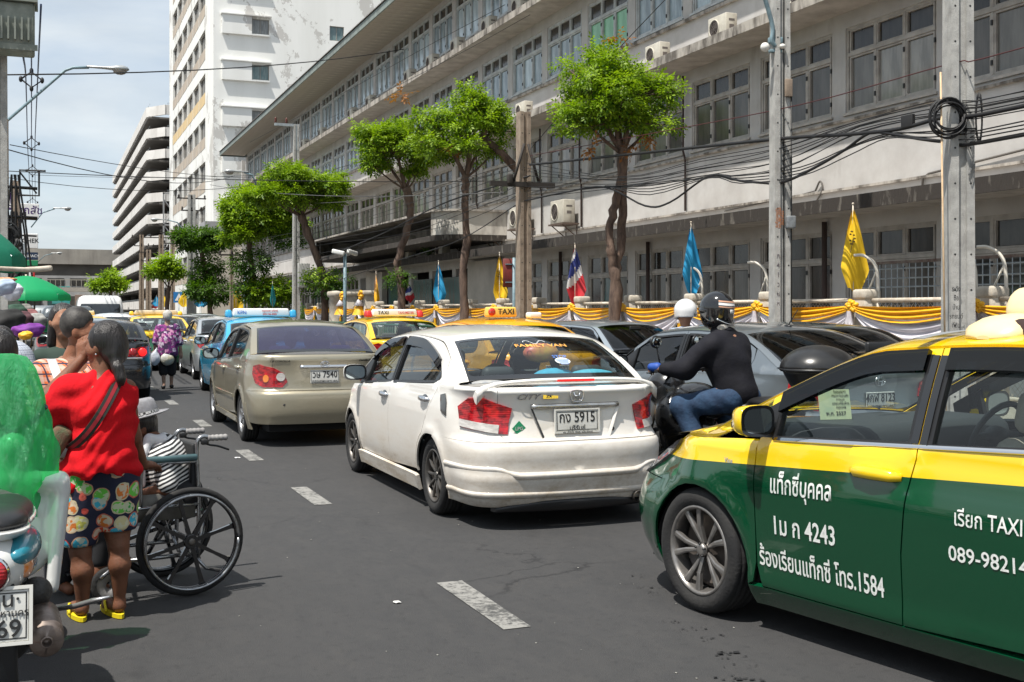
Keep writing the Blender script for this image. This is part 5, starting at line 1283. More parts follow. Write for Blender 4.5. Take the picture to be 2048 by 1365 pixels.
mb = MB();yy = float(S1.F(ax(S1,0),.90)[1]);mb.rbox((0,yy-.01,.755),(1.35,.02,.035),.008);mb.build('boot_garnish',M_chrome,c1)
grn = paint('paint_dark_grey',(.10,.115,.12),.5,.3,1.,.3)
traffic('dark_grey_sedan','dark blue-grey sedan seen left of the plaid shirt, second in the left lane',(4.45,1.70,1.44,2.6,.95),.55,28.6,0,grn,G_mid,1,taillit=False)
sil = paint('paint_silver',(.46,.49,.51),.6,.3,1.,.3)
traffic('silver_sedan','silver sedan beside the woman in the purple blouse',(4.6,1.76,1.46,2.7,.95),3.95,26.3,0,sil,G_mid,1,lambda q: [(q(.5),.80),(q(.5),.93),(.16,.98),(.36,.95),(.34,.80),(.2,.74)],mirror_mat=M_rub)
cyan = paint('paint_taxi_blue',(.03,.33,.56),0,.25,1.,.15)
cb,Sb,Pb = traffic('blue_taxi','sky blue taxi with a white roof advertising board, ahead of the gold sedan',(4.5,1.72,1.49,2.6,.95),3.66,19.9,0,cyan,G_mid,1)
yel = paint('paint_taxi_yellow',(.84,.52,.01),0,.25,1.,.15);yg = paint('paint_taxi_yellow_green',(.004,.13,.055),0,.25,1.,.15,two=((.84,.54,.01),.86,0))
yo = paint('paint_taxi_orange',(.85,.40,.012),0,.25,1.,.15)
cy,Sy,Py = traffic('green_taxi','small yellow and green taxi behind the woman in purple, brake lamp lit',(4.5,1.72,1.48,2.6,.95),2.75,31.2,0,yg,G_clear,1,taillit=True)
ct,St,Pt = traffic('yellow_taxi','yellow taxi with red roof pillars and a white TAXI roof sign behind the gold sedan',(4.5,1.72,1.47,2.6,.95),6.45,20.6,R(2),yel,G_clear,1,extra='ทน 1234')
co,So,Po = traffic('orange_taxi','orange-yellow taxi whose roof and sign show above the white sedan',(4.5,1.72,1.50,2.6,.95),6.15,13.6,R(3),yo,G_clear,1)
slv2 = paint('paint_pale_blue_silver',(.36,.41,.45),.6,.28,1.,.25)
cs,Ss,Ps = traffic('pale_blue_sedan','pale blue-silver sedan parked facing the camera beside the fence',(4.35,1.70,1.43,2.6,.95),8.75,19.9,R(184),slv2,G_dark,1,mirror_mat=M_chrome)
dteal = paint('paint_dark_teal',(.055,.08,.085),.5,.3,1.,.3)
traffic('dark_teal_sedan','dark teal sedan half hidden behind the blue-grey sedan by the concrete pole',(4.45,1.74,1.45,2.65,.95),8.95,10.35,R(2),dteal,G_dark,1,shape_kw=dict(wr=.3))
wht = paint('paint_white_plain',(.74,.74,.73),0,.3,1.,.2)
# vans, pick-up roofs and small far cars
def van(name,label,X,Y,L,W,H,pm,roofz=1.35):
 t = place(name,label,'van',X,Y,0);mb = MB();rings = []
 for z,w,y0,y1 in ((.3,.97,0,L),(.55,1.,-.02,L+.02),(1.0,1.,0,L-.05),(1.15,.99,.02,L-.5),(H-.25,.90,.12,L-1.2),(H-.08,.84,.2,L-1.35),(H,.70,.35,L-1.6)):
  r = .16;w_ = w*W/2;ring = []
  for sx,sy,a0 in ((1,1,0),(-1,1,90),(-1,-1,180),(1,-1,270)):
   for k in range(4): a = R(a0+k*30);ring.append((sx*(w_-r)+r*math.cos(a),(y1-r if sy > 0 else y0+r)+r*math.sin(a),z))
  rings.append(ring)
 mb.loft(rings);mb.build('body',pm,t)
 mb = MB();mb.rbox((0,.045,(1.05+H-.3)/2+.02),(W*.80,.10,H-1.42),.05,M=Matrix.Rotation(R(-6),4,'X'));mb.build('rear_window',principled('van_glass',(.02,.025,.03),.06,coat=1),t)
 mb = MB()
 for s in (-1,1): mb.cbox((s*W*.475,L*.45,1.38),(.02,L*.62,.42))
 mb.build('side_window',principled('van_glass',(.02,.025,.03),.06,coat=1),t)
 for s in (-1,1):
  mb = MB();mb.rbox((s*W*.44,.0,.92),(.14,.05,.32),.02);mb.build('tail_light',M_red,t)
  for y in (.85,L-.85): wheel(t,W/2-.02,y,.32,'cap',.19,s)
 mb = MB();mb.rbox((0,-.02,.42),(W*.98,.12,.22),.05);mb.build('rear_bumper',M_rub,t);mb = MB();mb.box(-.17,.17,-.1,-.09,.6,.74);mb.build('number_plate',M_plate,t);return t
van('white_van','tall white van in the far traffic straight above the old man\'s head',1.9,47,4.7,1.8,2.15,wht)
van('silver_minivan','silver grey people carrier in the far left lane of traffic',.1,44,4.6,1.75,1.75,paint('paint_mid_grey',(.25,.27,.28),.5,.3))
van('grey_pickup_van','dark grey boxy vehicle in the queue left of the white van',.6,38.6,4.4,1.7,1.72,paint('paint_slate',(.08,.095,.105),.4,.3))
far = [('white_hatchback','white hatchback with a red rear strip between the green taxi and black sedan',wht,1.95,36.6,.0),('far_taxi','distant cream-roofed taxi beyond the black sedan',yel,.9,33.2,0),('far_sedan','distant silver sedan queueing in the second lane',sil,4.2,39.5,0),
  ('far_sedan','distant dark grey sedan queueing at the left kerb',grn,.3,52.5,0),('far_sedan','distant pale blue sedan nearest the right trees',slv2,5.8,46.5,0),('far_sedan','distant white sedan beyond the white van',wht,1.3,57,0),('far_sedan','distant white sedan far along the right lane',wht,5.0,58,0),('far_sedan','most distant dark sedan in the right lane',civ,4.7,70,0)]
for nm,lb,pm,x,y,rz in far: traffic(nm,lb,(4.4,1.7,1.5 if 'hatch' in nm else 1.46,2.55,.95),x,y,rz,pm,G_mid,0)
def roof_sign(label,X,Y,rz,zz,w,h,col,txt,ends=None,tsz=None,deep=.16):
 t = thing('taxi_roof_sign',label,'taxi sign',(X,Y,0),rz);mb = MB();mb.rbox((0,0,zz+h/2),(w,deep,h),min(.03,h*.3),3,taper=.94);mb.build('sign_case',col,t)
 if ends: mb = MB();[mb.rbox((s*(w/2+.06),.02,zz+h/2-.02),(.14,deep*1.5,h*.95),.04,taper=.7) for s in (-1,1)];o = mb.build('sign_foot',ends,t);o['kind'] = 'stuff'
 n = len(txt)
 for k,(s,size,m,dx,dz) in enumerate(txt): put_text('lettering',s,size,Matrix.Translation((dx,-deep/2-.004,zz+h/2+dz)) @ Matrix.Rotation(R(90),4,'X'),m,t,.001,.012)
 return t
def on_car(car,x,y): c,s = math.cos(car.rotation_euler[2]),math.sin(car.rotation_euler[2]);return car.location[0]+x*c-y*s,car.location[1]+x*s+y*c
M_redtxt = principled('sign_red',(.55,.03,.03),.5);M_signw = principled('sign_white',(.75,.74,.72),.4);M_signy = principled('sign_yellow',(.78,.50,.10),.4)
x,y = on_car(cb,0,1.55);roof_sign('long white advertising board on the sky blue taxi roof',x,y,0,1.475,1.06,.15,M_signw,[('KPN',.085,M_stb,-.36,0),('กรุงเทพ แท็กซี่',.05,M_redtxt,.15,.03),('099-746-8989',.045,M_redtxt,.15,-.035)],cyan)
x,y = on_car(ct,0,1.5);roof_sign('white TAXI-METER roof sign on the yellow taxi behind the gold sedan',x,y,R(2),1.47,.95,.14,M_signw,[('TAXI',.10,M_ink,-.25,0),('TAXI-METER',.06,M_redtxt,.22,0)],M_redtxt)
x,y = on_car(co,-.15,1.5);s_ = roof_sign('rounded yellow roof sign reading APP TAXI above the white sedan',x,y,R(3),1.50,.46,.14,M_signy,[('TAXI',.115,M_ink,.05,.0),('APP',.04,M_plate,-.17,0)])
mb = MB();mb.lathe([(.055,0),(.055,.004),(.001,.004)],18,Matrix.Translation((-.17,-.081,1.57)) @ Matrix.Rotation(R(90),4,'X'));mb.build('sign_disc',M_redtxt,s_)
x,y = on_car(cy,0,1.6);roof_sign('pale roof sign on the small yellow and green taxi',x,y,0,1.465,1.15,.12,noisy('pale_sign',(.7,.58,.42),(.6,.5,.36),4,.5),[],yel)
x,y = .9,34.6;roof_sign('small cream roof sign in the distant traffic',x,y,0,1.45,.7,.12,M_sign,[])
x,y = on_car(co,.42,1.6);mb = MB();mb.rbox((0,0,0),(.2,.16,.09),.03);o = mb.build('meter_light',M_signw,None);o.location = (x,y,1.52);tag(o,'small white lamp beside the APP TAXI roof sign','lamp')
# ------------------------------------------------------------------ poles
XP = 10.8
def conc_pole(name,label,X,Y,w,H,mat,holes=True,loc_rz=0,bx=1.0,twin=0.):
 t = thing(name,label,'utility pole',(X,Y,0),loc_rz);mb = MB()
 n = 10;
 for k in range(1):
  # H-section shaft: two flanges and a recessed web, tapering upwards
  def sec(z): s = w*(1-.022*z*1.0)/2;return s
  for (x0,x1,y0,y1) in ((-1,-.34,-1,1),(.34,1,-1,1)):
   vs = []
   for z in (0,H): s = sec(z);vs += [(x0*s,y0*s*bx,z),(x1*s,y0*s*bx,z),(x1*s,y1*s*bx,z),(x0*s,y1*s*bx,z)]
   mb.add(vs,[(3,2,1,0),(4,5,6,7),(0,1,5,4),(1,2,6,5),(2,3,7,6),(3,0,4,7)])
  vs = []
  for z in (0,H-.01): s = sec(z);vs += [(-.342*s,-.68*s*bx,z),(.342*s,-.68*s*bx,z),(.342*s,.68*s*bx,z),(-.342*s,.68*s*bx,z)]
  mb.add(vs,[(0,1,5,4),(2,3,7,6),(4,5,6,7)])
 mb.build('shaft',mat,t)
 if holes:
  mb = MB()
  for k in range(int(H/.45)):
   z = .5+k*.45;s = sec(z);mb.lathe([(.014,0),(.001,0)],8,Matrix.Translation((-.67*s,-s*bx-.0015,z)) @ Matrix.Rotation(R(90),4,'X'));mb.lathe([(.014,0),(.001,0)],8,Matrix.Translation((.67*s,-s*bx-.0015,z)) @ Matrix.Rotation(R(90),4,'X'))
  mb.build('bolt_hole',M_ink,t)['kind'] = 'stuff'
 return t
yP2,yP1,yPW,yP59 = onX(1916,XP),onX(1560,XP),onX(1047,XP),onX(592,XP)
P2 = conc_pole('concrete_pole','thick grey concrete pole nearest the camera at the right, black cable coil on it',XP,yP2,.325,12,M_conc,loc_rz=R(-20))
P1 = conc_pole('concrete_pole','grey concrete pole with meter box and cable conduit, second from the right',XP,yP1,.285,12,M_conc,loc_rz=R(-14))
PW = conc_pole('concrete_pole','short tan square post with crossbars in front of the balcony trees',XP,yPW,.32,zat(225,dep(XP,yPW)),M_conc2,holes=True)
P59 = conc_pole('concrete_pole','tall slim grey pole with insulator arm in front of the leaning tree',XP,yP59,.32,zat(250,dep(XP,yP59)),M_conc)
mb = MB()                                                      # lettering painted down the nearest pole
for k,tx in enumerate(['ระวัง','ซื้อ','บ้าน','รถยนต์','ที่ดิน','ให้เช่า','โทร.','089-1234']):
 put_text('lettering',tx,.085,Matrix.Translation((-.09,-.157,1.86-.115*k)) @ Matrix.Rotation(R(90),4,'X'),M_ink,P2,.001,.003,wscale=.7)
for k,tx in enumerate(['ห','น','ว','1','4','ก']): put_text('lettering',tx,.11,Matrix.Translation((-.08,-.139,1.7+.15*k)) @ Matrix.Rotation(R(90),4,'X'),principled('faded_ink',(.13,.11,.12),.8),P1,.001,.003,wscale=.8)
for k,tx in enumerate(['รับซื้อของเก่า','โทร 081-5550','ให้เช่าห้อง']): put_text('lettering',tx,.06,Matrix.Translation((-.10+.045*k,-.137,3.05)) @ Matrix.Rotation(R(90),4,'X') @ Matrix.Rotation(R(90),4,'Z'),principled('faded_orange',(.45,.16,.05),.8),P1,.001,.004)
# pole 1 fittings: conduits, meter box, lamp arm bracket
mb = MB()
for x in (.02,.05): mb.tube([(x,-.10,0),(x,-.10,12)],.008,5)
mb.tube([(.13,-.15,.3),(.13,-.15,5.2)],.012,6);mb.build('conduit',M_ink,P1)
mb = MB();mb.tube([(.06,-.11,0),(.065,-.10,6.0)],.014,6);mb.build('bamboo_strip',noisy('bamboo',(.62,.45,.28),(.48,.34,.2),9,.7),P1)
mb = MB();mb.rbox((.11,-.17,2.98),(.15,.10,.20),.02);mb.build('meter_box',noisy('meter_grey',(.25,.27,.28),(.15,.16,.17),12,.5),P1)
mb = MB();mb.rbox((.08,-.16,5.1),(.12,.05,.28),.01);mb.build('terminal_plate',M_conc2,P1)
mb = MB();z = zat(90,dep(XP,yP1));mb.tube(sub([(-.12,-.1,z-.05),(-.18,-.12,z+.05),(-.20,-.14,z+.35),(-.62,-.30,z+1.4),(-.9,-.5,z+1.8)],6),.035,8);mb.rbox((-.1,-.06,z+.05),(.22,.12,.10),.02);mb.rbox((-.1,-.06,z-.12),(.2,.1,.05),.01)
mb.build('lamp_bracket',M_bluesteel,P1)
mb = MB();mb.ell((-.30,-.14,z-.08),(.075,.075,.075));mb.ell((-.02,-.16,z-.06),(.05,.05,.04));mb.build('insulator',principled('porcelain_white',(.7,.69,.65),.25),P1)['kind'] = 'stuff'
# coil of cable on pole 2 and splice boxes
yw = yP2-.16
def coil(t,c,r,n,mat,thick=.011,name='cable_coil'):
 mb = MB()
 for i in range(n):
  rr = r*random.uniform(.88,1.1);cx,cz = c[0]+random.uniform(-.03,.03),c[2]+random.uniform(-.04,.04);yy = c[1]+random.uniform(-.06,.06);sq = random.uniform(.9,1.12)
  mb.tube([(cx+rr*math.cos(a),yy,cz+rr*sq*math.sin(a)) for a in np.linspace(0,6.2832,23)],thick,5)
 return mb.build(name,mat,t)
M_cable = principled('cable_black',(.010,.010,.011),.6)
coil(P2,(-.22,-.20,zat(240,dep(XP,yP2))),.205,12,M_cable);
mb = MB()
for i in range(5): mb.tube([(.20+.03*i*.3,-.1+.02*i,zat(240,dep(XP,yP2))+.3*math.cos(a)) if False else (.21+.04*math.sin(a),-.14,zat(240,dep(XP,yP2))+(.28+.01*i)*math.cos(a)) for a in np.linspace(0,6.2832,15)],.012,5)
mb.build('cable_coil',M_cable,P2)
mb = MB();mb.tube([(-.24,-.2,.3),(-.30,-.18,4.6)],.013,6);mb.build('bamboo_strip',MATS['bamboo'],P2)
mb = MB();mb.tube(sub([(-.05,-.17,3.9),(.08,-.17,3.7),(.12,-.17,3.5),(.06,-.17,3.3),(.14,-.18,3.45),(.10,-.17,3.2),(.07,-.17,3.35)],5),.006,5);mb.build('wire_tie',principled('wire_grey',(.16,.16,.16),.5),P2)
# tan post crossbars
mb = MB();zz = zat(372,dep(XP,yPW));mb.box(-.95,.75,-.22,-.12,zz-.05,zz+.07);mb.tube([(-.35,-.17,zz+.02),(-.05,-.17,zz+1.0)],.035,5);mb.tube([(.35,-.17,zz+.02),(.05,-.17,zz+1.0)],.035,5);mb.rbox((-.45,-.22,zz+.12),(.14,.14,.26),.04);mb.build('crossarm',principled('crossarm_dark',(.03,.025,.022),.8),PW)
# pole 59: insulator arm
mb = MB();zt = zat(250,dep(XP,yP59));mb.box(-1.0,.16,-.1,.05,zt-.1,zt+.02);mb.box(-.12,.05,-.1,.0,zt-1.2,zt-.1);mb.build('crossarm',M_steel,P59)
mb = MB()
for x in (-.95,-.45): mb.lathe([(.03,0),(.07,.05),(.04,.09),(.07,.13),(.04,.17),(.06,.22),(.02,.27)],10,Matrix.Translation((x,0,zt+.03)))
mb.build('insulator',principled('insulator_brown',(.10,.025,.015),.25),P59)['kind'] = 'stuff'
mb = MB();mb.rbox((.30,-.3,3.2),(.55,.25,1.15),.03);mb.build('junction_box',noisy('box_grey',(.42,.42,.40),(.33,.33,.31),5,.6),P59)
# farther poles on the right, seen between the trees
for px,w,top,lb,m in ((383,.55,390,'double concrete pole rising over the far trees, left of the dark trunk',M_conc),(463,.22,470,'thin brown post left of the camera mast',M_conc2),(322,.34,470,'pale tan pole in front of the car park corner',M_conc2),(283,.30,470,'slender concrete pole with crossarm before the car park',M_conc2),(297,.34,500,'concrete pole beside the lattice frame, second before the car park',M_conc2),(345,.3,460,'slim pole carrying the curved street lamp by the white tower',M_conc2)):
 X = XP-.3;Y = onX(px,X);d = dep(X,Y);Y = min(Y,135);X = math.tan(ang(px))*Y if Y == 135 else X;d = dep(X,Y)
 t = conc_pole('concrete_pole',lb,X,Y,w*d/70 if d > 70 else w,zat(top,d),m,holes=False)
 mb = MB();z = zat(top,d);
 for q,(dz,l) in enumerate(((.35,1.1),(1.3,.8))): mb.box(-l,l,-.2,-.1,z-dz,z-dz+.1);[mb.lathe([(.04,0),(.08,.1),(.03,.25)],6,Matrix.Translation((x,-.15,z-dz+.1))) for x in (-l*.9,0,l*.9)]
 mb.build('crossarm',principled('crossarm_dark',(.03,.025,.022),.8),t)
# ------------------------------------------------------------------ street lamps
def street_lamp(label,X,Y,base_z,arm,head,polez=None,mat=M_bluesteel,s=1.):
 """arm: list of (dx, dz) from the pole; reaches over the road towards +x"""
 t = thing('street_lamp',label,'street lamp',(X,Y,0));mb = MB();mb.tube([(dx,0,z) for dx,z in arm],.045*s,8);mb.build('lamp_arm',mat,t)
 hx,hz = head;sg = 1 if hx > arm[0][0] else -1;mb = MB();rings = []
 for u,w,h in ((-.55,.05,.03),(-.50,.07,.05),(.0,.09,.06),(.18,.13,.08),(.34,.17,.12),(.52,.17,.13),(.66,.11,.09),(.72,.02,.02)):
  rings.append([(hx+sg*u*s,w*s*math.cos(a),hz+(h*s if math.sin(a) > 0 else h*s*.55)*math.sin(a)) for a in np.linspace(0,6.2832,13)[:-1]])
 mb.loft(rings);mb.build('lamp_head',noisy('lamp_cast',(.48,.50,.50),(.32,.33,.33),4,.4,metal=.5),t)
 mb = MB();mb.ell((hx+sg*.44*s,0,hz-.06*s),(.21*s,.15*s,.12*s));mb.build('lamp_glass',principled('lamp_bowl',(.25,.22,.19),.1,coat=1),t);return t
XL = -1.35
Yl = 38.;dl = dep(XL,Yl);zz = lambda py,d: zat(py,d)
def lx(px,Y):                                                     # street X of column px at depth Y
 return Y*math.tan(ang(px))
street_lamp('large street lamp on a long blue-grey arm reaching over the street at the upper left',lx(10,Yl),Yl,0,[(0,zz(262,dl)-.6),(0,zz(245,dl)),(lx(130,Yl)-lx(10,Yl)-.0,zz(132,dl)),(lx(146,Yl)-lx(10,Yl),zz(125,dl)),(lx(178,Yl)-lx(10,Yl),zz(122,dl))],(lx(210,Yl)-lx(10,Yl),zz(121,dl)),s=1.0)
Yl = 85.;d = dep(XL,Yl)
street_lamp('second street lamp on the left, smaller, over the shop signs',lx(62,Yl),Yl,0,[(0,zz(455,d)),(lx(85,Yl)-lx(62,Yl),zz(425,d)),(lx(110,Yl)-lx(62,Yl),zz(416,d))],(lx(122,Yl)-lx(62,Yl),zz(415,d)),s=.95)
Yl = 150.;d = dep(XL,Yl)
street_lamp('most distant small street lamp on the left in front of the viaduct',lx(75,Yl),Yl,0,[(0,zz(525,d)),(lx(90,Yl)-lx(75,Yl),zz(511,d)),(lx(105,Yl)-lx(75,Yl),zz(507,d))],(lx(112,Yl)-lx(75,Yl),zz(506,d)),s=1.0)
Yl = 95.;d = dep(10,Yl)
street_lamp('twin-armed street lamp on the right in front of the white tower',lx(372,Yl),Yl,0,[(0,zz(470,d)),(lx(355,Yl)-lx(372,Yl),zz(446,d)),(lx(335,Yl)-lx(372,Yl),zz(441,d))],(lx(322,Yl)-lx(372,Yl),zz(441,d)),s=1.1)
Yl = 62.;d = dep(10,Yl)
street_lamp('street lamp reaching left from the building beneath the long eave',lx(515,Yl),Yl,0,[(0,zz(365,d)-.3),(lx(505,Yl)-lx(515,Yl),zz(350,d)),(lx(488,Yl)-lx(515,Yl),zz(346,d))],(lx(476,Yl)-lx(515,Yl),zz(345,d)),s=1.0)
# ------------------------------------------------------------------ left side utility pole with transformer
YT = 22.;Xt = lx(2,YT);dT = dep(Xt,YT)
lp = conc_pole('concrete_pole','concrete pole at the far left edge carrying the transformer and tangled cables',Xt-.05,YT,.34,14,M_conc,holes=False)
t = thing('transformer','grey-green finned pole transformer at the top left corner','transformer',(Xt,YT-.5,0))
za,zb = zat(118,dT),zat(22,dT)
mb = MB();mb.rbox((.05,0,(za+zb)/2),(1.0,.55,zb-za),.04,2);mb.build('tank',noisy('transformer_paint',(.26,.28,.24),(.17,.19,.16),5,.6),t)
for k in range(9): mb = MB();mb.box(-.40+k*.105,-.37+k*.105,-.36,-.28,za+.18,zb-.28);mb.build('fin',MATS['transformer_paint'],t)
mb = MB();mb.box(-.5,.6,-.35,.35,zb,zb+.05);mb.box(-.5,.6,-.3,-.28,za+.02,za+.12);mb.build('rim',MATS['transformer_paint'],t)
mb = MB();mb.box(-.30,-.10,-.37,-.365,(za+zb)/2-.02,(za+zb)/2+.16);o = mb.build('sign_plate',M_plate,t);put_text('lettering','55',.16,Matrix.Translation((-.20,-.372,(za+zb)/2+.07)) @ Matrix.Rotation(R(90),4,'X'),M_ink,o)
for x in (.38,-.2): mb = MB();mb.lathe([(.03,0)]+[(r,z) for k in range(5) for r,z in ((.05,.03+k*.06),(.085,.05+k*.06),(.05,.07+k*.06))]+[(.02,.4)],12,Matrix.Translation((x,0,zb+.04)));mb.build('bushing',principled('insulator_dark',(.05,.02,.02),.25),t)
mb = MB()
for x,c in ((-.32,0),(-.10,.02)): mb.tube(sub([(x,-.4,zb-.1),(x+.02,-.42,zb-.5),(x,-.4,za-.1),(x-.05,-.4,za-1.0),(x-.2,-.3,za-1.3)],6),.02,6)
mb.build('cable',M_cable,t)
def plain_wire(name,label,pts,r=.012,mat=None,group=None,n=6,cat='cable'):
 mb = MB();mb.tube(pts,r,n);o = mb.build(name,mat or M_cable);return tag(o,label,cat,group)
def span(a,b,sag,n=14): a,b = np.array(a,float),np.array(b,float);return [tuple(a+(b-a)*t-np.array([0,0,sag*4*t*(1-t)])) for t in np.linspace(0,1,n)]
M_cblue = principled('aerial_cable_blue',(.035,.06,.14),.5)
def P3(px,py,Y): X = Y*math.tan(ang(px));return (X,Y,zat(py,dep(X,Y)))
# three high-tension lines with diamond spacers running down the left side of the street
nodes = {0: [(46,110),(62,-10),(82,10)],1: [(52,165),(63,155),(75,165)],2: [(55,285),(63,285),(70,287)],3: [(58,345),(64,340),(70,345)],4: [(62,430),(66,430),(71,440)]}
Ys = [24,38,62,82,130]
for k in range(3):
 pts = [P3(*nodes[i][k],Ys[i]) for i in range(5)]
 plain_wire('power_line',['leftmost of the three blue-black power lines dropping down the left sky','middle power line of the three at the upper left, diamond spacers on it','rightmost of the three power lines at the upper left'][k],sub(pts,4),.022,M_cblue)
for i,(px,py,Y) in enumerate(((63,160,38),(63,287,62),(65,342,82),(65,405,110))):
 c = P3(px,py,Y);s = (.30,.34,.38,.42)[i];mb = MB()
 mb.tube([(c[0]-s,c[1],c[2]),(c[0],c[1],c[2]+s*.8),(c[0]+s,c[1],c[2]),(c[0],c[1],c[2]-s*.8),(c[0]-s,c[1],c[2])],.03,5)
 for dx,dz in ((-s,0),(s,0),(0,s*.9),(0,-s*.9)): mb.ell((c[0]+dx,c[1],c[2]+dz),(.06,.06,.10),8,5)
 tag(mb.build('line_spacer',M_cable),['nearest and highest','second highest','third highest','lowest'][i]+' diamond-shaped spacer on the left power lines','line spacer')
# wires across the sky, from the left poles to the right side
for k,(a,b,sg,r,lb) in enumerate([((15,150,30),(940,70,58),.5,.018,'twisted cable crossing the sky below the big street lamp'),((20,290,34),(500,355,75),.25,.012,'upper thin cable crossing from the left poles to the white tower'),((10,298,34),(470,352,80),.7,.016,'sagging pair of cables crossing in front of the car park roof'),
  ((5,342,40),(1010,362,40),.15,.014,'long level cable crossing the whole street above the trees'),((10,355,48),(700,330,60),.9,.012,'thin sagging cable dipping across in front of the car park'),((60,350,60),(620,345,60),.2,.010,'thin straight cable behind the level street-crossing cable'),((420,370,60),(1010,385,27),.3,.012,'pale wire running from the lamp to the tan post'),((980,350,30),(450,380,70),.8,.01,'drooping pale wire over the second balcony tree')]):
 plain_wire('street_cable',lb,span(P3(*a),P3(*b),sg),r,principled('cable_grey',(.09,.09,.09),.6) if k > 5 else M_cable)
# crossarm poles at left edge further down, tangled cables
for px,top,Y,w,lb in ((33,362,60,.38,'brown concrete pole with square bracket at the left'),(3,240,34,.4,'dark left-edge pole wrapped in black cables')):
 X = lx(px,Y);t = conc_pole('concrete_pole',lb,X,Y,w,zat(top,dep(X,Y)),M_conc2,holes=False)
 z = zat(top,dep(X,Y))
 mb = MB()
 if px == 33: mb.tube([(.1,-.2,z-.7),(1.0,-.2,z-.7),(1.0,-.2,z+.5)],.05,4);mb.tube([(.15,-.2,z-.7),(.15,-.2,z+.5),(1.3,-.2,z+.5)],.05,4);mb.tube([(.15,-.2,z+.4),(.9,-.2,z-.6)],.04,4)
 for dz in (1.8,2.6): mb.tube([(-.8,-.2,z-dz),(.9,-.2,z-dz-.05)],.045,5)
 mb.build('crossarm',M_cable,t)
 for q in range(3): coil(t,(-.1+random.uniform(-.3,.3),-.4,z-3.2-q*1.1),random.uniform(.3,.5),6,M_cable,.03)
 mb = MB()
 for q in range(12):
  x0 = random.uniform(-.5,.5);mb.tube(sub([(x0,-.3,z-1.5),(x0+random.uniform(-.3,.3),-.4,z-3.5),(x0+random.uniform(-.4,.4),-.4,z-5.5),(x0+random.uniform(-.3,.3),-.4,z-7.5)],4),.025,4)
 mb.build('loose_cable',M_cable,t)['kind'] = 'stuff'
# ------------------------------------------------------------------ cables along the building front (pole to pole)
Xc = XP-.05
def run(py_list,r,lb,mat=None,Xo=0.,n=5,grp=None):
 """py_list: [(px, py)...] along the plane X = Xc+Xo"""
 pts = [(Xc+Xo,onX(px,Xc+Xo),zat(py,dep(Xc+Xo,onX(px,Xc+Xo)))) for px,py in py_list]
 if py_list[0][0] > 2040: pts = [(Xc+Xo,pts[0][1]-9,pts[0][2]+.15)]+pts
 return plain_wire('facade_cable',lb,sub(pts,n),r,mat,grp)
M_cred = principled('cable_dark_red',(.07,.012,.012),.6)
run([(2060,210),(1900,232),(1800,258),(1700,269),(1560,278),(1300,305),(1060,330)],.028,'thickest black cable, from the coil on the near pole leftwards')
run([(2060,268),(1900,284),(1780,268),(1740,266),(1690,300),(1640,330),(1580,360),(1540,370)],.024,'thick black cable dipping steeply between the two big poles')
run([(1545,368),(1480,362),(1420,352),(1340,405),(1290,412),(1210,375),(1130,385),(1050,402)],.020,'thick black cable sagging in waves left of the second pole')
run([(2060,92),(1900,128),(1600,210),(1300,268),(1060,312)],.008,'dark red thin cable strung highest across the lower windows',M_cred)
run([(1060,352),(900,402),(820,440),(760,470),(640,520)],.022,'thick cable sloping down leftwards from the tan post past the air conditioners')
run([(1045,402),(920,480),(800,520),(680,560)],.014,'lower loose cable sloping left from the tan post')
run([(1330,0),(1240,95),(1150,195),(1060,300)],.009,'steep cable dropping from the top across the green-curtained windows',Xo=.6)
run([(1010,10),(860,90),(680,190),(500,285)],.010,'upper of two straight cables climbing the long facade',Xo=.8);run([(1060,30),(900,118),(700,218),(520,300)],.009,'lower of two straight cables climbing the long facade',Xo=.8)
for k in range(9):
 o_ = k*6.5;j = lambda: random.uniform(-4,4)
 run([(2060,178+o_*.8+j()),(1900,196+o_*.7+j()),(1720,238+o_*.55+j()),(1560,288+o_*1.+j()),(1400,322+o_*.7+j()),(1240,352+o_*.5+j()),(1055,330+o_*1.3+j())],.007,'thin black cable in the drooping bundle between the right-hand poles',None,random.uniform(-.08,.08),4,'thin cables of the bundle between the right-hand poles')
for k in range(7):
 j = lambda: random.uniform(-5,5);run([(1050,320+k*11+j()),(950,350+k*14+j()),(800,400+k*13+j()),(640,450+k*9+j()),(520,480+k*9+j())],.008,'thin black cable sagging left from the tan post across the balcony',None,random.uniform(-.1,.1),4,'thin cables left of the tan post')
for k in range(4):
 j = lambda: random.uniform(-5,5);run([(2060,240+k*8),(1950,256+k*6+j()),(1860,262+k*6+j()),(1775,268+k*3),(1700,292+k*5+j()),(1600,335+k*6),(1480,352+k*5),(1420,350+k*2),(1300,372+k*6),(1210,372)],.009,'frayed cable of the bundle tied midway between the two big poles',None,random.uniform(-.05,.05),4,'frayed tied cable bundle between the big poles')
mb = MB();X = Xc;Y = onX(1816,X);z = zat(243,dep(X,Y));mb.rbox((X,Y,z),(.06,.22,.17),.01);tag(mb.build('splice_box',principled('box_black',(.015,.015,.016),.7)),'small dark box hanging on the thick cable left of the near pole','junction box')
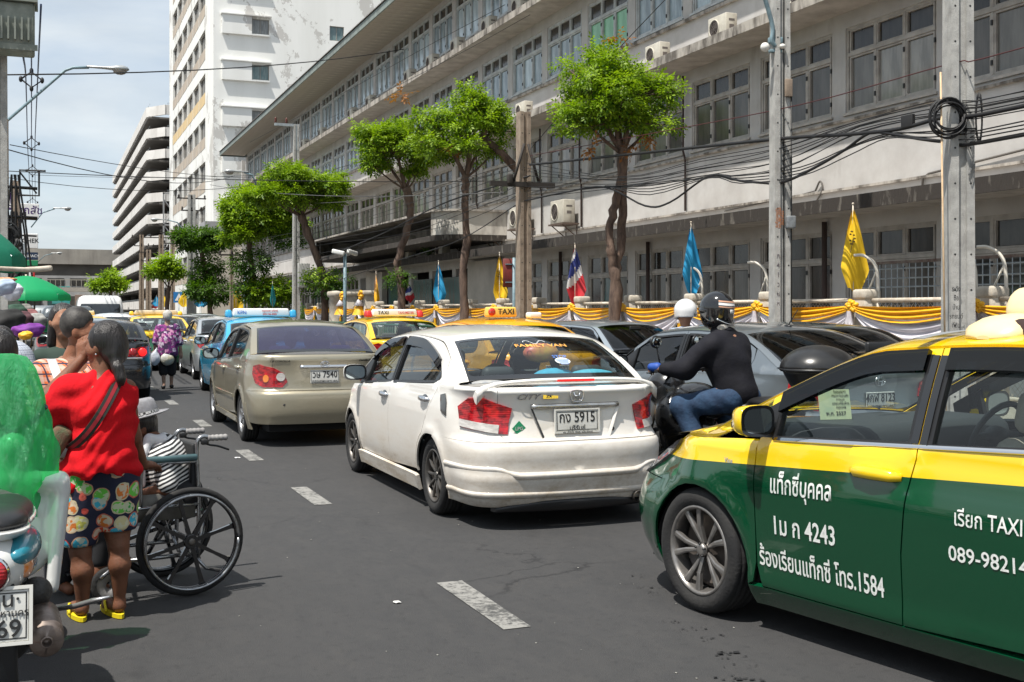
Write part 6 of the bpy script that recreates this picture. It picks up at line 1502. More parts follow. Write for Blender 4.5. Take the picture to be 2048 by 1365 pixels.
# ------------------------------------------------------------------ fence with posts, rails, chain-link, swags
XF = 11.5;FP = [onX(1985,XF)-2.5*1]+[onX(1985,XF)+2.5*i for i in range(0,18)]
fence = thing('fence','low cream fence with square posts, pipe rails and chain-link along the building','fence',(XF,FP[0],0));fo_ = Vector((XF,FP[0],0))
M_post = noisy('fence_post_cream',(.55,.50,.42),(.38,.34,.28),5,.85,.25);M_rail = noisy('rail_cream',(.66,.60,.50),(.42,.35,.28),9,.6)
for i,y in enumerate(FP):
 mb = MB();mb.rbox((0,0,.96),(.27,.27,1.66),.03,2);mb.rbox((0,0,1.83),(.31,.31,.16),.04,2)
 o = mb.build('post',M_post,fence);o.location = Vector((XF,y,0))-fo_
for i in range(len(FP)-1):
 y0,y1 = FP[i]+.14,FP[i+1]-.14
 mb = MB();mb.tube([(0,y0,1.74),(0,y1,1.74)],.035,8);o = mb.build('rail',M_rail,fence);o.location = -fo_+Vector((XF,0,0))
 mb = MB();mb.tube([(0,y0,.45),(0,y1,.45)],.03,6);mb.tube([(0,y0+.12,.3),(0,y0+.12,1.7)],.022,6);mb.tube([(0,y1-.12,.3),(0,y1-.12,1.7)],.022,6);o = mb.build('rail',M_rail,fence);o.location = -fo_+Vector((XF,0,0))
mb = MB();stp = .085
for i in range(len(FP)-1):
 if i > 11: break
 y0,y1 = FP[i]+.14,FP[i+1]-.14;H_ = 1.22
 for s in (1,-1):
  for k in range(int((y1-y0+H_)/stp)):
   a = y0-H_+k*stp if s > 0 else y0+k*stp;z0_,z1_ = .48,1.70;ya_,yb_ = a,a+s*H_
   pa = [ya_,z0_];pb = [yb_,z1_]
   # clip to the bay
   for q in (0,1):
    for lim,sgn_ in ((y0,1),(y1,-1)):
     A_,B_ = (pa,pb)
     if (A_[0]-lim)*sgn_ < 0 and (B_[0]-lim)*sgn_ > 0: t_ = (lim-A_[0])/(B_[0]-A_[0]);A_[1] += t_*(B_[1]-A_[1]);A_[0] = lim
     if (B_[0]-lim)*sgn_ < 0 and (A_[0]-lim)*sgn_ > 0: t_ = (lim-B_[0])/(A_[0]-B_[0]);B_[1] += t_*(A_[1]-B_[1]);B_[0] = lim
   if min(pa[0],pb[0]) < y0-1e-4 or max(pa[0],pb[0]) > y1+1e-4: continue
   mb.tube([(s*.006,pa[0],pa[1]),(s*.006,pb[0],pb[1])],.0035,3,caps=False)
o = mb.build('chain_link_mesh',noisy('chain_link',(.45,.40,.33),(.28,.24,.2),12,.5),fence);o.location = -fo_+Vector((XF,0,0));o['kind'] = 'stuff'
# plinth wall
mb = MB();mb.box(-.1,.1,FP[0],FP[-1],.14,.42);o = mb.build('plinth',M_post,fence);o.location = -fo_+Vector((XF,0,0))
# swags: yellow over white cloth, gathered at rosettes
M_yel = noisy('satin_yellow',(.86,.47,.015),(.76,.36,.01),3,.5,.25,30,stretch=(1,1,4),bd=.01)
M_wht = noisy('satin_white',(.74,.70,.73),(.60,.56,.60),3,.5,.25,30,stretch=(1,1,4),bd=.01)
def swag(y0,y1,ztop,drop,mat,x,h0,h1,phase,folds=4):
 mb = MB();n,m = 26,22;g = []
 for i in range(n+1):
  t = i/n;sg = 4*t*(1-t);row = []
  for j in range(m+1):
   u = j/m;hh = h0+(h1-h0)*sg**.8
   z = ztop-drop*sg*(.25+.75*u)-hh*u;xx = x-(.02+.05*sg)*abs(math.sin(u*math.pi*folds+phase+1.2*math.sin(t*3+phase)))-.03*sg
   row.append((xx,y0+(y1-y0)*t,z))
  g += row
 fs = [(i*(m+1)+j,i*(m+1)+j+1,(i+1)*(m+1)+j+1,(i+1)*(m+1)+j) for i in range(n) for j in range(m)]
 mb.add(g,fs,True);return mb
names = ['right of the near concrete pole','between the near pole and the yellow flag post','between the yellow flag and the second concrete pole','left of the second concrete pole','beneath the blue flag behind the white helmet','right of the forked tree trunk','between the forked tree and the striped flag','between the striped flag and the tan post','left of the tan post under the red sign','under the second yellow flag','under the APP TAXI sign','right of the second trunk','left of the second trunk','beside the far yellow banner','next to the round gate pier','beyond the camera mast','farthest but one along the fence','farthest along the fence']
for i in range(len(FP)-1):
 y0,y1 = FP[i]+.1,FP[i+1]-.02;lb = names[min(i,len(names)-1)];ph = random.random()*3;wob = random.uniform(-.05,.06)
 t = thing('fabric_swag','yellow and white draped bunting '+lb,'bunting',(XF-.2,y0,1.6),0,'yellow and white bunting draped along the fence');off = Vector((XF-.2,y0,1.6))
 for nm,mb in (('yellow_cloth',swag(y0,y1,1.66,.10+wob*.5,M_yel,XF-.24,.07,.17,ph,3)),('white_cloth',swag(y0,y1,1.60,.26+wob,M_wht,XF-.21,.10,.34,ph+1,4))):
  o = mb.build(nm,M_yel if nm[0] == 'y' else M_wht,t);o.location = -off
 # rosette and hanging tails at the post
 for nm,m,x,z,r in (('rosette',M_yel,-.06,.05,.105),):
  mb = MB();
  for k in range(14): a = k*2.4;rr = r*math.sqrt((k+1)/14)*.8;mb.ell((x-.03*math.cos(a),y0-off.y-.08+rr*math.cos(a),z+rr*math.sin(a)),(.045,.042,.035),7,5,Matrix.Rotation(a,4,'X'))
  mb.build(nm,m,t)
 def tail(y,z0,z1,w0,w1,m,x):
  mb = MB();n = 18;rings = []
  for j in range(5):
   u = j/4;w = w0+(w1-w0)*u;rings.append([(x-.03*math.cos(k*math.pi*.9+u),y-w/2+w*k/n,z0+(z1-z0)*u-.02*math.sin(k*1.7)*u) for k in range(n+1)])
  mb.loft(rings,close=False,caps=False);return mb
 tail(-.07,-.02,-.25,.08,.22,None,-.10).build('white_tail',M_wht,t);tail(-.05,-.22,-.46,.13,.20,None,-.08).build('yellow_tail',M_yel,t)
# bent white arms above the fence
for k,(px,lbl) in enumerate(((2000,'bent white fence arm at the far right edge'),(1940,'bent white fence arm just right of the near concrete pole'),(1745,'pair-curved white fence arm under the big yellow flag'),(1525,'bent white fence arm left of the second pole'),(1395,'bent white arm beside the blue flag'))):
 y = onX(px,XF);mb = MB();mb.tube(sub([(0,0,1.5),(0,0,2.05),(-.03,.05,2.3),(-.12,.18,2.42),(-.2,.3,2.43)],5),.024,7);mb.tube([(0,.3,1.75),(0,.02,2.2)],.016,6)
 o = mb.build('fence_arm',principled('arm_white',(.66,.62,.54),.5));o.parent = fence;o.location = Vector((XF+.1,y,0))-fo_;o['label'] = lbl
# window railing behind the fence (right)
rl = thing('window_railing','rusty metal railing in front of the ground-floor windows at the right','railing',(XB-.5,13,0));
mb = MB();y0,y1 = 12.-13,onX(1725,XB-.5)-13
for z in (2.02,2.18,2.36): mb.tube([(0,y0,z),(0,y1,z)],.014,4)
mb.build('cross_wire',M_steel,rl);mb = MB();mb.box(-.03,.03,y0,y1,2.45,2.5);mb.build('top_rail',noisy('rust_rail',(.10,.05,.04),(.2,.17,.14),7,.8),rl)
for k in range(int((y1-y0)/.16)):
 if k == 0: mb = MB();mb.tube([(0,0,1.2),(0,0,2.45)],.012,4);b0 = mb.build('bar',M_steel,rl);b0.location = (0,y0,0)
 else: b = bpy.data.objects.new('bar',b0.data);C.objects.link(b);b.parent = rl;b.location = (0,y0+k*.16,0)
# green pedestrian rail by the kerb
gr = thing('kerb_railing','green metal pedestrian railing along the kerb behind the taxis','railing',(10.2,30,0));M_grn = noisy('railing_green',(.03,.14,.08),(.02,.09,.05),8,.5)
mb = MB();mb.tube([(0,0,1.12),(0,16,1.12)],.03,8);mb.tube([(0,0,.35),(0,16,.35)],.02,6);mb.build('rail',M_grn,gr)
for k in range(80):
 if k == 0: mb = MB();mb.tube([(0,0,.2),(0,0,1.1)],.01,5);b0 = mb.build('bar',M_grn,gr)
 else: b = bpy.data.objects.new('bar',b0.data);C.objects.link(b);b.parent = gr;b.location = (0,k*.2,0)
# ------------------------------------------------------------------ flags
def flag(label,px,top,bot,cols,lean=0.,w=.62,X=XF-.05,tri=True,seed=1,stripes=None,emblem=None):
 Y = onX(px,X);d = dep(X,Y);zt,zb = zat(top,d),zat(bot,d);H = zt-zb;rnd = random.Random(seed)
 t = thing('flag',label,'flag',(X,Y,0));mb = MB();mb.tube([(0,0,1.2),(0,0,zt+.02)],.011,6);mb.ell((0,0,zt+.03),(.02,.02,.02),8,5);mb.build('flagpole',M_rail,t)
 # cloth hanging in folds from the pole: narrow at the hoist top, full in the middle, gathered at the bottom
 n,m = 22,26;V = [];cy,sy = math.cos(R(-30+lean)),math.sin(R(-30+lean));w = w*1.25
 for j in range(m+1):
  v = j/m;wid = w*(.06+.94*min(1,v/.72)**.85)*(1-.55*max(0,(v-.74)/.26)**1.1)
  for i in range(n+1):
   u = i/n;f = math.sin(u*5+v*3+seed)*.055*min(1,v*2)+math.sin(u*11-v*4)*.02
   x = wid*(u-.42)*.96;yy = f;V.append((x*cy-yy*sy,x*sy+yy*cy,zt-.06-H*v-.10*u*H*(.3+v)*.35+.04*math.sin(u*6+seed)*v))
 mb = MB();fs = [];mi = []
 for j in range(m):
  for i in range(n):
   fs.append((j*(n+1)+i,(j+1)*(n+1)+i,(j+1)*(n+1)+i+1,j*(n+1)+i+1))
   if stripes: b = (j/m*1.15+(i/n)*.32) ;mi.append(stripes(b))
   else: mi.append(0)
 o = mesh_obj('flag_cloth',V,fs,cols,t,mi,True);
 if emblem:
  mb = MB()
  for k in range(9):
   a = k*.7;k_ = len(V)//2+int(7*math.cos(a));p = V[(9+int(3*math.sin(a)))*(n+1)+8+int(3*math.cos(a))];mb.ell((p[0]-.03,p[1]-.03,p[2]),(.022,.006,.014),6,4)
  mb.tube(sub([V[9*(n+1)+9],V[11*(n+1)+8],V[14*(n+1)+6]],3),.008,4);eo = mb.build('emblem',principled('emblem_ink',(.20,.13,.03),.7),t);eo.location = (-.02,-.03,0)
 return t
F_y = noisy('flag_yellow',(.80,.52,.012),(.70,.44,.01),4,.75);F_b = noisy('flag_blue',(.015,.27,.50),(.012,.22,.42),4,.75);F_r = noisy('flag_red',(.55,.02,.03),(.42,.02,.03),4,.75);F_w = noisy('flag_white',(.72,.70,.68),(.6,.58,.58),4,.75);F_n = noisy('flag_navy',(.03,.045,.22),(.02,.03,.15),4,.75)
flag('large yellow flag with a faint emblem hanging beside the second concrete pole',1706,412,573,[F_y],0,.36,seed=1,emblem=True)
flag('bright blue hanging flag behind the motorcyclist, right of the forked tree',1382,448,580,[F_b],0,.32,seed=2)
tricol = lambda b: 0 if b < .10 else 1 if b < .28 else 2 if b < .62 else 1 if b < .82 else 0
flag('red white and blue striped flag left of the forked tree',1150,490,602,[F_r,F_w,F_n],0,.38,seed=3,stripes=tricol)
flag('yellow flag with emblem beside the back of the red road sign',999,508,603,[F_y],0,.34,seed=4,emblem=True)
flag('blue flag left of the second thin trunk',877,524,600,[F_b],0,.36,seed=5)
flag('narrow orange-yellow banner by the round gate pier',752,545,608,[M_yel],0,.18,seed=6)
flag('small striped flag sticking out left of a trunk',818,566,600,[F_r,F_w,F_n],20,.3,seed=7,stripes=tricol)
flag('teal flag hanging between far shrubs',545,565,610,[principled('flag_teal',(.02,.25,.25),.7)],0,.25,seed=8)
flag('waving yellow flag beside the brown post in the distance',472,580,618,[F_y],40,1.0,seed=9)
for px,top,bot,c,lb in ((400,588,612,[F_b],'tiny blue flag in the far crowd of flags, rightmost'),(367,583,612,[F_y],'tiny yellow flag under the pedestrian sign'),(327,590,612,[F_y],'slim distant yellow flag left of a trunk'),(313,592,612,[F_b],'small distant blue flag near the car park'),(306,600,616,[F_r,F_w,F_n],'small distant striped flag nearest the car park')):
 flag(lb,px,top,bot,c,10,.9,X=XF-.5,seed=px,stripes=tricol if len(c) > 1 else None)
# ------------------------------------------------------------------ air conditioners
M_ac = noisy('ac_casing',(.56,.53,.45),(.42,.39,.33),3,.6,.1,dirt=((.24,.2,.15),2,.55,.75,(1,1,.4)))
def ac_unit(label,X,Y,z,s=1.,bracket=True,twin=False):
 t = thing('air_conditioner',label,'air conditioner',(X,Y,z),0,'outdoor air conditioner units on the facade');h = .62*s*(1.7 if twin else 1);w = .85*s;d = .34*s
 mb = MB();mb.rbox((0,0,h/2),(d,w,h),.02,2);mb.build('casing',M_ac,t)
 for k in range(2 if twin else 1):
  cz = h/2 if not twin else h*(.27+.46*k)
  M_ = Matrix.Translation((-d/2-.001,.12*s,cz)) @ Matrix.Rotation(R(-90),4,'Y')
  mb = MB();mb.lathe([(.235*s,0),(.235*s,.02),(.215*s,.022),(.21*s,-.0)],22,M_);mb.build('fan_ring',M_ac,t)
  mb = MB();mb.lathe([(.21*s,.004),(.001,.004)],22,M_);mb.build('fan_well',principled('fan_dark',(.035,.025,.022),.8),t)
  mb = MB()
  for r in (.06,.10,.14,.18): mb.tube([tuple(M_ @ Vector((r*s*math.cos(a),r*s*math.sin(a),.016))) for a in np.linspace(0,6.2832,17)],.004*s,4)
  for k2 in range(4): a = k2*math.pi/4;mb.tube([tuple(M_ @ Vector((-.21*s*math.cos(a),-.21*s*math.sin(a),.014))),tuple(M_ @ Vector((.21*s*math.cos(a),.21*s*math.sin(a),.014)))],.004*s,4)
  mb.build('fan_grille',principled('grille_grey',(.13,.11,.10),.6),t)
 mb = MB();mb.cbox((0,-w/2-.002,h*.72),(d*.5,.003,.05));mb.cbox((0,-w/2-.002,h*.45),(d*.4,.003,.09));mb.build('vent',principled('grille_grey',(.13,.11,.10),.6),t)
 if bracket:
  mb = MB();mb.box(-d/2-.05,d/2+.12,-w*.55,w*.55,-.05,-.001)
  for y in (-w*.4,w*.4): mb.tube([(-d/2,y,-.04),(d/2+.1,y,-.42)],.018,4);mb.tube([(d/2+.1,y,-.45),(d/2+.1,y,.0)],.018,4)
  mb.build('bracket',principled('bracket_rust',(.10,.07,.055),.8),t)
 return t
for px,py,lb in ((1125,448,'wall air conditioner right of the tan post, rightmost of the row'),(1040,458,'wall air conditioner half hidden by the tan post'),(980,473,'wall air conditioner midway between the tan post and the balcony'),(912,480,'wall air conditioner nearest the balcony end')):
 X = XB-.35;Y = onX(px,X);ac_unit(lb,X,Y,zat(py,dep(X,Y)),1.15)
for px,py,lb in ((885,523,'pair-fan air conditioner standing under the balcony, right one'),(818,525,'air conditioner under the balcony, left one')):
 X = XB-.9;Y = onX(px,X);ac_unit(lb,X,Y,3.64,1.0,False,True)
for px,lb in ((1315,'air conditioner on the third-floor ledge right of the leafy crown'),(1445,'air conditioner on the third-floor ledge near the big pole'),(1048,'air conditioner on the third-floor ledge above the tan post'),(1610,'air conditioner on the third-floor ledge right of the second concrete pole'),(990,'ledge air conditioner behind the second crown')):
 X = XB-.62;Y = onX(px,X);ac_unit(lb,X,Y,7.78,.9,False)
for k,px in enumerate((1040,978,915,865,820,742,705,645,610)):
 X = XB-.62;Y = onX(px,X);ac_unit(['first','second','third','fourth','fifth','sixth','seventh','eighth','ninth'][k]+' air conditioner from the right on the top-floor ledge',X,Y,11.25,.95,False)
# ------------------------------------------------------------------ camera masts, red sign, cabinets, pedestrian sign
def cctv(label,px,top,X,two=True):
 Y = onX(px,X);d = dep(X,Y);z = zat(top,d);t = thing('camera_mast',label,'security camera',(X,Y,0));mb = MB();mb.tube([(0,0,0),(0,0,z)],.07,8);mb.build('mast',M_bluesteel,t)
 for s,r in ((-1,-25),(1,30)) if two else ((-1,-20),):
  mb = MB();mb.rbox((0,0,0),(.50,.16,.17),.04,M=Matrix.Rotation(R(12),4,'Y'));o = mb.build('camera_housing',principled('camera_white',(.72,.72,.70),.35),t);o.location = (s*.28,-.05,z+.05);o.rotation_euler = (0,0,R(r))
 mb = MB();mb.tube(sub([(.1,0,z),(.35,-.1,z-.35),(.2,-.1,z-.6),(.06,-.08,z-.9)],4),.012,5);mb.build('cable',M_cable,t);return t
cctv('blue-grey mast with two white surveillance cameras by the gate pier',690,508,XP)
cctv('farther camera mast with a single camera above the cyan taxi sign',489,543,XP,False)
X = XF-.2;Y = onX(1028,X);d = dep(X,Y);t = thing('road_sign','dark red back of a rectangular sign board beside the tan post','sign',(X,Y,0))
mb = MB();mb.rbox((0,0,(zat(518,d)+zat(575,d))/2),(.62,.03,zat(518,d)-zat(575,d)),.01,1);mb.build('board',noisy('sign_back_red',(.20,.025,.02),(.12,.02,.015),5,.6),t);mb = MB();mb.tube([(-.02,-.05,.1),(-.02,-.05,zat(516,d))],.045,8);mb.box(-.25,.25,-.04,-.017,zat(530,d),zat(528,d));mb.box(-.25,.25,-.04,-.017,zat(566,d),zat(564,d));mb.build('sign_post',M_bluesteel,t)
X = XP;Y = onX(358,X);d = dep(X,Y);t = thing('crossing_sign','small blue pedestrian crossing sign with a white triangle in the distance','sign',(X,Y,0))
mb = MB();mb.cbox((0,0,zat(595,d)),(.95,.04,.95));mb.build('board',principled('sign_blue',(.015,.16,.42),.5),t);mb = MB();mb.add([(-.36,-.03,zat(595,d)-.3),(.36,-.03,zat(595,d)-.3),(0,-.03,zat(595,d)+.36)],[(0,1,2)]);mb.build('symbol',M_signw,t);mb = MB();mb.tube([(-.05,-.035,zat(595,d)-.25),(0,-.035,zat(595,d)),(.05,-.035,zat(595,d)-.25)],.03,4);mb.build('symbol',M_ink,t);mb = MB();mb.tube([(0,.05,0),(0,.05,zat(600,d))],.05,6);mb.build('sign_post',M_steel,t)
# round gate pier with a rosette
X = 11.2;Y = onX(672,X);t = thing('gate_pier','round cream gate pier with a moulded cap and yellow rosette beside it','pillar',(X,Y,0));mb = MB();mb.lathe([(.35,0),(.35,.3),(.28,.34),(.28,2.1),(.36,2.16),(.38,2.3),(.34,2.36),(.001,2.4)],20);mb.build('shaft',M_post,t)
for px,lb in ((738,'square gate pillar topped by a yellow rosette and white tassel'),(700,'second gate pillar with a moulded cap further along')):
 X = 11.4;Y = onX(px,X);t = thing('gate_pier',lb,'pillar',(X,Y,0));mb = MB();mb.rbox((0,0,1.1),(.5,.5,2.2),.03,1);mb.rbox((0,0,2.25),(.62,.62,.16),.04,2);mb.build('shaft',M_post,t)
 mb = MB();[mb.ell((-.35,-.1+.13*math.cos(a*1.7),2.15+.13*math.sin(a*1.7)),(.09,.09,.07),7,5) for a in range(6)];mb.build('rosette',M_yel,t);mb = MB();mb.lathe([(.05,2.0),(.22,1.75),(.15,1.74)],12,Matrix.Translation((-.38,0,0)));mb.build('white_tail',M_wht,t);mb = MB();mb.lathe([(.12,1.74),(.28,1.4)],12,Matrix.Translation((-.38,0,0)));mb.build('yellow_tail',M_yel,t)
# ------------------------------------------------------------------ trees: tapered trunk and limbs, crowns of many small leaflets on twigs
def bark_mat():
 m = principled('tree_bark',(.14,.09,.065),.95);n = NB(m);f = n.noise(7,8,n.mapping((1,1,.25)),.7)
 n.base(n.mix(n.ramp(f,[(.35,0.),(.65,1.)]),(.20,.135,.10),(.055,.035,.028)));n.bump(f,.9,.04);return m
M_bark = bark_mat()
def leaf_mat(name,c1,c2,tr=.35):
 m = bpy.data.materials.new(name);m.use_nodes = True;n = NB(m);N = n.N;p = n.p
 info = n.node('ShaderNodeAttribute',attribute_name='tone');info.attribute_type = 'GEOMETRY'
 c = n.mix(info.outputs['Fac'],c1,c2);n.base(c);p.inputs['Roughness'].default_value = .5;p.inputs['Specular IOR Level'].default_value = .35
 tl = n.node('ShaderNodeBsdfTranslucent');n.link(n.mix(1.,c,(1.6,1.7,.5),'MULTIPLY'),tl.inputs[0]);mx = n.node('ShaderNodeMixShader');mx.inputs[0].default_value = tr
 n.link(p.outputs[0],mx.inputs[1]);n.link(tl.outputs[0],mx.inputs[2]);n.link(mx.outputs[0],N['Material Output'].inputs[0]);MATS[name] = m;return m
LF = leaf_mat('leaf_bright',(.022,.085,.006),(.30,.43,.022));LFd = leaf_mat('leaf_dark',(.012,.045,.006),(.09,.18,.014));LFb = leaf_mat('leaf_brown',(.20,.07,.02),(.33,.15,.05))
def leaves(name,parent,clumps,n_per,leaf,mat,seed=0,droop=.5):
 """clumps: list of (centre, radius). Each twig carries a fan of leaflets; vectorised"""
 g = np.random.default_rng(seed);Vs = [];Ts = []
 for (c,r) in clumps:
  nt = int(n_per*.9*(r/.5)**2)+5;
  d = g.normal(size=(nt,3));d /= np.linalg.norm(d,axis=1,keepdims=True);d[:,2] = d[:,2]*.55+.1
  rad = r*(.45+.6*g.random(nt)**.6);base = np.array(c)+d*rad[:,None]
  out = d+g.normal(size=(nt,3))*.45;out[:,2] -= droop*g.random(nt);out /= np.linalg.norm(out,axis=1,keepdims=True)
  side = np.cross(out,g.normal(size=(nt,3))*.35+np.array([0,0,1]));side /= np.linalg.norm(side,axis=1,keepdims=True)+1e-9;up = np.cross(side,out)
  tone0 = g.random(nt)*.5+.25+.35*np.clip(d[:,2],-1,1)  # random leaf tone plus painted light: clump tops paler, undersides darker
  for k in range(5):                                          # leaflets along the twig
   s = 1 if k % 2 else -1;l = leaf*(.8+.5*g.random(nt));p0 = base+out*(leaf*.55*k)[...,None] if False else base+out*(leaf*.5*k)
   dirn = out*.55+side*s*.8 if k < 4 else out;dirn = dirn-np.array([0,0,.25])*g.random((nt,1));dirn /= np.linalg.norm(dirn,axis=1,keepdims=True)
   w = np.cross(dirn,up);w /= np.linalg.norm(w,axis=1,keepdims=True)+1e-9
   a = p0;b = p0+dirn*(l*.5)[:,None]+w*(l*.26)[:,None];cc = p0+dirn*l[:,None]-up*(l*.12)[:,None];e = p0+dirn*(l*.5)[:,None]-w*(l*.26)[:,None]
   Vs.append(np.stack([a,b,cc,e],1).reshape(-1,3));Ts.append(np.repeat(np.clip(tone0+g.normal(size=nt)*.12,0,1),4))
 V = np.vstack(Vs);T = np.concatenate(Ts);n = len(V)//4;me = bpy.data.meshes.new(name)
 me.vertices.add(len(V));me.vertices.foreach_set('co',V.ravel().astype(np.float32));me.loops.add(n*4);me.loops.foreach_set('vertex_index',np.arange(n*4,dtype=np.int32));me.polygons.add(n);me.polygons.foreach_set('loop_start',np.arange(0,n*4,4,dtype=np.int32));me.polygons.foreach_set('loop_total',np.full(n,4,np.int32))
 me.materials.append(mat);at = me.attributes.new('tone','FLOAT','POINT');at.data.foreach_set('value',T.astype(np.float32));me.update();me.validate()
 o = bpy.data.objects.new(name,me);C.objects.link(o);o.parent = parent;return o
def tree(label,X,Y,trunk,crowns,limbs=(),n_per=260,leaf=.10,mat=LF,seed=1,shrubs=(),brown=None):
 """trunk: list of stems [(dx,dz,r)...] given in street-X / height; crowns: [(dx,dy,z,r)]"""
 t = thing('street_tree',label,'tree',(X,Y,0));mb = MB()
 for st in trunk:
  pts = sub([(p[0],p[1],p[2]) for p in st],5);rr = np.interp(np.linspace(0,1,len(pts)),np.linspace(0,1,len(st)),[p[3] for p in st])
  g = random.Random(seed);mb.tube([(p[0]+g.uniform(-.03,.03),p[1]+g.uniform(-.03,.03),p[2]) for p in pts],[r*.82*g.uniform(.86,1.16) for r in rr],10)
 mb.build('trunk',M_bark,t);mb = MB();cl = [];g = random.Random(seed+5);top = trunk[0][-1]
 for (cx,cy,cz,r) in crowns:
  mb.tube(sub([(top[0],top[1],top[2]-.1),((top[0]+cx)/2+g.uniform(-.1,.1),(top[1]+cy)/2,(top[2]+cz)/2-.08),(cx,cy,cz)],4),[.07*max(r,.5)]*4+[.05*max(r,.5)]*4+[.03],7)
  n = max(9,int(34*r))
  for k in range(n):
   a = g.uniform(0,6.28);e = g.uniform(-.5,1);rr = r*g.uniform(.35,1.16);p = (cx+rr*math.cos(a)*math.cos(e*.9),cy+rr*math.sin(a)*math.cos(e*.9),cz+rr*.72*math.sin(e));cl.append((p,r*g.uniform(.14,.33)))
   mb.tube([(cx,cy,cz-.1),((cx+p[0])/2,(cy+p[1])/2,(cz+p[2])/2-.05),p],[.028,.018,.008],5)
 for (a,b,r) in limbs: mb.tube([a,tuple((np.array(a)+np.array(b))/2+np.array([0,0,.05])),b],[r,r*.85,r*.7],8)
 mb.build('branch',M_bark,t)['kind'] = 'stuff'
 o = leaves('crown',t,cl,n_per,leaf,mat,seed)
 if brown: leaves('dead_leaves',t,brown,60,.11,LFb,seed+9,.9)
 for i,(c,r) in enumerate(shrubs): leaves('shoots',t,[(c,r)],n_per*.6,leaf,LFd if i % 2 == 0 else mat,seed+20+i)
 return t
def zP(py,d): return zat(py,d)
# nearest tree: forked double stem, round bright crown
X = 11.0;Y = onX(1232,X);d = dep(X,Y);px2m = d/FPX;H = lambda py: zat(py,d)
o_ = lambda px: (px-1232)*px2m*.93
st1 = [(o_(1232),-.4*0,.1,.17),(o_(1230),0,H(580),.15),(o_(1222),0,H(520),.12),(o_(1216),0,H(470),.10),(o_(1228),0,H(410),.10),(o_(1246),0,H(350),.10),(o_(1248),0,H(300),.13)]
st2 = [(o_(1234),.1,H(560),.12),(o_(1246),.1,H(500),.11),(o_(1252),.1,H(430),.10),(o_(1250),.05,H(340),.11),(o_(1248),0,H(295),.12)]
tree('nearest street tree with a forked bark stem and round bright green crown',X,Y,[st1,st2],[(o_(1235),0,H(235),1.05),(o_(1190),.1,H(180),.78),(o_(1270),-.2,H(185),.85),(o_(1225),.3,H(125),.55),(o_(1310),0,H(245),.55),(o_(1150),0,H(235),.52),(o_(1320),-.1,H(160),.34)],n_per=190,leaf=.085,seed=3,brown=[((o_(1255),-.3,H(300)),.13),((o_(1292),-.2,H(275)),.10),((o_(1168),-.2,H(300)),.08),((o_(1228),-.2,H(80)),.12)])
Y = onX(930,X);d = dep(X,Y);px2m = d/FPX;o_ = lambda px: (px-930)*px2m*.93
tree('second street tree behind the tan post, crown reaching right with a bare pruned limb',X,Y,[[(0,0,.1,.17),(o_(926),0,H(560),.14),(o_(935),0,H(480),.13),(o_(930),0,H(400),.13),(o_(932),0,H(350),.13)]],[(o_(905),0,H(290),.95),(o_(960),0,H(235),.95),(o_(1000),.2,H(250),.62),(o_(940),0,H(195),.5),(o_(870),.3,H(245),.6),(o_(1000),0,H(300),.45)],[((o_(1042),-.5,H(345)),(o_(962),-.3,H(275)),.13),((o_(962),-.3,H(278)),(o_(975),-.3,H(250)),.09)],n_per=170,leaf=.10,seed=8,brown=[((o_(890),-.4,H(300)),.15),((o_(780),-.4,H(205)),.22)])
Y = onX(810,X);d = dep(X,Y);px2m = d/FPX;o_ = lambda px: (px-810)*px2m*.93
tree('third street tree from the right with a twisted dark trunk over the balcony',X,Y,[[(0,0,.1,.19),(o_(800),0,H(560),.16),(o_(795),0,H(520),.15),(o_(815),0,H(460),.15),(o_(822),0,H(420),.16),(o_(812),0,H(375),.2)]],[(o_(790),0,H(300),1.05),(o_(745),0,H(280),.7),(o_(845),0,H(300),.7),(o_(790),0,H(260),.6),(o_(740),0,H(335),.5),(o_(840),.2,H(345),.5)],n_per=170,leaf=.11,seed=12,shrubs=[((o_(785),-.3,H(560)),.38)])
Y = onX(645,X);d = dep(X,Y);px2m = d/FPX;o_ = lambda px: (px-645)*px2m*.93
tree('fourth street tree with a trunk leaning left and a broad flat crown',X,Y,[[(0,0,.1,.2),(o_(650),0,H(600),.2),(o_(642),0,H(540),.19),(o_(622),0,H(490),.18),(o_(610),0,H(460),.2),(o_(598),0,H(430),.2)]],[(o_(600),0,H(385),1.3),(o_(550),0,H(400),1.0),(o_(640),0,H(375),1.0),(o_(570),0,H(360),.9),(o_(660),0,H(400),.7),(o_(525),0,H(395),.7)],n_per=150,leaf=.13,seed=15,shrubs=[((o_(645),-.3,H(575)),.75),((o_(630),-.5,H(560)),.6),((o_(680),-.3,H(560)),.5)])
Y = onX(510,X);d = dep(X,Y);px2m = d/FPX;o_ = lambda px: (px-510)*px2m*.93
tree('fifth street tree, ivy-covered trunk behind the leaning tree',X,Y,[[(0,0,.1,.25),(o_(505),0,H(560),.22),(o_(498),0,H(500),.2),(o_(500),0,H(450),.2)]],[(o_(500),0,H(430),1.5),(o_(540),0,H(420),1.4),(o_(480),0,H(465),1.2),(o_(515),0,H(400),1.1),(o_(560),0,H(450),1.2)],n_per=120,leaf=.19,seed=18,shrubs=[((o_(500),-.3,H(530)),1.1),((o_(530),-.3,H(590)),1.2),((o_(505),-.3,H(580)),1.0),((o_(560),-.3,H(580)),1.1),((o_(580),-.3,H(480)),.8)])
Y = onX(415,X);d = dep(X,Y);px2m = d/FPX;o_ = lambda px: (px-415)*px2m*.93
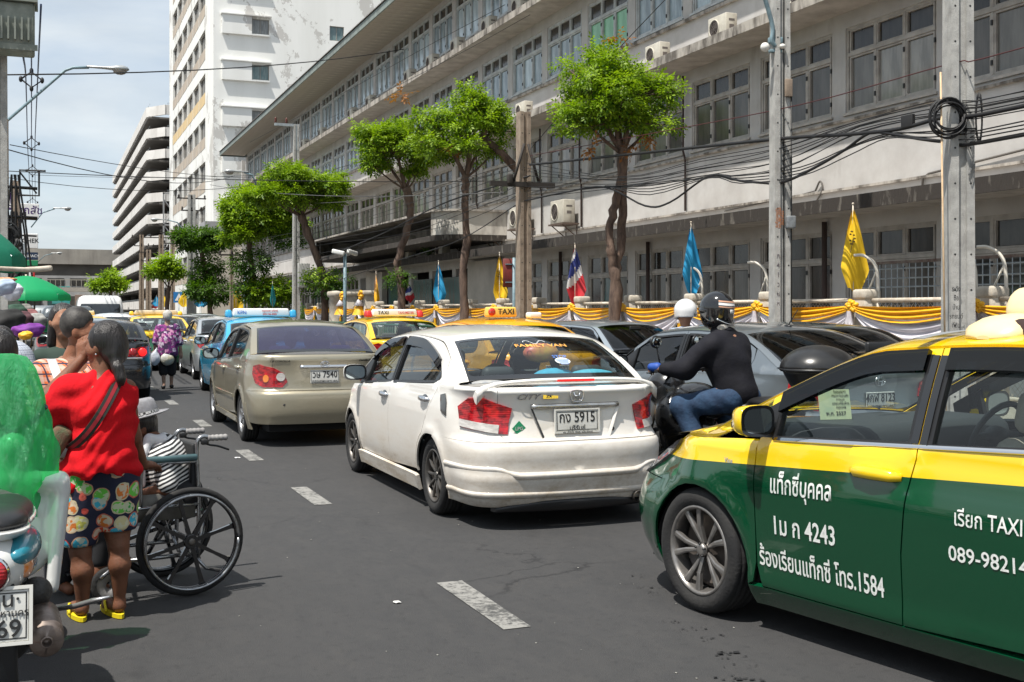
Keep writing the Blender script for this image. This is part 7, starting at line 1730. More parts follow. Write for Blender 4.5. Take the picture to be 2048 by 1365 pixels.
tree('dark tiered tree with three stacked clumps of foliage, sixth from the right',X,Y,[[(o_(425),0,.1,.25),(o_(415),0,H(570),.2),(o_(408),0,H(530),.2),(o_(398),0,H(490),.2)]],[(o_(395),0,H(487),1.3),(o_(420),0,H(478),.9)],n_per=110,leaf=.22,mat=LFd,seed=21,shrubs=[((o_(420),0,H(532)),1.0),((o_(408),0,H(555)),.9),((o_(425),-.3,H(585)),1.5),((o_(395),-.3,H(583)),.9)])
for px,pyc,rr,lb,sd_,yb_ in ((335,540,36,'round bright tree left of the dark tiered tree in the distance',31,92),(220,568,32,'small distant tree nearest the white van',35,110)):
 Y = yb_;X = lx(px,Y);d = dep(X,Y);px2m = d/FPX;o_ = lambda q: (q-px)*px2m
 tree(lb,X,Y,[[(0,0,.1,.22),(0,0,H(600),.2),(o_(px+3),0,H(575),.2)]],[(0,0,H(pyc),rr*.55*px2m),(o_(px-18),0,H(pyc+4),rr*.55*px2m),(o_(px+18),0,H(pyc+3),rr*.5*px2m),(0,0,H(pyc-14),rr*.4*px2m)],n_per=60,leaf=.26,seed=sd_)
t = thing('balcony_plant','small weed growing on the canopy between the two lower air conditioners','plant',(XB-1.1,onX(862,XB-1.1),3.7));leaves('foliage',t,[((0,0,.35),.35)],160,.09,LFd,77);mb = MB();mb.tube([(0,0,0),(.02,0,.35)],.02,5);mb.build('stem',M_bark,t)
for i,(px,z) in enumerate(((700,1.4),(735,1.2),(560,1.6),(600,1.3))):
 X = 12.3;Y = onX(px,X);t = thing('hedge_shrub',['bushy shrub behind the camera mast','low shrub behind the gate pillar','leafy shrub left of the junction box','shrub under the leaning tree'][i],'shrub',(X,Y,0));leaves('foliage',t,[((0,0,z*.6),.6),((.3,.5,z),.55)],70,.14,LFd,90+i);mb = MB();mb.tube([(0,0,.1),(0,0,z)],.04,5);mb.build('stem',M_bark,t)
# ------------------------------------------------------------------ bodies: smooth-blended limbs turned into one continuous surface
def _seg(P,a,b,r1,r2):
 a,b = np.array(a,float),np.array(b,float);ab = b-a;l2 = max(ab@ab,1e-9);t = np.clip(((P-a)@ab)/l2,0,1)
 return np.linalg.norm(P-(a+t[...,None]*ab),axis=-1)-(r1+(r2-r1)*t)
def _ell(P,c,r,M=None):
 Q = P-np.array(c,float)
 if M is not None: Q = Q@np.array(M)
 r = np.array(r,float);k0 = np.linalg.norm(Q/r,axis=-1);k1 = np.linalg.norm(Q/(r*r),axis=-1);return k0*(k0-1)/np.maximum(k1,1e-9)
def _bb(p):
 if p[0] == 's': a,b = np.array(p[1],float),np.array(p[2],float);r = max(p[3],p[4]);return np.minimum(a,b)-r,np.maximum(a,b)+r
 c = np.array(p[1],float);r = max(p[2]);return c-r,c+r
def sdf_mesh(prims,res,k=.03,cut=None):
 bb = [_bb(p) for p in prims];lo = np.min([b[0] for b in bb],0)-res*3;hi = np.max([b[1] for b in bb],0)+res*3
 n = np.ceil((hi-lo)/res).astype(int)+1;F = np.full(n,.5,np.float32);ax_ = [lo[i]+res*np.arange(n[i]) for i in range(3)]
 for p,(b0,b1) in zip(prims,bb):
  kk = p[-1] if isinstance(p[-1],float) and len(p) == (6 if p[0] == 's' else 5) else k
  i0 = np.maximum(((b0-kk-.02-lo)/res).astype(int),0);i1 = np.minimum(((b1+kk+.02-lo)/res).astype(int)+2,n)
  sl = tuple(slice(a,b) for a,b in zip(i0,i1));G = np.stack(np.meshgrid(*[ax_[i][sl[i]] for i in range(3)],indexing='ij'),-1)
  d = _seg(G,*p[1:5]) if p[0] == 's' else _ell(G,p[1],p[2],p[3] if len(p) > 3 and p[3] is not None and not isinstance(p[3],float) else None)
  a = F[sl];h = np.maximum(kk-np.abs(a-d),0)/kk;F[sl] = np.minimum(a,d)-h*h*kk*.25
 if cut is not None:
  G = np.stack(np.meshgrid(*ax_,indexing='ij'),-1);F = np.maximum(F,cut(G))
 ins = F < 0;s = ins[:-1,:-1,:-1].astype(int);cs = []
 for dx in (0,1):
  for dy in (0,1):
   for dz in (0,1): cs.append((dx,dy,dz))
 N = np.array(F.shape)-1;vals = [F[dx:dx+N[0],dy:dy+N[1],dz:dz+N[2]] for dx,dy,dz in cs];cnt = sum((v < 0).astype(np.int8) for v in vals);act = (cnt > 0) & (cnt < 8)
 idx = np.full(N,-1,np.int64);I = np.argwhere(act);idx[act] = np.arange(len(I));v = [w[act] for w in vals];acc = np.zeros((len(I),3));c = np.zeros(len(I))
 for a in range(8):
  for b in range(a+1,8):
   if sum(abs(cs[a][q]-cs[b][q]) for q in range(3)) != 1: continue
   m = (v[a] < 0) != (v[b] < 0);t = np.where(m,v[a]/np.where(m,v[a]-v[b],1),0);pa,pb = np.array(cs[a]),np.array(cs[b])
   acc += np.where(m[:,None],pa+(pb-pa)*t[:,None],0);c += m
 V = lo+(I+acc/c[:,None])*res;Q = []
 for axis in range(3):
  o = [q for q in range(3) if q != axis];A = ins;sl0 = [slice(None)]*3;sl1 = [slice(None)]*3;sl0[axis] = slice(0,-1);sl1[axis] = slice(1,None)
  ch = A[tuple(sl0)] != A[tuple(sl1)];J = np.argwhere(ch);J = J[(J[:,o[0]] > 0) & (J[:,o[1]] > 0) & (J[:,o[0]] < N[o[0]]) & (J[:,o[1]] < N[o[1]])]
  e0 = np.zeros(3,int);e0[o[0]] = 1;e1 = np.zeros(3,int);e1[o[1]] = 1
  q = np.stack([idx[tuple((J-e0-e1).T)],idx[tuple((J-e1).T)],idx[tuple(J.T)],idx[tuple((J-e0).T)]],1);inside = A[tuple(J.T)]
  flip = inside if axis != 1 else ~inside;q[~flip] = q[~flip][:,::-1];Q.append(q[(q >= 0).all(1)])
 return V,np.vstack(Q)
def folds(V,amp,f=(9,7,14),seed=0):
 g = np.random.default_rng(seed);d = np.zeros(len(V))
 for i in range(5): w = g.normal(size=3)*np.array(f);d += np.sin(V@w+g.random()*6+1.5*np.sin(V@(g.normal(size=3)*5)))
 return d/5*amp
def body_part(name,prims,mat,parent,res=.014,k=.03,cut=None,wr=0.,wf=(9,7,14),seed=0,disp=None):
 V,Q = sdf_mesh(prims,res,k,cut)
 if wr or disp:
  T = np.zeros_like(V);a,b,c = V[Q[:,0]],V[Q[:,1]],V[Q[:,2]];fn = np.cross(b-a,c-a)
  for j in range(4): np.add.at(T,Q[:,j],fn)
  T /= np.linalg.norm(T,axis=1,keepdims=True)+1e-9
  if wr: V = V+T*folds(V,wr,wf,seed)[:,None]
  if disp: V = V+T*disp(V)[:,None]
 me = bpy.data.meshes.new(name);me.vertices.add(len(V));me.vertices.foreach_set('co',V.ravel().astype(np.float32));m = len(Q);me.loops.add(4*m);me.loops.foreach_set('vertex_index',Q.ravel().astype(np.int32))
 me.polygons.add(m);me.polygons.foreach_set('loop_start',np.arange(0,4*m,4,dtype=np.int32));me.polygons.foreach_set('loop_total',np.full(m,4,np.int32));me.polygons.foreach_set('use_smooth',np.ones(m,bool));me.update();me.validate()
 me.materials.append(mat);o = bpy.data.objects.new(name,me);C.objects.link(o);o.parent = parent;return o
def evalp(prims,p,k=.03):
 F = .5;P = np.array(p,float)[None]
 for q in prims: d = float(_seg(P,*q[1:5])[0] if q[0] == 's' else _ell(P,q[1],q[2])[0]);h = max(k-abs(F-d),0)/k;F = min(F,d)-h*h*k*.25
 return F
def back_y(prims,x,z,y0=-.5):
 y = y0
 for _ in range(80):
  d = evalp(prims,(x,y,z))
  if d < .003: break
  y += max(d*.8,.003)
  if y > .5: break
 return y
Sg = lambda a,b,r1,r2,*k: ('s',a,b,r1,r2)+k
El = lambda c,r,*a: ('e',c,r)+a
def head_prims(c,f,s=1.,side=(1,0,0)):
 """c head centre, f unit facing (tuple), s scale: skull, jaw, nose, brow, lips, ears, eyes at half height"""
 c = np.array(c,float);f = np.array(f,float);f /= np.linalg.norm(f);u = np.array([0,0,1.])-f*f[2];u /= np.linalg.norm(u);r = np.cross(f,u);p = lambda a,b,d: tuple(c+s*(a*f+b*r+d*u))
 L = [('e',p(-.015,0,.025),(.078*s,.085*s,.095*s)),Sg(p(.03,0,-.02),p(.045,0,-.075),.058*s,.040*s),Sg(p(.0,0,-.05),p(.02,0,-.08),.055*s,.045*s),Sg(p(.083,0,.015),p(.098,0,-.018),.010*s,.015*s,.012),Sg(p(.070,-.03,.034),p(.070,.03,.034),.014*s,.014*s,.02),Sg(p(.080,-.018,-.048),p(.080,.018,-.048),.009*s,.009*s,.008),Sg(p(.074,-.014,-.060),p(.074,.014,-.060),.010*s,.010*s,.008)]
 for e in (-1,1): L += [('e',p(-.012,e*.080,-.008),(.018*s,.014*s,.032*s),None,.01),Sg(p(.055,e*.04,-.01),p(.03,e*.055,-.02),.026*s,.026*s)]
 return L,p
def hand(w,d,up,s=1.,curl=.5,n=4):
 """w wrist, d direction of the fingers, up = back-of-hand normal"""
 w = np.array(w,float);d = np.array(d,float);d /= np.linalg.norm(d);up = np.array(up,float);up -= d*(up@d);up /= np.linalg.norm(up);sd = np.cross(d,up);L = [Sg(tuple(w),tuple(w+d*.06*s),.024*s,.027*s,.02),Sg(tuple(w+sd*.018*s+d*.02*s),tuple(w+d*.075*s+sd*.025*s),.017*s,.015*s,.02),Sg(tuple(w-sd*.018*s+d*.02*s),tuple(w+d*.072*s-sd*.026*s),.017*s,.014*s,.02)]
 for i,l in enumerate((.062,.072,.068,.052)):
  b = w+d*.078*s+sd*(.030-.02*i)*s;a1 = d*math.cos(curl*.5)-up*math.sin(curl*.5);a2 = d*math.cos(curl*1.5)-up*math.sin(curl*1.5);m = b+a1*l*.5*s;e = m+a2*l*.5*s;L += [Sg(tuple(b),tuple(m),.0095*s,.0088*s,.005),Sg(tuple(m),tuple(e),.0088*s,.0072*s,.005)]
 b = w+d*.02*s+sd*.03*s;m = b+(d*.5+sd*.8)*.04*s;L += [Sg(tuple(b),tuple(m),.013*s,.0105*s,.01),Sg(tuple(m),tuple(m+(d*.9+sd*.2-up*.2)*.034*s),.0105*s,.008*s,.006)]
 return L
def skin(name,c):
 m = noisy(name,c,tuple(x*.72 for x in c),9,.55,.2,90,spec=.3);m.node_tree.nodes['Principled BSDF'].inputs['Subsurface Weight'].default_value = .12;m.node_tree.nodes['Principled BSDF'].inputs['Subsurface Scale'].default_value = .01;return m
SK1 = skin('skin_dark',(.20,.085,.048));SK2 = skin('skin_mid',(.33,.165,.10));SK3 = skin('skin_pale',(.48,.30,.22))
M_hair = noisy('hair_black',(.010,.008,.008),(.022,.017,.015),20,.34,1.,55,stretch=(1,1,.10),bd=.012)
def person(label,px,d,rzoff=0.):
 a = math.atan((px-1024)/FPX);x,y = atd(px,d);return thing('person',label,'person',(x,y,0),-(TH+a)+rzoff)
# ---- woman in red, seen from behind
W = person('woman in red t-shirt and bright patterned shorts, back turned, hand raised to her face',200,5.96)
hp,hf = head_prims((.02,.02,1.405),(-.80,.55,-.08),1.0)
eL,wL = (-.255,-.02,1.155),(-.085,.145,1.345)
b = hp+[Sg((.02,.0,1.34),(.01,-.02,1.22),.052,.056),Sg((-.13,-.01,1.19),(.13,-.01,1.19),.05,.05),Sg((0,0,1.15),(0,0,.8),.12,.13),
  Sg((-.15,0,1.18),eL,.052,.042),Sg(eL,wL,.043,.027),Sg((.13,0,1.17),(.165,.06,.93),.046,.040),Sg((.165,.06,.93),(.22,.20,.76),.038,.026),
  Sg((-.07,0,.76),(-.10,.0,.42),.095,.062),Sg((-.10,0,.42),(-.095,-.02,.36),.058,.052),Sg((-.095,-.012,.36),(-.085,-.03,.26),.048,.053),Sg((-.085,-.03,.26),(-.085,0,.085),.052,.030),Sg((-.088,-.01,.06),(-.125,.16,.035),.034,.028),Sg((-.125,.12,.03),(-.135,.17,.03),.03,.022),
  Sg((.07,0,.76),(.085,.0,.44),.095,.062),Sg((.085,0,.44),(.09,-.02,.38),.058,.052),Sg((.09,-.012,.38),(.095,-.03,.28),.048,.053),Sg((.095,-.03,.28),(.095,0,.095),.052,.030),Sg((.095,-.01,.06),(.04,.16,.035),.034,.028),Sg((.04,.12,.03),(.03,.17,.03),.03,.022)]
b += hand(wL,(-.05,.25,1),(-.6,-.6,0),1.0,.7)+hand((.22,.20,.76),(.6,.7,-.15),(0,0,1),.95,.5)
body_part('body',b,SK1,W,.0075,.025)
for s in (-1,1):
 e = hf(.068,s*.032,.010);mb = MB();mb.ell(e,(.013,.013,.010));mb.build('eye',principled('eye_white',(.55,.52,.48),.2),W)
mb = MB();mb.ell(hf(-.01,.088,-.035) if hf(0,1,0)[1] < hf(0,-1,0)[1] else hf(-.01,-.088,-.035),(.006,.006,.006));mb.build('earring',M_chrome,W)
hc = np.array((.02,.02,1.405))
body_part('hair',[('e',hf(-.025,0,.038),(.096,.100,.104)),('e',hf(-.062,0,-.02),(.07,.078,.085)),Sg((.06,-.06,1.36),(.085,-.085,1.30),.035,.022),Sg((.085,-.10,1.30),(.10,-.11,1.25),.030,.024),Sg((.10,-.11,1.25),(.108,-.105,1.215),.018,.008)],M_hair,W,.008,.03,wr=.003,wf=(60,60,12),seed=3,
   cut=lambda G: -(np.linalg.norm(G-np.array(hf(.10,0,-.035)),axis=-1)-.105))
sh = [El((-.01,-.01,1.09),(.178,.13,.17)),Sg((-.14,-.01,1.18),(.112,-.01,1.18),.070,.062),Sg((0,-.01,1.05),(.01,-.01,.84),.145,.160),El((.0,-.01,.78),(.185,.155,.16)),Sg((-.12,-.02,.76),(-.14,-.02,.60),.075,.062),Sg((.11,0,.78),(.125,0,.66),.07,.055),
  Sg((-.14,-.005,1.18),(-.215,-.02,1.12),.085,.082),Sg((-.215,-.02,1.12),(-.235,-.02,1.05),.072,.062),Sg((.115,0,1.17),(.138,.05,1.0),.058,.052),Sg((.01,-.01,1.22),(.02,-.01,1.262),.08,.058)]
M_redt = noisy('jersey_red',(.62,.008,.014),(.46,.006,.012),3,.95,.5,14,stretch=(1,1,.45),bd=.03,spec=.2)
def shirt_folds(V):
 x,y,z = V[:,0],V[:,1],V[:,2];low = np.clip((1.15-z)/.4,0,1);return .6*(.015*low*np.sin(x*42+z*13+2.5*np.sin(z*9+x*4))+.011*np.sin(x*17-z*36+2.2*np.sin(x*13+z*5))*(1-.3*low)+.005*np.sin(x*60-z*75+3*np.sin(x*20))+.009*np.sin(z*62+x*24)*np.clip((.9-z)/.12,0,1))
body_part('t_shirt',sh,M_redt,W,.0085,.05,disp=shirt_folds,cut=lambda G: (.645+.125*np.clip((G[...,0]+.17)/.13,0,1)-.06*np.clip((G[...,0]-.06)/.1,0,1)+.006*np.sin(G[...,0]*40))-G[...,2])
def print_mat():
 m = principled('print_navy',(.01,.012,.03),.8);n = NB(m);v = n.node('ShaderNodeTexVoronoi');v.inputs['Scale'].default_value = 12.5;v.inputs['Randomness'].default_value = .7;mp = n.mapping((1,.9,1));n.link(n.mix(.05,mp,n.noise(9,3)),v.inputs['Vector'])
 s3 = n.node('ShaderNodeSeparateColor');n.link(v.outputs['Color'],s3.inputs[0]);cr = n.node('ShaderNodeValToRGB');cr.color_ramp.interpolation = 'CONSTANT';E = cr.color_ramp.elements;cols_ = [(.04,.36,.05),(.62,.58,.12),(.05,.42,.58),(.66,.06,.02),(.14,.52,.06),(.62,.55,.30),(.65,.18,.03)]
 while len(E) < len(cols_): E.new(.5)
 for i,e in enumerate(E): e.position = i/len(cols_);e.color = (*cols_[i],1)
 n.link(s3.outputs[0],cr.inputs[0]);d = v.outputs['Distance'];ring = n.ramp(d,[(0.,0.),(.43,0.),(.445,1.),(.50,1.),(.515,0.)]);inner = n.ramp(d,[(.43,1.),(.445,0.)]);cr2 = n.node('ShaderNodeMix',data_type='RGBA');
 sq = n.ramp(n.noise(38,1),[(.50,0.),(.52,1.)]);c = n.mix(inner,(.010,.012,.035),n.mix(n.math('MULTIPLY',sq,.8),cr.outputs[0],(.62,.60,.45)));c = n.mix(ring,c,n.mix(s3.outputs[1],(.6,.55,.35),(.5,.04,.03)));n.base(c);n.bump(n.noise(14,3),.4,.02);return m
shp = [Sg((-.07,0,.80),(-.10,0,.44),.125,.098),Sg((.07,0,.80),(.09,0,.50),.125,.098),El((0,0,.80),(.19,.15,.12))]
body_part('shorts',shp,print_mat(),W,.009,.035,wr=.008,wf=(16,10,8),seed=4,cut=lambda G: np.maximum(np.where(G[...,0] < -.0,.388,.455)-G[...,2],G[...,2]-.79))
mb = MB();pts = []
for t in np.linspace(0,1,16): x = .09-.26*t;z = 1.235-.36*t-.05*math.sin(t*3.14);pts.append((x,back_y(sh,x,z)-.012,z))
rr = []
for p in pts: rr.append([(p[0]-.020,p[1],p[2]+.014),(p[0]-.019,p[1]-.004,p[2]+.014),(p[0]+.019,p[1]-.004,p[2]-.014),(p[0]+.020,p[1],p[2]-.014)])
mb.loft(rr,smooth=False);st = mb.build('bag_strap',principled('strap_dark',(.02,.022,.018),.8),W)
mb = MB();mb.loft([[(a[1][0]+.012,a[1][1]-.002,a[1][2]-.008),(a[2][0]-.012,a[2][1]-.002,a[2][2]+.008),(a[2][0]-.012,a[2][1]-.001,a[2][2]+.008),(a[1][0]+.012,a[1][1]-.001,a[1][2]-.008)] for a in rr],smooth=False);mb.build('strap_stripe',principled('strap_red',(.30,.01,.02),.8),st)
mb = MB();mb.rbox((-.205,-.03,.93),(.10,.16,.17),.03,M=Matrix.Rotation(R(30),4,'Y'));o = mb.build('shoulder_bag',noisy('bag_brocade',(.16,.05,.035),(.10,.12,.06),25,.8,.4),None);o.location = W.location;o.rotation_euler = W.rotation_euler;tag(o,'small brocade shoulder bag under the red t-shirt sleeve','bag')
for s,(fx,fy,tx,ty) in enumerate(((-.088,-.03,-.135,.19),(.097,-.03,.03,.19))):
 fl = thing('flip_flop',['yellow flip-flop on the woman in red\'s left foot, nearer the scooter','yellow flip-flop on the woman in red\'s right foot, nearer the wheelchair'][s],'sandal',W.location,W.rotation_euler[2],'yellow flip-flops');mb = MB();n = 16;d = np.array([tx-fx,ty-fy]);l = np.linalg.norm(d);d /= l;nrm = np.array([-d[1],d[0]]);po = []
 for k in range(n): a = 6.2832*k/n;c_ = (fx+tx)/2+math.cos(a)*(l/2+.035)*d[0]+math.sin(a)*.042*(1+.15*math.cos(a))*nrm[0];e_ = (fy+ty)/2+math.cos(a)*(l/2+.035)*d[1]+math.sin(a)*.042*(1+.15*math.cos(a))*nrm[1];po.append((c_,e_))
 mb.prism(po,.004,.026);mb.build('sole',principled('foam_yellow',(.70,.55,.01),.6),fl);mb = MB();q = np.array([fx,fy])+d*.14
 for e in (-1,1): mb.tube(sub([(q[0]+d[0]*.05,q[1]+d[1]*.05,.03),(q[0]+nrm[0]*e*.035,q[1]+nrm[1]*e*.035,.065),(q[0]+nrm[0]*e*.045-d[0]*.06,q[1]+nrm[1]*e*.045-d[1]*.06,.026)],4),.007,6)
 mb.build('thong',MATS['foam_yellow'],fl)
# ---- old man in plaid
def plaid(name,cols,s=1.):
 m = principled(name,cols[0],.85);n = NB(m);x = n.sep()
 def band(v,f,th,ph=0.): return n.ramp(n.math('FRACT',n.math('MULTIPLY_ADD',v,f,ph)),[(0,1.),(th,1.),(th+.03,0.)])
 u = n.math('ADD',x[0],x[1]);c = n.mix(n.math('MULTIPLY',band(u,14*s,.42),.5),cols[0],cols[1]);c = n.mix(n.math('MULTIPLY',band(x[2],14*s,.42),.38),c,cols[1]);c = n.mix(band(u,14*s,.12,.35),c,cols[2]);c = n.mix(band(x[2],14*s,.12,.35),c,cols[2]);n.base(c);n.bump(n.noise(14,4),.35,.02);return m
M1 = person('old man in an orange plaid shirt with cropped dark hair facing right',152,6.55);f = (.93,-.28,-.05)
hp,hf = head_prims((.03,0,1.475),f,.98)
b = hp+[Sg((.03,.01,1.42),(-.02,.02,1.30),.058,.062),Sg((-.17,0,1.25),(.15,.02,1.25),.055,.055),Sg((0,0,1.2),(0,0,.8),.13,.12),Sg((-.18,0,1.24),(-.22,-.03,.98),.05,.04),Sg((-.22,-.03,.98),(-.10,-.15,.84),.04,.028),Sg((.16,.05,1.24),(.24,0,1.0),.05,.04),Sg((.24,0,1.0),(.30,-.1,1.1),.04,.03),
  Sg((-.08,0,.8),(-.09,0,.42),.09,.06),Sg((-.09,0,.42),(-.09,.02,.08),.055,.035),Sg((-.09,0,.05),(-.03,-.10,.03),.034,.03),Sg((.08,0,.8),(.09,0,.42),.09,.06),Sg((.09,0,.42),(.09,.02,.08),.055,.035),Sg((.09,0,.05),(.15,-.10,.03),.034,.03)]+hand((-.10,-.15,.84),(.8,-.3,-.3),(0,-.5,.8),1.,.6)
body_part('body',b,SK2 if False else skin('skin_weathered',(.24,.10,.055)),M1,.009,.025)
for s in (-1,1): mb = MB();mb.ell(hf(.074,s*.034,.012),(.013,.013,.009));mb.build('eye',MATS['eye_white'],M1)
body_part('hair',[('e',hf(-.030,0,.048),(.093,.093,.098))],noisy('hair_greying',(.012,.010,.010),(.05,.045,.04),24,.6,.15,90),M1,.009,.03,wr=.002,wf=(70,70,70),cut=lambda G: -(np.linalg.norm(G-np.array(hf(.10,0,-.02)),axis=-1)-.10))
sh = [El((0,0,1.14),(.22,.15,.18)),Sg((-.17,0,1.245),(.15,.02,1.245),.072,.072),Sg((0,0,1.05),(0,0,.76),.16,.16),Sg((-.18,0,1.22),(-.235,-.03,1.02),.082,.072),Sg((.16,.04,1.22),(.24,0,1.04),.08,.07)]
body_part('plaid_shirt',sh,plaid('plaid_orange',((.60,.13,.03),(.62,.52,.46),(.02,.025,.06)),1.25),M1,.011,.04,wr=.009,seed=8,cut=lambda G: .70-G[...,2])
mb = MB();rr = []
for t in np.linspace(0,1,12): x = -.13+.15*t+.0;z = 1.325-.42*t;y = back_y(sh,x,min(z,1.30))-.012;rr.append([(x-.024,y,z),(x-.024,y-.004,z),(x+.024,y-.004,z),(x+.024,y,z)])
mb.loft(rr,smooth=False);mb.build('white_strap',principled('cotton_white',(.66,.66,.68),.85),M1)
body_part('trousers',[Sg((-.08,0,.82),(-.09,0,.1),.12,.08),Sg((.08,0,.82),(.09,0,.1),.12,.08)],principled('trouser_dark',(.025,.025,.03),.85),M1,.016,.04)
o = body_part('carrier_bag',[El((0,0,0),(.085,.07,.14)),Sg((0,0,.1),(.02,0,.22),.04,.02)],noisy('bag_white_cloth',(.62,.62,.66),(.48,.48,.55),9,.6,.5,22),None,.012,.04,wr=.01,wf=(20,20,20));o.location = (*atd(122,6.25),.93);tag(o,'white cloth bundle hanging between the plaid man and the woman in red','bag')
# ---- girl looking out behind him, man bending at the stall, black-haired head at the left edge
G1 = person('dark-haired young woman facing the camera, peering out behind the old man',127,8.2);hp,hf = head_prims((0,0,1.515),(.15,-1,-.05),1.0)
body_part('body',hp+[Sg((0,.02,1.42),(0,.02,1.3),.048,.05),Sg((-.15,.02,1.27),(.15,.02,1.27),.05,.05),Sg((0,.02,1.2),(0,.02,.8),.12,.13),Sg((-.07,0,.8),(-.08,0,.1),.09,.045),Sg((.07,0,.8),(.08,0,.1),.09,.045),Sg((-.16,0,1.25),(-.2,0,.85),.04,.03),Sg((.16,0,1.25),(.2,0,.85),.04,.03)],skin('skin_mid',(.33,.165,.10)),G1,.011,.025)
for s in (-1,1): mb = MB();mb.ell(hf(.068,s*.030,.012),(.014,.012,.007));mb.build('eye',M_ink,G1)
body_part('hair',[('e',hf(-.034,0,.036),(.094,.094,.10)),Sg(hf(-.05,.05,0),hf(-.06,.07,-.16),.045,.035),Sg(hf(-.05,-.05,0),hf(-.06,-.07,-.16),.045,.035)],M_hair,G1,.010,.03,cut=lambda G: -(np.linalg.norm(G-np.array(hf(.12,0,-.04)),axis=-1)-.135))
body_part('top',[El((0,.02,1.12),(.19,.13,.22)),Sg((-.14,.02,1.26),(.14,.02,1.26),.065,.065),Sg((0,.02,1.0),(0,.02,.7),.15,.15),Sg((-.16,0,1.25),(-.2,0,1.05),.06,.05),Sg((.16,0,1.25),(.2,0,1.05),.06,.05)],principled('cloth_dark_green',(.02,.04,.03),.85),G1,.014,.04)
B1 = person('man in a blue-white checked shirt bending over the stall at the left edge',22,8.0)
body_part('body',head_prims((-.075,0,1.36),(-.9,-.3,-.3),1.)[0]+[Sg((-.04,0,1.30),(.0,0,1.2),.055,.06),Sg((.03,0,1.2),(.1,.05,.85),.13,.13),Sg((.08,-.1,1.2),(.19,-.14,1.02),.05,.042),Sg((.19,-.14,1.02),(.08,-.2,.82),.04,.03),Sg((.04,0,.85),(.02,0,.1),.1,.05),Sg((.16,0,.85),(.2,0,.1),.1,.05)]+hand((.08,-.2,.82),(-.8,-.2,-.4),(0,-.5,.8),1.,.7),SK2,B1,.012,.03)
body_part('checked_shirt',[Sg((.0,0,1.24),(.11,.04,.86),.155,.16),Sg((.05,-.06,1.25),(.16,-.12,1.08),.085,.072)],plaid('check_blue',((.50,.52,.56),(.26,.30,.38),(.12,.14,.2)),2.2),B1,.013,.04,wr=.008)
body_part('hair',[El((-.075,0,1.40),(.10,.10,.095))],M_hair,B1,.014,.03,wr=.003,wf=(60,60,60));body_part('trousers',[Sg((.04,0,.85),(.02,0,.1),.12,.08),Sg((.16,0,.85),(.2,0,.1),.12,.08)],MATS['trouser_dark'],B1,.02,.04)
E1 = person('black-haired person cut off by the left edge above the green plastic bag',-14,6.1)
body_part('body',head_prims((0,0,1.36),(-1,.2,0),1.)[0]+[Sg((0,0,1.3),(0,0,1.15),.05,.06),Sg((-.14,0,1.12),(.12,0,1.12),.05,.05),Sg((0,0,1.1),(0,0,.7),.12,.12),Sg((-.07,0,.7),(-.07,0,.08),.08,.04),Sg((.06,0,.7),(.06,0,.08),.08,.04)],SK1,E1,.014,.03)
body_part('hair',[El((.01,0,1.385),(.115,.115,.12)),Sg((.03,0,1.35),(.03,0,1.22),.08,.06)],M_hair,E1,.012,.03,wr=.003,wf=(50,50,20));body_part('top',[El((0,0,.98),(.17,.13,.24)),Sg((-.12,0,1.13),(.10,0,1.13),.06,.06)],principled('cloth_maroon',(.08,.015,.02),.85),E1,.016,.04)
# ---- grey-haired woman walking between the lanes
L1 = person('grey-haired woman in a purple patterned blouse walking away between the lanes',335,23.3)
body_part('body',head_prims((0,.02,1.46),(.1,1,0),.95)[0]+[Sg((0,0,1.38),(0,-.01,1.28),.05,.06),Sg((-.14,0,1.22),(.14,0,1.22),.06,.06),Sg((0,0,1.15),(0,0,.75),.13,.15),Sg((-.16,0,1.2),(-.24,-.02,.95),.05,.04),Sg((-.24,-.02,.95),(-.24,.05,.78),.04,.03),Sg((.16,0,1.2),(.24,0,.92),.05,.04),Sg((.24,0,.92),(.26,.04,.74),.04,.03),Sg((-.07,0,.7),(-.08,-.05,.38),.09,.05),Sg((-.08,-.05,.38),(-.07,-.10,.09),.048,.03),Sg((-.07,-.1,.06),(-.09,.03,.04),.032,.03),Sg((.07,0,.7),(.08,.04,.38),.09,.05),Sg((.08,.04,.38),(.075,.06,.09),.048,.03),Sg((.075,.05,.06),(.09,.18,.04),.032,.03)]+hand((-.24,.05,.78),(0,0,-1),(0,-1,0),1,.9)+hand((.26,.04,.74),(0,0,-1),(0,-1,0),1,.4),skin('skin_pale',(.48,.30,.22)),L1,.011,.03)
body_part('hair',[El((0,-.005,1.50),(.095,.10,.10)),El((0,-.035,1.45),(.075,.07,.07))],noisy('hair_grey',(.55,.52,.48),(.36,.34,.31),30,.7,.4,60),L1,.013,.03,wr=.003,wf=(60,60,60))
def mosaic():
 m = principled('blouse_print',(.2,.03,.2),.85);n = NB(m);v = n.node('ShaderNodeTexVoronoi');v.inputs['Scale'].default_value = 17;v.distance = 'CHEBYCHEV';n.link(n.coord(),v.inputs['Vector']);s3 = n.node('ShaderNodeSeparateColor');n.link(v.outputs['Color'],s3.inputs[0])
 cr = n.node('ShaderNodeValToRGB');cr.color_ramp.interpolation = 'CONSTANT';cs_ = [(.20,.02,.16),(.60,.50,.60),(.04,.02,.06),(.38,.05,.28),(.62,.28,.45),(.12,.02,.14)];E = cr.color_ramp.elements
 while len(E) < len(cs_): E.new(.5)
 for i,e in enumerate(E): e.position = i/len(cs_);e.color = (*cs_[i],1)
 n.link(s3.outputs[0],cr.inputs[0]);n.base(n.mix(n.ramp(n.noise(34,3),[(.45,0.),(.55,.5)]),cr.outputs[0],(.08,.02,.09)));return m
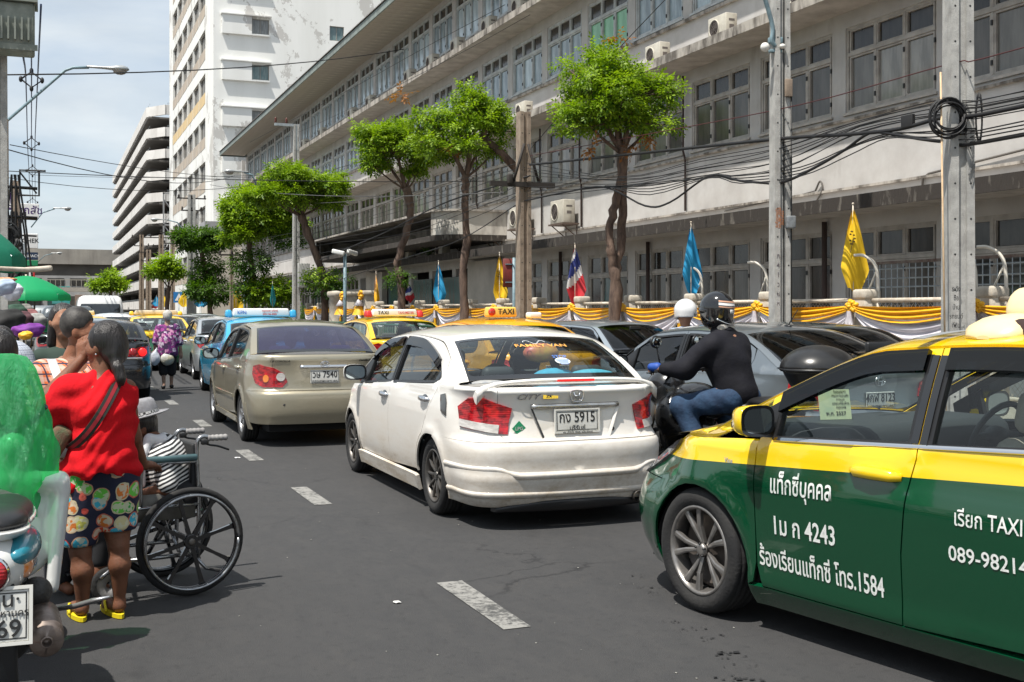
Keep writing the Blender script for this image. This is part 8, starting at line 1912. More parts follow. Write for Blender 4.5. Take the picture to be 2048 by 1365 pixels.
body_part('blouse',[El((0,0,1.05),(.22,.16,.24)),Sg((-.14,0,1.24),(.14,0,1.24),.075,.075),Sg((0,0,1.0),(0,0,.74),.18,.215),Sg((-.16,0,1.22),(-.24,-.02,.95),.078,.068),Sg((.16,0,1.22),(.245,0,.93),.078,.068)],mosaic(),L1,.015,.05,wr=.012,cut=lambda G: .66-G[...,2])
body_part('trousers',[Sg((-.07,0,.72),(-.08,-.04,.34),.12,.09),Sg((.07,0,.72),(.08,.04,.34),.12,.09)],principled('cloth_black',(.012,.012,.014),.85),L1,.016,.04)
mb = MB();mb.rbox((-.08,-.04,.045),(.085,.21,.07),.03);mb.build('shoe',M_rub,L1);mb = MB();mb.rbox((.08,.10,.045),(.085,.21,.07),.03);mb.build('shoe',M_rub,L1)
lx_,ly_ = atd(322,23.1)
o = body_part('carrier_bag',[El((0,0,0),(.13,.08,.13)),Sg((0,0,.08),(.0,0,.22),.05,.015)],noisy('bag_clear_white',(.62,.62,.60),(.40,.36,.22),9,.3,.4,22),None,.014,.03,wr=.014,wf=(20,20,20));o.location = (lx_+.12,ly_,.60);tag(o,'bulging pale plastic bag in the purple woman\'s left hand','bag')
o = body_part('carrier_bag',[El((0,0,0),(.10,.06,.15)),Sg((0,0,.1),(.04,0,.22),.04,.015)],noisy('bag_white_thin',(.66,.68,.74),(.5,.52,.6),9,.3,.4,22),None,.014,.03,wr=.012,wf=(20,20,20));o.location = (lx_-.12,ly_,.62);tag(o,'white plastic bag beside the bulging bag of the woman in purple','bag')
# ---- woman in the wheelchair: hunched forward, looking down to the left (local -x is where she faces)
WX,WY = atd(335,6.62);WR = -(TH+math.atan((340-1024)/FPX));SW = thing('person','woman in a grey hat and black-white striped top hunched in the wheelchair','person',(WX,WY,0),WR)
hp,hf = head_prims((-.165,0,.925),(-.85,-.25,-.36),.98)
b = hp+[Sg((-.12,0,.89),(-.03,0,.80),.05,.06),Sg((-.03,-.12,.76),(-.03,.12,.76),.05,.05),Sg((-.02,0,.74),(.05,0,.56),.10,.11),Sg((-.02,-.14,.76),(.0,-.19,.60),.042,.036),Sg((.0,-.19,.60),(-.17,-.16,.56),.036,.027),Sg((0,.17,.78),(.02,.2,.6),.045,.038),Sg((.02,.2,.6),(-.18,.12,.56),.038,.027),Sg((.1,-.08,.54),(-.30,-.09,.52),.08,.06),Sg((.1,.08,.54),(-.30,.09,.52),.08,.06),Sg((-.31,-.09,.51),(-.36,-.09,.16),.055,.038),Sg((-.31,.09,.51),(-.36,.09,.16),.055,.038),Sg((-.36,-.09,.13),(-.46,-.09,.11),.035,.028),Sg((-.36,.09,.13),(-.46,.09,.11),.035,.028)]
b += hand((-.17,-.16,.56),(-1,.1,-.1),(0,0,1),.95,.6)+hand((-.18,.12,.56),(-1,.1,-.1),(0,0,1),.95,.6);body_part('body',b,SK1,SW,.009,.025)
body_part('hair',[('e',hf(-.03,0,.03),(.095,.095,.095)),Sg(hf(-.05,0,-.02),hf(-.07,0,-.1),.06,.03)],M_hair,SW,.010,.03,cut=lambda G: -(np.linalg.norm(G-np.array(hf(.10,0,-.035)),axis=-1)-.10))
def stripes():
 m = principled('stripe_top',(.7,.7,.7),.85);n = NB(m);s = n.sep();w = n.noise(6,3);v = n.math('FRACT',n.math('ADD',n.math('MULTIPLY',n.math('MULTIPLY_ADD',s[0],-.45,s[2]),42),n.math('MULTIPLY',w,1.5)))
 n.base(n.mix(n.ramp(v,[(.48,0.),(.52,1.)]),(.66,.65,.64),(.015,.015,.018)));n.bump(n.noise(14,4),.3,.02);return m
body_part('striped_top',[Sg((-.02,0,.77),(.05,0,.56),.115,.13),Sg((-.03,-.12,.765),(-.03,.12,.765),.065,.065),Sg((-.02,-.14,.76),(.0,-.19,.62),.062,.055),Sg((-.02,.15,.76),(-.02,.18,.64),.06,.055),El((.0,0,.68),(.135,.17,.15))],stripes(),SW,.010,.045,wr=.007,seed=6,cut=lambda G: .505-G[...,2])
body_part('collar_towel',[Sg((-.10,-.085,.87),(-.15,-.12,.72),.024,.028),Sg((-.03,-.06,.86),(-.10,-.09,.87),.028,.026),Sg((-.02,.05,.86),(-.03,-.06,.86),.03,.03),Sg((-.15,-.12,.72),(-.14,-.12,.62),.028,.024)],MATS['cotton_white'],SW,.009,.02,wr=.003,wf=(40,40,40))
body_part('trousers',[Sg((.1,-.08,.54),(-.31,-.09,.52),.10,.075),Sg((.1,.08,.54),(-.31,.09,.52),.10,.075),Sg((-.31,-.09,.5),(-.36,-.09,.2),.07,.05),Sg((-.31,.09,.5),(-.36,.09,.2),.07,.05)],principled('cloth_black',(.012,.012,.014),.85),SW,.014,.03)
hat = thing('hat','grey trilby hat with a checked band on the woman in the wheelchair','hat',(0,0,0));hat.parent = None;hat.location = Vector((WX,WY,0))+Matrix.Rotation(WR,3,'Z') @ Vector((-.155,0,.985));hat.rotation_euler = (0,R(-13),WR)
M_hat = noisy('hat_felt',(.27,.27,.29),(.20,.20,.21),30,.9,.3);HS = Matrix.Diagonal((1.12,1,1,1))
mb = MB();mb.lathe([(.100,.0),(.098,.045),(.090,.085),(.078,.098),(.05,.094),(.02,.080),(.001,.076)],24,HS);mb.build('crown',M_hat,hat)
mb = MB();mb.lathe([(.098,.004),(.125,-.002),(.150,.004),(.152,.008),(.125,.004),(.098,.010)],28,HS);mb.build('brim',M_hat,hat)
def chk():
 m = principled('band_check',(.5,.5,.5),.8);n = NB(m);w = n.node('ShaderNodeTexChecker');w.inputs['Scale'].default_value = 70;n.link(n.coord(),w.inputs[0]);w.inputs[1].default_value = (.6,.6,.58,1);w.inputs[2].default_value = (.03,.03,.03,1);n.base(w.outputs[0]);return m
mb = MB();mb.lathe([(.1015,.006),(.1005,.030)],28,HS);mb.build('hat_band',chk(),hat)
# ------------------------------------------------------------------ wheelchair (faces local -x)
wc = thing('wheelchair','folding wheelchair with large eight-spoked black wheels and grey push grips','wheelchair',(*atd(320,6.62),0),WR+R(16))
M_frame_ch = noisy('tube_chrome_worn',(.42,.43,.44),(.25,.25,.26),20,.25,metal=.9);M_grip = noisy('grip_grey',(.30,.29,.28),(.2,.19,.19),15,.7)
def big_wheel(y,nm='rear_wheel',cx=.095):
 t = bpy.data.objects.new(nm,None);C.objects.link(t);t.parent = wc;t.location = (cx,y,.303);M_ = Matrix.Rotation(R(90),4,'X')
 mb = MB();mb.lathe([(.272,-.012),(.280,-.018),(.294,-.017),(.302,-.006),(.303,0),(.302,.006),(.294,.017),(.280,.018),(.272,.012),(.268,0),(.272,-.012)],48,M_);mb.build('tyre',M_tyre,t)
 mb = MB();mb.lathe([(.255,-.010),(.272,-.013),(.272,.013),(.255,.010),(.252,0),(.255,-.010)],48,M_)
 for k in range(8):
  a = k*math.pi/4+.26;c,s = math.cos(a),math.sin(a);v = []
  for rr,w in ((.03,.013),(.15,.009),(.235,.012),(.258,.022)):
   for e,f_ in ((-1,-.010),(1,-.010),(1,.010),(-1,.010)): v.append((rr*c-s*w*e,f_,rr*s+c*w*e))
  mb.loft([v[i*4:i*4+4] for i in range(4)],smooth=False)
 mb.lathe([(.038,-.022),(.042,-.014),(.042,.014),(.038,.022)],20,M_,True);mb.build('spoked_rim',M_gloss,t)
 s_ = -1 if y < 0 else 1
 mb = MB();mb.tube([(.262*math.cos(a),s_*.042,.262*math.sin(a)) for a in np.linspace(0,6.2832,49)],.0085,7)
 for k in range(6): a = k*1.047;mb.tube([(.262*math.cos(a),s_*.042,.262*math.sin(a)),(.262*math.cos(a),s_*.008,.262*math.sin(a))],.004,5)
 mb.build('push_rim',M_frame_ch,t)
 mb = MB();mb.lathe([(.020,.020),(.020,.030),(.010,.032),(.001,.032)],14,M_ if s_ < 0 else M_ @ Matrix.Rotation(R(180),4,'X'));mb.build('hub_cap',M_alud,t)
big_wheel(-.27);big_wheel(.27)
for y in (-.20,.20):
 t = bpy.data.objects.new('caster_wheel',None);C.objects.link(t);t.parent = wc;t.location = (-.33,y,.10);M_ = Matrix.Rotation(R(90),4,'X');mb = MB();mb.lathe([(.07,-.014),(.092,-.014),(.10,0),(.092,.014),(.07,.014)],28,M_);mb.build('tyre',M_tyre,t)
 mb = MB();mb.lathe([(.07,-.008),(.02,-.012),(.02,.012),(.07,.008)],20,M_);mb.build('rim',M_grip,t);mb = MB();mb.tube([(0,-.03,0),(.03,-.03,.13),(.03,.03,.13),(0,.03,0)],.008,5);mb.tube([(.03,0,.13),(.03,0,.24)],.014,6);mb.build('fork',M_frame_ch,t)
mb = MB()
for y in (-.21,.21):
 mb.tube(sub([(.235,y,.865),(.19,y,.88),(.155,y,.86),(.15,y,.80),(.16,y,.5),(.155,y,.2)],4),.0125,8)
 mb.tube([(.16,y,.50),(-.26,y,.50)],.0125,8);mb.tube([(.16,y,.22),(-.30,y,.22)],.0125,8);mb.tube(sub([(-.26,y,.50),(-.31,y,.47),(-.31,y,.22),(-.38,y,.14)],4),.0125,8)
 mb.tube(sub([(.16,y,.74),(-.10,y,.74),(-.16,y,.70),(-.16,y,.5)],4),.011,8);mb.tube([(.14,y,.2),(.20,y,.13),(.30,y,.10)],.011,7)
 mb.tube([(.10,y*.95,.3),(.10,y*.95,.22)],.012,6)
mb.tube([(.1,-.25,.303),(.1,.25,.303)],.012,8);mb.tube([(.05,-.2,.48),(.05,.2,.24)],.011,7);mb.tube([(.05,.2,.48),(.05,-.2,.24)],.011,7);mb.tube([(-.2,-.2,.45),(-.15,.2,.22)],.010,6);mb.build('frame',M_frame_ch,wc)
for y in (-.21,.21):
 mb = MB();rings = []
 for i in range(15): x = .21+.115*i/14;r = .0175+.0022*math.sin(i*2.1);rings.append([(x,y+r*math.cos(a),.868+r*math.sin(a)) for a in np.linspace(0,6.2832,11)[:-1]])
 mb.loft(rings);mb.build('push_grip',M_grip,wc);mb = MB();mb.tube(sub([(.18,y,.85),(.22,y,.83),(.27,y,.82),(.335,y,.795)],4),.006,6);mb.rbox((.195,y,.847),(.04,.03,.03),.006);mb.build('brake_lever',M_rub,wc)
 mb = MB();mb.rbox((.0,y,.765),(.30,.055,.035),.012);mb.build('armrest_pad',noisy('pad_teal',(.05,.11,.12),(.04,.07,.08),9,.4),wc)
 mb = MB();mb.rbox((-.03,y*1.02,.50),(.34,.006,.15),.003,1);mb.build('side_panel',noisy('side_panel_steel',(.16,.15,.13),(.09,.085,.075),9,.45,metal=.3),wc)
 mb = MB();mb.rbox((-.42,y*.6,.12),(.15,.13,.015),.006);mb.build('foot_plate',M_rub,wc)
mb = MB();mb.rbox((-.04,0,.49),(.40,.40,.03),.012);mb.build('seat',noisy('vinyl_black',(.008,.009,.011),(.016,.016,.016),15,.7),wc);mb = MB();mb.rbox((.135,0,.66),(.03,.40,.36),.012);mb.build('backrest',MATS['vinyl_black'],wc)
# ------------------------------------------------------------------ scooter at the lower left, seen from behind (faces local +y)
SX,SY = atd(-2,4.39);SR = R(-1.5);sc = thing('scooter','white and turquoise scooter with racing stripes, plate cut off by the left edge','scooter',(SX,SY,0),SR)
M_scw = noisy('scooter_white',(.66,.66,.64),(.60,.60,.58),5,.25,coat=1);M_sct = principled('scooter_teal',(.012,.20,.27),.3,coat=1)
def lw(y,r,w,nm):
 t = bpy.data.objects.new(nm,None);C.objects.link(t);t.parent = sc;t.location = (0,y,r);M_ = Matrix.Rotation(R(90),4,'Y');mb = MB();mb.lathe([(r-.07,-w/2),(r-.02,-w/2),(r,-w/4),(r+.002,0),(r,w/4),(r-.02,w/2),(r-.07,w/2)],32,M_);mb.build('tyre',M_tyre,t);mb = MB();mb.lathe([(r-.07,-w/3),(r-.085,-w/3),(.03,-.03),(.03,.03),(r-.085,w/3),(r-.07,w/3)],24,M_);mb.build('rim',M_alud,t)
lw(.0,.245,.11,'rear_wheel');lw(1.22,.245,.09,'front_wheel')
body_part('tail_cover',[El((0,.12,.70),(.155,.30,.12)),El((0,-.12,.72),(.13,.15,.115)),Sg((0,.35,.66),(0,.55,.56),.13,.10)],M_scw,sc,.010,.05)
for s in (-1,1): body_part('side_cover',[El((s*.085,.02,.765),(.095,.26,.07))],M_sct,sc,.010,.04)
body_part('seat',[El((0,.22,.865),(.135,.36,.045)),El((0,-.05,.875),(.125,.16,.045))],M_rub,sc,.010,.04,cut=lambda G: .855-G[...,2])
body_part('seat_edge',[El((0,.20,.85),(.150,.385,.042)),El((0,-.10,.86),(.14,.15,.045))],M_scw,sc,.010,.04,cut=lambda G: np.maximum(G[...,2]-.858,.815-G[...,2]))
body_part('leg_shield',[Sg((-.2,.93,.86),(.2,.93,.86),.045,.045),Sg((-.21,.93,.80),(-.17,.88,.38),.035,.03),Sg((.21,.93,.80),(.17,.88,.38),.035,.03),El((0,.96,.65),(.2,.05,.25)),Sg((0,1.0,.9),(0,.95,1.02),.09,.07)],M_scw,sc,.012,.05)
mb = MB();mb.rbox((0,.72,.33),(.32,.42,.06),.02);mb.build('footboard',M_rub,sc)
body_part('engine',[El((.0,.10,.36),(.13,.26,.13)),El((-.1,.0,.30),(.06,.30,.09)),Sg((.10,.30,.42),(.13,.05,.50),.07,.06)],noisy('engine_black',(.015,.015,.016),(.05,.045,.04),12,.5,.3),sc,.014,.04)
mb = MB();M_ = Matrix.Translation((.175,-.22,.375)) @ Matrix.Scale(.78,4) @ Matrix.Rotation(R(-84),4,'X') @ Matrix.Rotation(R(-6),4,'Y');mb.lathe([(.022,-.014),(.029,-.014),(.029,-.0)],24,M_);mb.lathe([(.029,.0),(.074,.004)],28,M_);mb.lathe([(.074,.004),(.078,.008),(.078,.05)],28,M_);mb.lathe([(.078,.05),(.084,.055),(.086,.34),(.06,.44),(.03,.5)],28,M_);mb.lathe([(.022,-.012),(.022,.03),(.001,.03)],18,M_);mb.build('exhaust',noisy('exhaust_steel',(.30,.25,.22),(.16,.12,.10),14,.42,metal=.7),sc)
mb = MB();mb.tube([(.18,.15,.40),(.27,.10,.42),(.34,.02,.455),(.40,-.02,.475)],[.014,.018,.018,.006],8,flat=.6);mb.build('passenger_footrest',M_alu,sc)
mb = MB();mb.tube([(.12,.18,.36),(.16,.12,.26),(.2,.0,.30)],.02,7);mb.ell((.17,.06,.37),(.03,.05,.03));mb.ell((.15,.0,.31),(.025,.04,.025));mb.build('exhaust_bracket',M_alud,sc)
mb = MB();mb.rbox((0,-.21,.42),(.16,.05,.42),.02,taper=.8);mb.build('mudguard',M_rub,sc)
plate(sc,-.275,.495,.235,.185,'','',tilt=R(-9),x=.0);
PM = Matrix.Translation((0,-.283,.497)) @ Matrix.Rotation(R(-9),4,'X') @ Matrix.Rotation(R(90),4,'X')
for tx,sz,dx,dz,b_ in (('1กน·',.075,.015,.055,.008),('กรุงเทพมหานคร',.036,.0,.008,.005),('8369',.088,.005,-.048,.010)): put_text('lettering',tx,sz,PM @ Matrix.Translation((dx,dz,0)),M_ink,sc,.001,b_)
mb = MB();M_ = Matrix.Translation((0,-.265,.715)) @ Matrix.Rotation(R(90),4,'X');mb.lathe([(.055,0),(.055,.012),(.035,.02),(.001,.022)],20,M_);mb.build('tail_light',M_red,sc);mb = MB();mb.lathe([(.062,-.01),(.066,.008),(.055,.014)],20,M_);mb.build('lamp_ring',M_chrome,sc)
for s in (-1,1):
 mb = MB();mb.ell((s*.118,-.155,.715),(.024,.05,.042),14,8,Matrix.Rotation(R(-38)*s,4,'Z'));mb.build('turn_light',noisy('amber_clear_lens',(.70,.45,.32),(.75,.22,.03),30,.1,coat=1),sc)
# coloured stripes laid on the flank of the tail cover
tc = [El((0,.12,.70),(.155,.30,.12)),El((0,-.12,.72),(.13,.15,.115)),Sg((0,.35,.66),(0,.55,.56),.13,.10)]
def side_x(y,z):
 x = .32
 for _ in range(60):
  d = evalp(tc,(x,y,z),.05)
  if d < .002: break
  x -= max(d*.7,.002)
  if x < 0: break
 return x+.0035
for k,(y0,y1,z0,dz,sl,col) in enumerate(((.02,.26,.735,.011,.12,(.02,.03,.12)),(.0,.24,.715,.008,.12,(.45,.02,.03)),(-.02,.20,.698,.009,.12,(.015,.015,.02)),(.0,.10,.672,.010,.1,(.03,.25,.45)),(.12,.26,.680,.012,.1,(.45,.02,.03)),(-.04,.06,.652,.009,.1,(.6,.45,.05)),(.08,.20,.655,.010,.1,(.015,.015,.02)))):
 mb = MB();q = [[(side_x(y,z0+sl*(y-y0)),y,z0+sl*(y-y0)),(side_x(y,z0+dz+sl*(y-y0)),y,z0+dz+sl*(y-y0))] for y in np.linspace(y0,y1,9)];mb.loft(q,close=False,caps=False);mb.build('stripe_decal',principled('decal%d' % k,col,.35),sc)
v,f = text_mesh('Fino',.075,0.,'LEFT',.008,.3);mesh_obj('lettering',[(side_x(.30+p[0],.70+p[1])+.001,.30+p[0],.70+p[1]) for p in v],f,M_ink,sc)
mb = MB()
for s in (-1,1): mb.tube([(0,.95,1.03),(s*.10,.92,1.10),(s*.14,.88,1.16)],.014,7)
mb.build('handlebar',M_rub,sc)
for o in sc.children:
 if o.name.split('.')[0] in ('tail_cover','side_cover','seat','seat_edge','tail_light','lamp_ring','turn_light','stripe_decal','lettering_') or (o.name.startswith('lettering') and len(o.data.vertices) and max(v.co.x for v in o.data.vertices)-min(v.co.x for v in o.data.vertices) < .05 and min(v.co.y for v in o.data.vertices) > .2): o.scale = (.84,1,1);o.location = (0,0,-.07)
 if o.name.startswith('leg_shield'): o.location = (0,0,-.05)
# thin green plastic bag pulled over the handlebar and mirrors
m = bpy.data.materials.new('green_film');m.use_nodes = True;n = NB(m);MATS['green_film'] = m
f1 = n.noise(6,7,n.mapping((1.4,1.4,.5)),.7,1.2);n.base(n.mix(n.ramp(f1,[(.3,0.),(.7,1.)]),(.10,.66,.32),(.36,.86,.55)));n.p.inputs['Roughness'].default_value = .22;n.bump(n.noise(11,9,n.mapping((1.6,1.6,.6)),.62,2.2),1.,.06)
tl = n.node('ShaderNodeBsdfTranslucent');tl.inputs[0].default_value = (.08,.75,.28,1);tp = n.node('ShaderNodeBsdfTransparent');tp.inputs[0].default_value = (.35,.95,.55,1);m1 = n.node('ShaderNodeMixShader');m1.inputs[0].default_value = .50;m2 = n.node('ShaderNodeMixShader');m2.inputs[0].default_value = .45
n.link(n.p.outputs[0],m1.inputs[1]);n.link(tl.outputs[0],m1.inputs[2]);n.link(m1.outputs[0],m2.inputs[1]);n.link(tp.outputs[0],m2.inputs[2]);n.link(m2.outputs[0],n.N['Material Output'].inputs[0])
bg_ = thing('plastic_bag','crinkled translucent green plastic sheet pulled over the scooter handlebar','plastic bag',(*atd(12,5.25),0),-(TH+math.atan((46-1024)/FPX)));V = [];nA,nZ = 64,44;g = np.random.default_rng(2)
prf = [(1.40,.03),(1.385,.085),(1.33,.125),(1.24,.15),(1.12,.175),(1.0,.19),(.90,.195),(.82,.18),(.76,.12)];zz_ = [p[0] for p in prf][::-1];rr_ = [p[1] for p in prf][::-1]
for i in range(nZ+1):
 t = i/nZ;
 for j in range(nA):
  a = 6.2832*j/nA;low = .74-.05*math.cos(a)+.05*math.sin(3*a);z = 1.40-(1.40-low)*t;r = np.interp(z,zz_,rr_);w = 1+(.25+t)*(.07*math.sin(5*a+9*z)+.06*math.sin(11*a-13*z+2*math.sin(9*z))+.05*math.sin(19*a+21*z))
  V.append((r*w*1.0*math.cos(a)+.02*t,r*w*.75*math.sin(a),z+.012*math.sin(9*a)*t))
Fs = [(i*nA+j,(i+1)*nA+j,(i+1)*nA+(j+1) % nA,i*nA+(j+1) % nA) for i in range(nZ) for j in range(nA)];mesh_obj('film',V,Fs,m,bg_,None,True)
mesh_obj('film_top',V[:nA],[tuple(range(nA-1,-1,-1))],m,bg_)
# ------------------------------------------------------------------ motorcycle with rider (faces local +y)
MX,MY = 5.22,8.05;MR = R(21);mc = thing('motorcycle','black motorcycle with a large top box beside the white sedan','motorcycle',(MX,MY,0),MR)
def mloc(x,y,z): c,s = math.cos(MR),math.sin(MR);return (MX+x*c-y*s,MY+x*s+y*c,z)
sc_,scp = sc,sc
def mw(y,r,w,nm):
 t = bpy.data.objects.new(nm,None);C.objects.link(t);t.parent = mc;t.location = (0,y,r);M_ = Matrix.Rotation(R(90),4,'Y');mb = MB();mb.lathe([(r-.06,-w/2),(r-.02,-w/2),(r,-w/4),(r+.002,0),(r,w/4),(r-.02,w/2),(r-.06,w/2)],32,M_);mb.build('tyre',M_tyre,t);mb = MB();mb.lathe([(r-.06,-.03),(r-.08,-.03),(r-.08,.03),(r-.06,.03)],24,M_);[mb.tube([tuple(M_ @ Vector((.03*math.cos(a),.03*math.sin(a),0))),tuple(M_ @ Vector(((r-.07)*math.cos(a),(r-.07)*math.sin(a),0)))],.014,5) for a in np.arange(0,6.2,1.047)];mb.build('rim',M_gloss,t)
mw(-.45,.30,.13,'rear_wheel');mw(.92,.30,.11,'front_wheel')
M_bk = noisy('fairing_black',(.010,.010,.011),(.016,.016,.017),9,.25,coat=.8)
body_part('fuel_tank',[El((0,.40,.86),(.15,.24,.13)),El((0,.30,.78),(.12,.25,.10))],M_bk,mc,.012,.05)
body_part('seat',[El((0,.0,.80),(.14,.22,.07)),El((0,-.38,.86),(.12,.24,.05)),Sg((0,-.1,.72),(0,-.6,.80),.09,.06)],M_rub,mc,.014,.05)
body_part('fairing',[El((0,.72,.92),(.16,.18,.17)),El((.0,.62,.70),(.20,.16,.2)),Sg((0,.3,.6),(0,.6,.5),.12,.13)],M_bk,mc,.014,.05)
body_part('tail_fairing',[Sg((0,-.35,.78),(0,-.72,.88),.10,.05)],M_bk,mc,.012,.04);body_part('engine',[El((0,.22,.42),(.16,.24,.19)),El((0,.0,.36),(.12,.2,.12))],MATS['engine_black'],mc,.016,.05)
mb = MB();mb.tube([(0,.62,.78),(.0,.92,.30)],.04,8);mb.tube([(-.09,.70,.95),(-.09,.92,.30)],.025,8);mb.tube([(.09,.70,.95),(.09,.92,.30)],.025,8);mb.tube([(0,-.45,.30),(0,.1,.38)],.04,6);mb.tube([(.14,.3,.3),(.16,-.3,.3),(.18,-.65,.42)],[.03,.05,.055],10);mb.build('frame',M_alud,mc)
mb = MB();[mb.rbox((s*.145,.42,.80),(.012,.20,.05),.005,M=Matrix.Rotation(R(20),4,'X')) for s in (-1,1)];mb.rbox((-.11,-.60,.86),(.012,.22,.03),.005,M=Matrix.Rotation(R(14),4,'X'));mb.build('green_decal',principled('decal_lime',(.22,.50,.05),.4),mc)['kind'] = 'stuff'
put_text('lettering','ABS',.06,Matrix.Translation((-.112,-.42,.86)) @ Matrix.Rotation(R(-90),4,'Z') @ Matrix.Rotation(R(90),4,'X'),principled('decal_lime',(.22,.50,.05),.4),mc)
mb = MB();[mb.tube([(s*.08,.62,1.04),(s*.30,.56,1.09),(s*.40,.50,1.09)],.016,8) for s in (-1,1)];[mb.tube([(s*.28,.57,1.08),(s*.42,.58,1.075)],.008,5) for s in (-1,1)];mb.build('handlebar',M_rub,mc)
for s in (-1,1): mb = MB();mb.tube([(s*.24,.58,1.10),(s*.27,.60,1.28)],.007,6);mb.ell((s*.28,.60,1.33),(.075,.02,.055),14,8);mo_ = mb.build('mirror',M_rub,mc);mb = MB();mb.ell((s*.28,.585,1.33),(.062,.008,.044),14,6);mb.build('mirror_glass',MATS['mirror_glass'],mo_)
tb = thing('top_box','black motorcycle top box standing out behind the rider','top box',mloc(0,-.78,.98),MR)
body_part('lid',[El((0,0,.17),(.25,.22,.15)),El((0,0,.14),(.265,.235,.13))],noisy('box_plastic',(.014,.014,.015),(.022,.022,.022),9,.28),tb,.012,.08,cut=lambda G: .155-G[...,2])
body_part('base',[El((0,0,.17),(.26,.23,.17)),El((0,0,.06),(.2,.18,.09))],MATS['box_plastic'],tb,.012,.05,cut=lambda G: G[...,2]-.145);tb.scale = (1.14,1.14,1.08);mb = MB();mb.tube([(.265*math.cos(a),.235*math.sin(a),.15) for a in np.linspace(0,6.2832,33)],.014,7);mb.build('rim',M_rub,tb)
RD = thing('person','motorcyclist in a black jacket, jeans and striped black helmet, seen from behind','person',(MX,MY,0),MR)
hp,hf = head_prims((-.02,.18,1.56),(-.2,1,-.05),1.0)
b = hp+[Sg((-.02,.16,1.48),(0,.1,1.38),.055,.06),Sg((-.17,.1,1.32),(.17,.1,1.32),.06,.06),Sg((0,.1,1.3),(0,-.02,.95),.14,.14),Sg((-.2,.12,1.3),(-.30,.30,1.10),.055,.045),Sg((-.30,.30,1.10),(-.34,.50,1.11),.042,.03),Sg((.2,.12,1.3),(.30,.30,1.10),.055,.045),Sg((.30,.30,1.10),(.34,.50,1.11),.042,.03),
  Sg((-.10,-.02,.90),(-.24,.36,.80),.095,.075),Sg((-.24,.36,.80),(-.22,.16,.40),.07,.05),Sg((-.22,.16,.38),(-.22,.30,.32),.045,.04),Sg((.10,-.02,.90),(.24,.36,.80),.095,.075),Sg((.24,.36,.80),(.22,.16,.40),.07,.05),Sg((.22,.16,.38),(.22,.30,.32),.045,.04)]+hand((-.34,.50,1.11),(-.1,1,-.05),(0,0,1),1.,1.3)+hand((.34,.50,1.11),(.1,1,-.05),(0,0,1),1.,1.3)
body_part('body',b,skin('skin_mid',(.33,.165,.10)),RD,.012,.03)
body_part('jacket',[El((0,.07,1.20),(.23,.17,.22)),Sg((-.16,.1,1.33),(.16,.1,1.33),.095,.095),Sg((0,.05,1.1),(0,-.03,.93),.18,.165),Sg((-.20,.11,1.29),(-.30,.28,1.12),.095,.085),Sg((-.30,.28,1.12),(-.335,.46,1.11),.082,.055),Sg((.20,.11,1.29),(.30,.28,1.12),.095,.085),Sg((.30,.28,1.12),(.335,.46,1.11),.082,.055),Sg((0,.11,1.40),(-.01,.13,1.44),.085,.075)],noisy('jacket_black',(.010,.010,.015),(.006,.006,.009),6,.8,.3,9,bd=.03,spec=.25),RD,.0105,.05,wr=.019,wf=(17,17,12),seed=5,cut=lambda G: .84-G[...,2])
body_part('jeans',[Sg((-.09,-.03,.88),(-.24,.36,.80),.118,.088),Sg((-.24,.36,.80),(-.22,.16,.42),.095,.075),Sg((.09,-.03,.88),(.24,.36,.80),.135,.10),Sg((.24,.36,.80),(.22,.16,.42),.095,.075)],noisy('denim',(.020,.055,.115),(.012,.03,.07),12,.85,.3,40),RD,.012,.04,wr=.008,wf=(22,22,22),seed=9)
body_part('glove',[Sg((-.345,.53,1.12),(-.36,.58,1.12),.042,.036)],principled('glove_blue',(.01,.06,.30),.6),RD,.010,.02);mb = MB();[mb.rbox((s*.22,.28,.31),(.10,.26,.09),.035) for s in (-1,)];mb.build('shoe',M_rub,RD);mb = MB();mb.rbox((.22,.28,.31),(.10,.26,.09),.035);mb.build('shoe',M_rub,RD)
body_part('collar',[Sg((-.05,.09,1.455),(.05,.09,1.455),.045,.045)],MATS['hair_grey'],RD,.012,.02)
def helmet(label,loc,rz,col,s=1.,open_=False,stripes_=None):
 t = thing('helmet',label,'helmet',loc,rz);body_part('shell',[El((0,0,.03),(.128*s,.150*s,.142*s)),El((0,.0,-.06),(.115*s,.135*s,.10*s))],col,t,.009,.04,cut=(lambda G: -(G[...,2]+.05+.25*np.clip(G[...,1],0,1))) if open_ else (lambda G: -(G[...,2]+.135)))
 if not open_:
  mb = MB();mb.ell((0,.03,.01),(.129*s,.130*s,.06*s),20,8);mb.build('visor',M_gloss,t);mb = MB();mb.tube(sub([(-.118,-.06,-.06),(-.06,-.135,-.10),(.06,-.135,-.10),(.118,-.06,-.06)],5),.006,5);mb.build('edge_trim',M_chrome,t)
  for z0,m,w in ((.075,M_signw,.010),(.098,principled('stripe_copper',(.55,.30,.20),.4),.006),(.052,principled('stripe_copper',(.55,.30,.20),.4),.005)):
   mb = MB();rr = []
   for a in np.linspace(-2.6,-.55,20):
    for_q = []
    for dz in (-w,w): z = z0+dz+.02*math.sin(a);k = math.sqrt(max(0,1-((z-.03)/.142)**2));for_q.append(((.128*k+.0025)*math.cos(a),(.150*k+.0025)*math.sin(a),z))
    rr.append(for_q)
   mb.loft(rr,close=False,caps=False);mb.build('stripe',m,t)
  mb = MB();mb.rbox((-.02,-.1485,-.0),(.045,.006,.03),.002,1);mb.build('badge',M_signw,t)
 else: put_text('lettering','Real',.04,Matrix.Translation((.04,-.155,-.02)) @ Matrix.Rotation(R(90),4,'X'),M_ink,t)
 return t
helmet('glossy black full-face helmet with white and copper stripes',mloc(-.02,.165,1.585),MR+R(8),M_gloss)
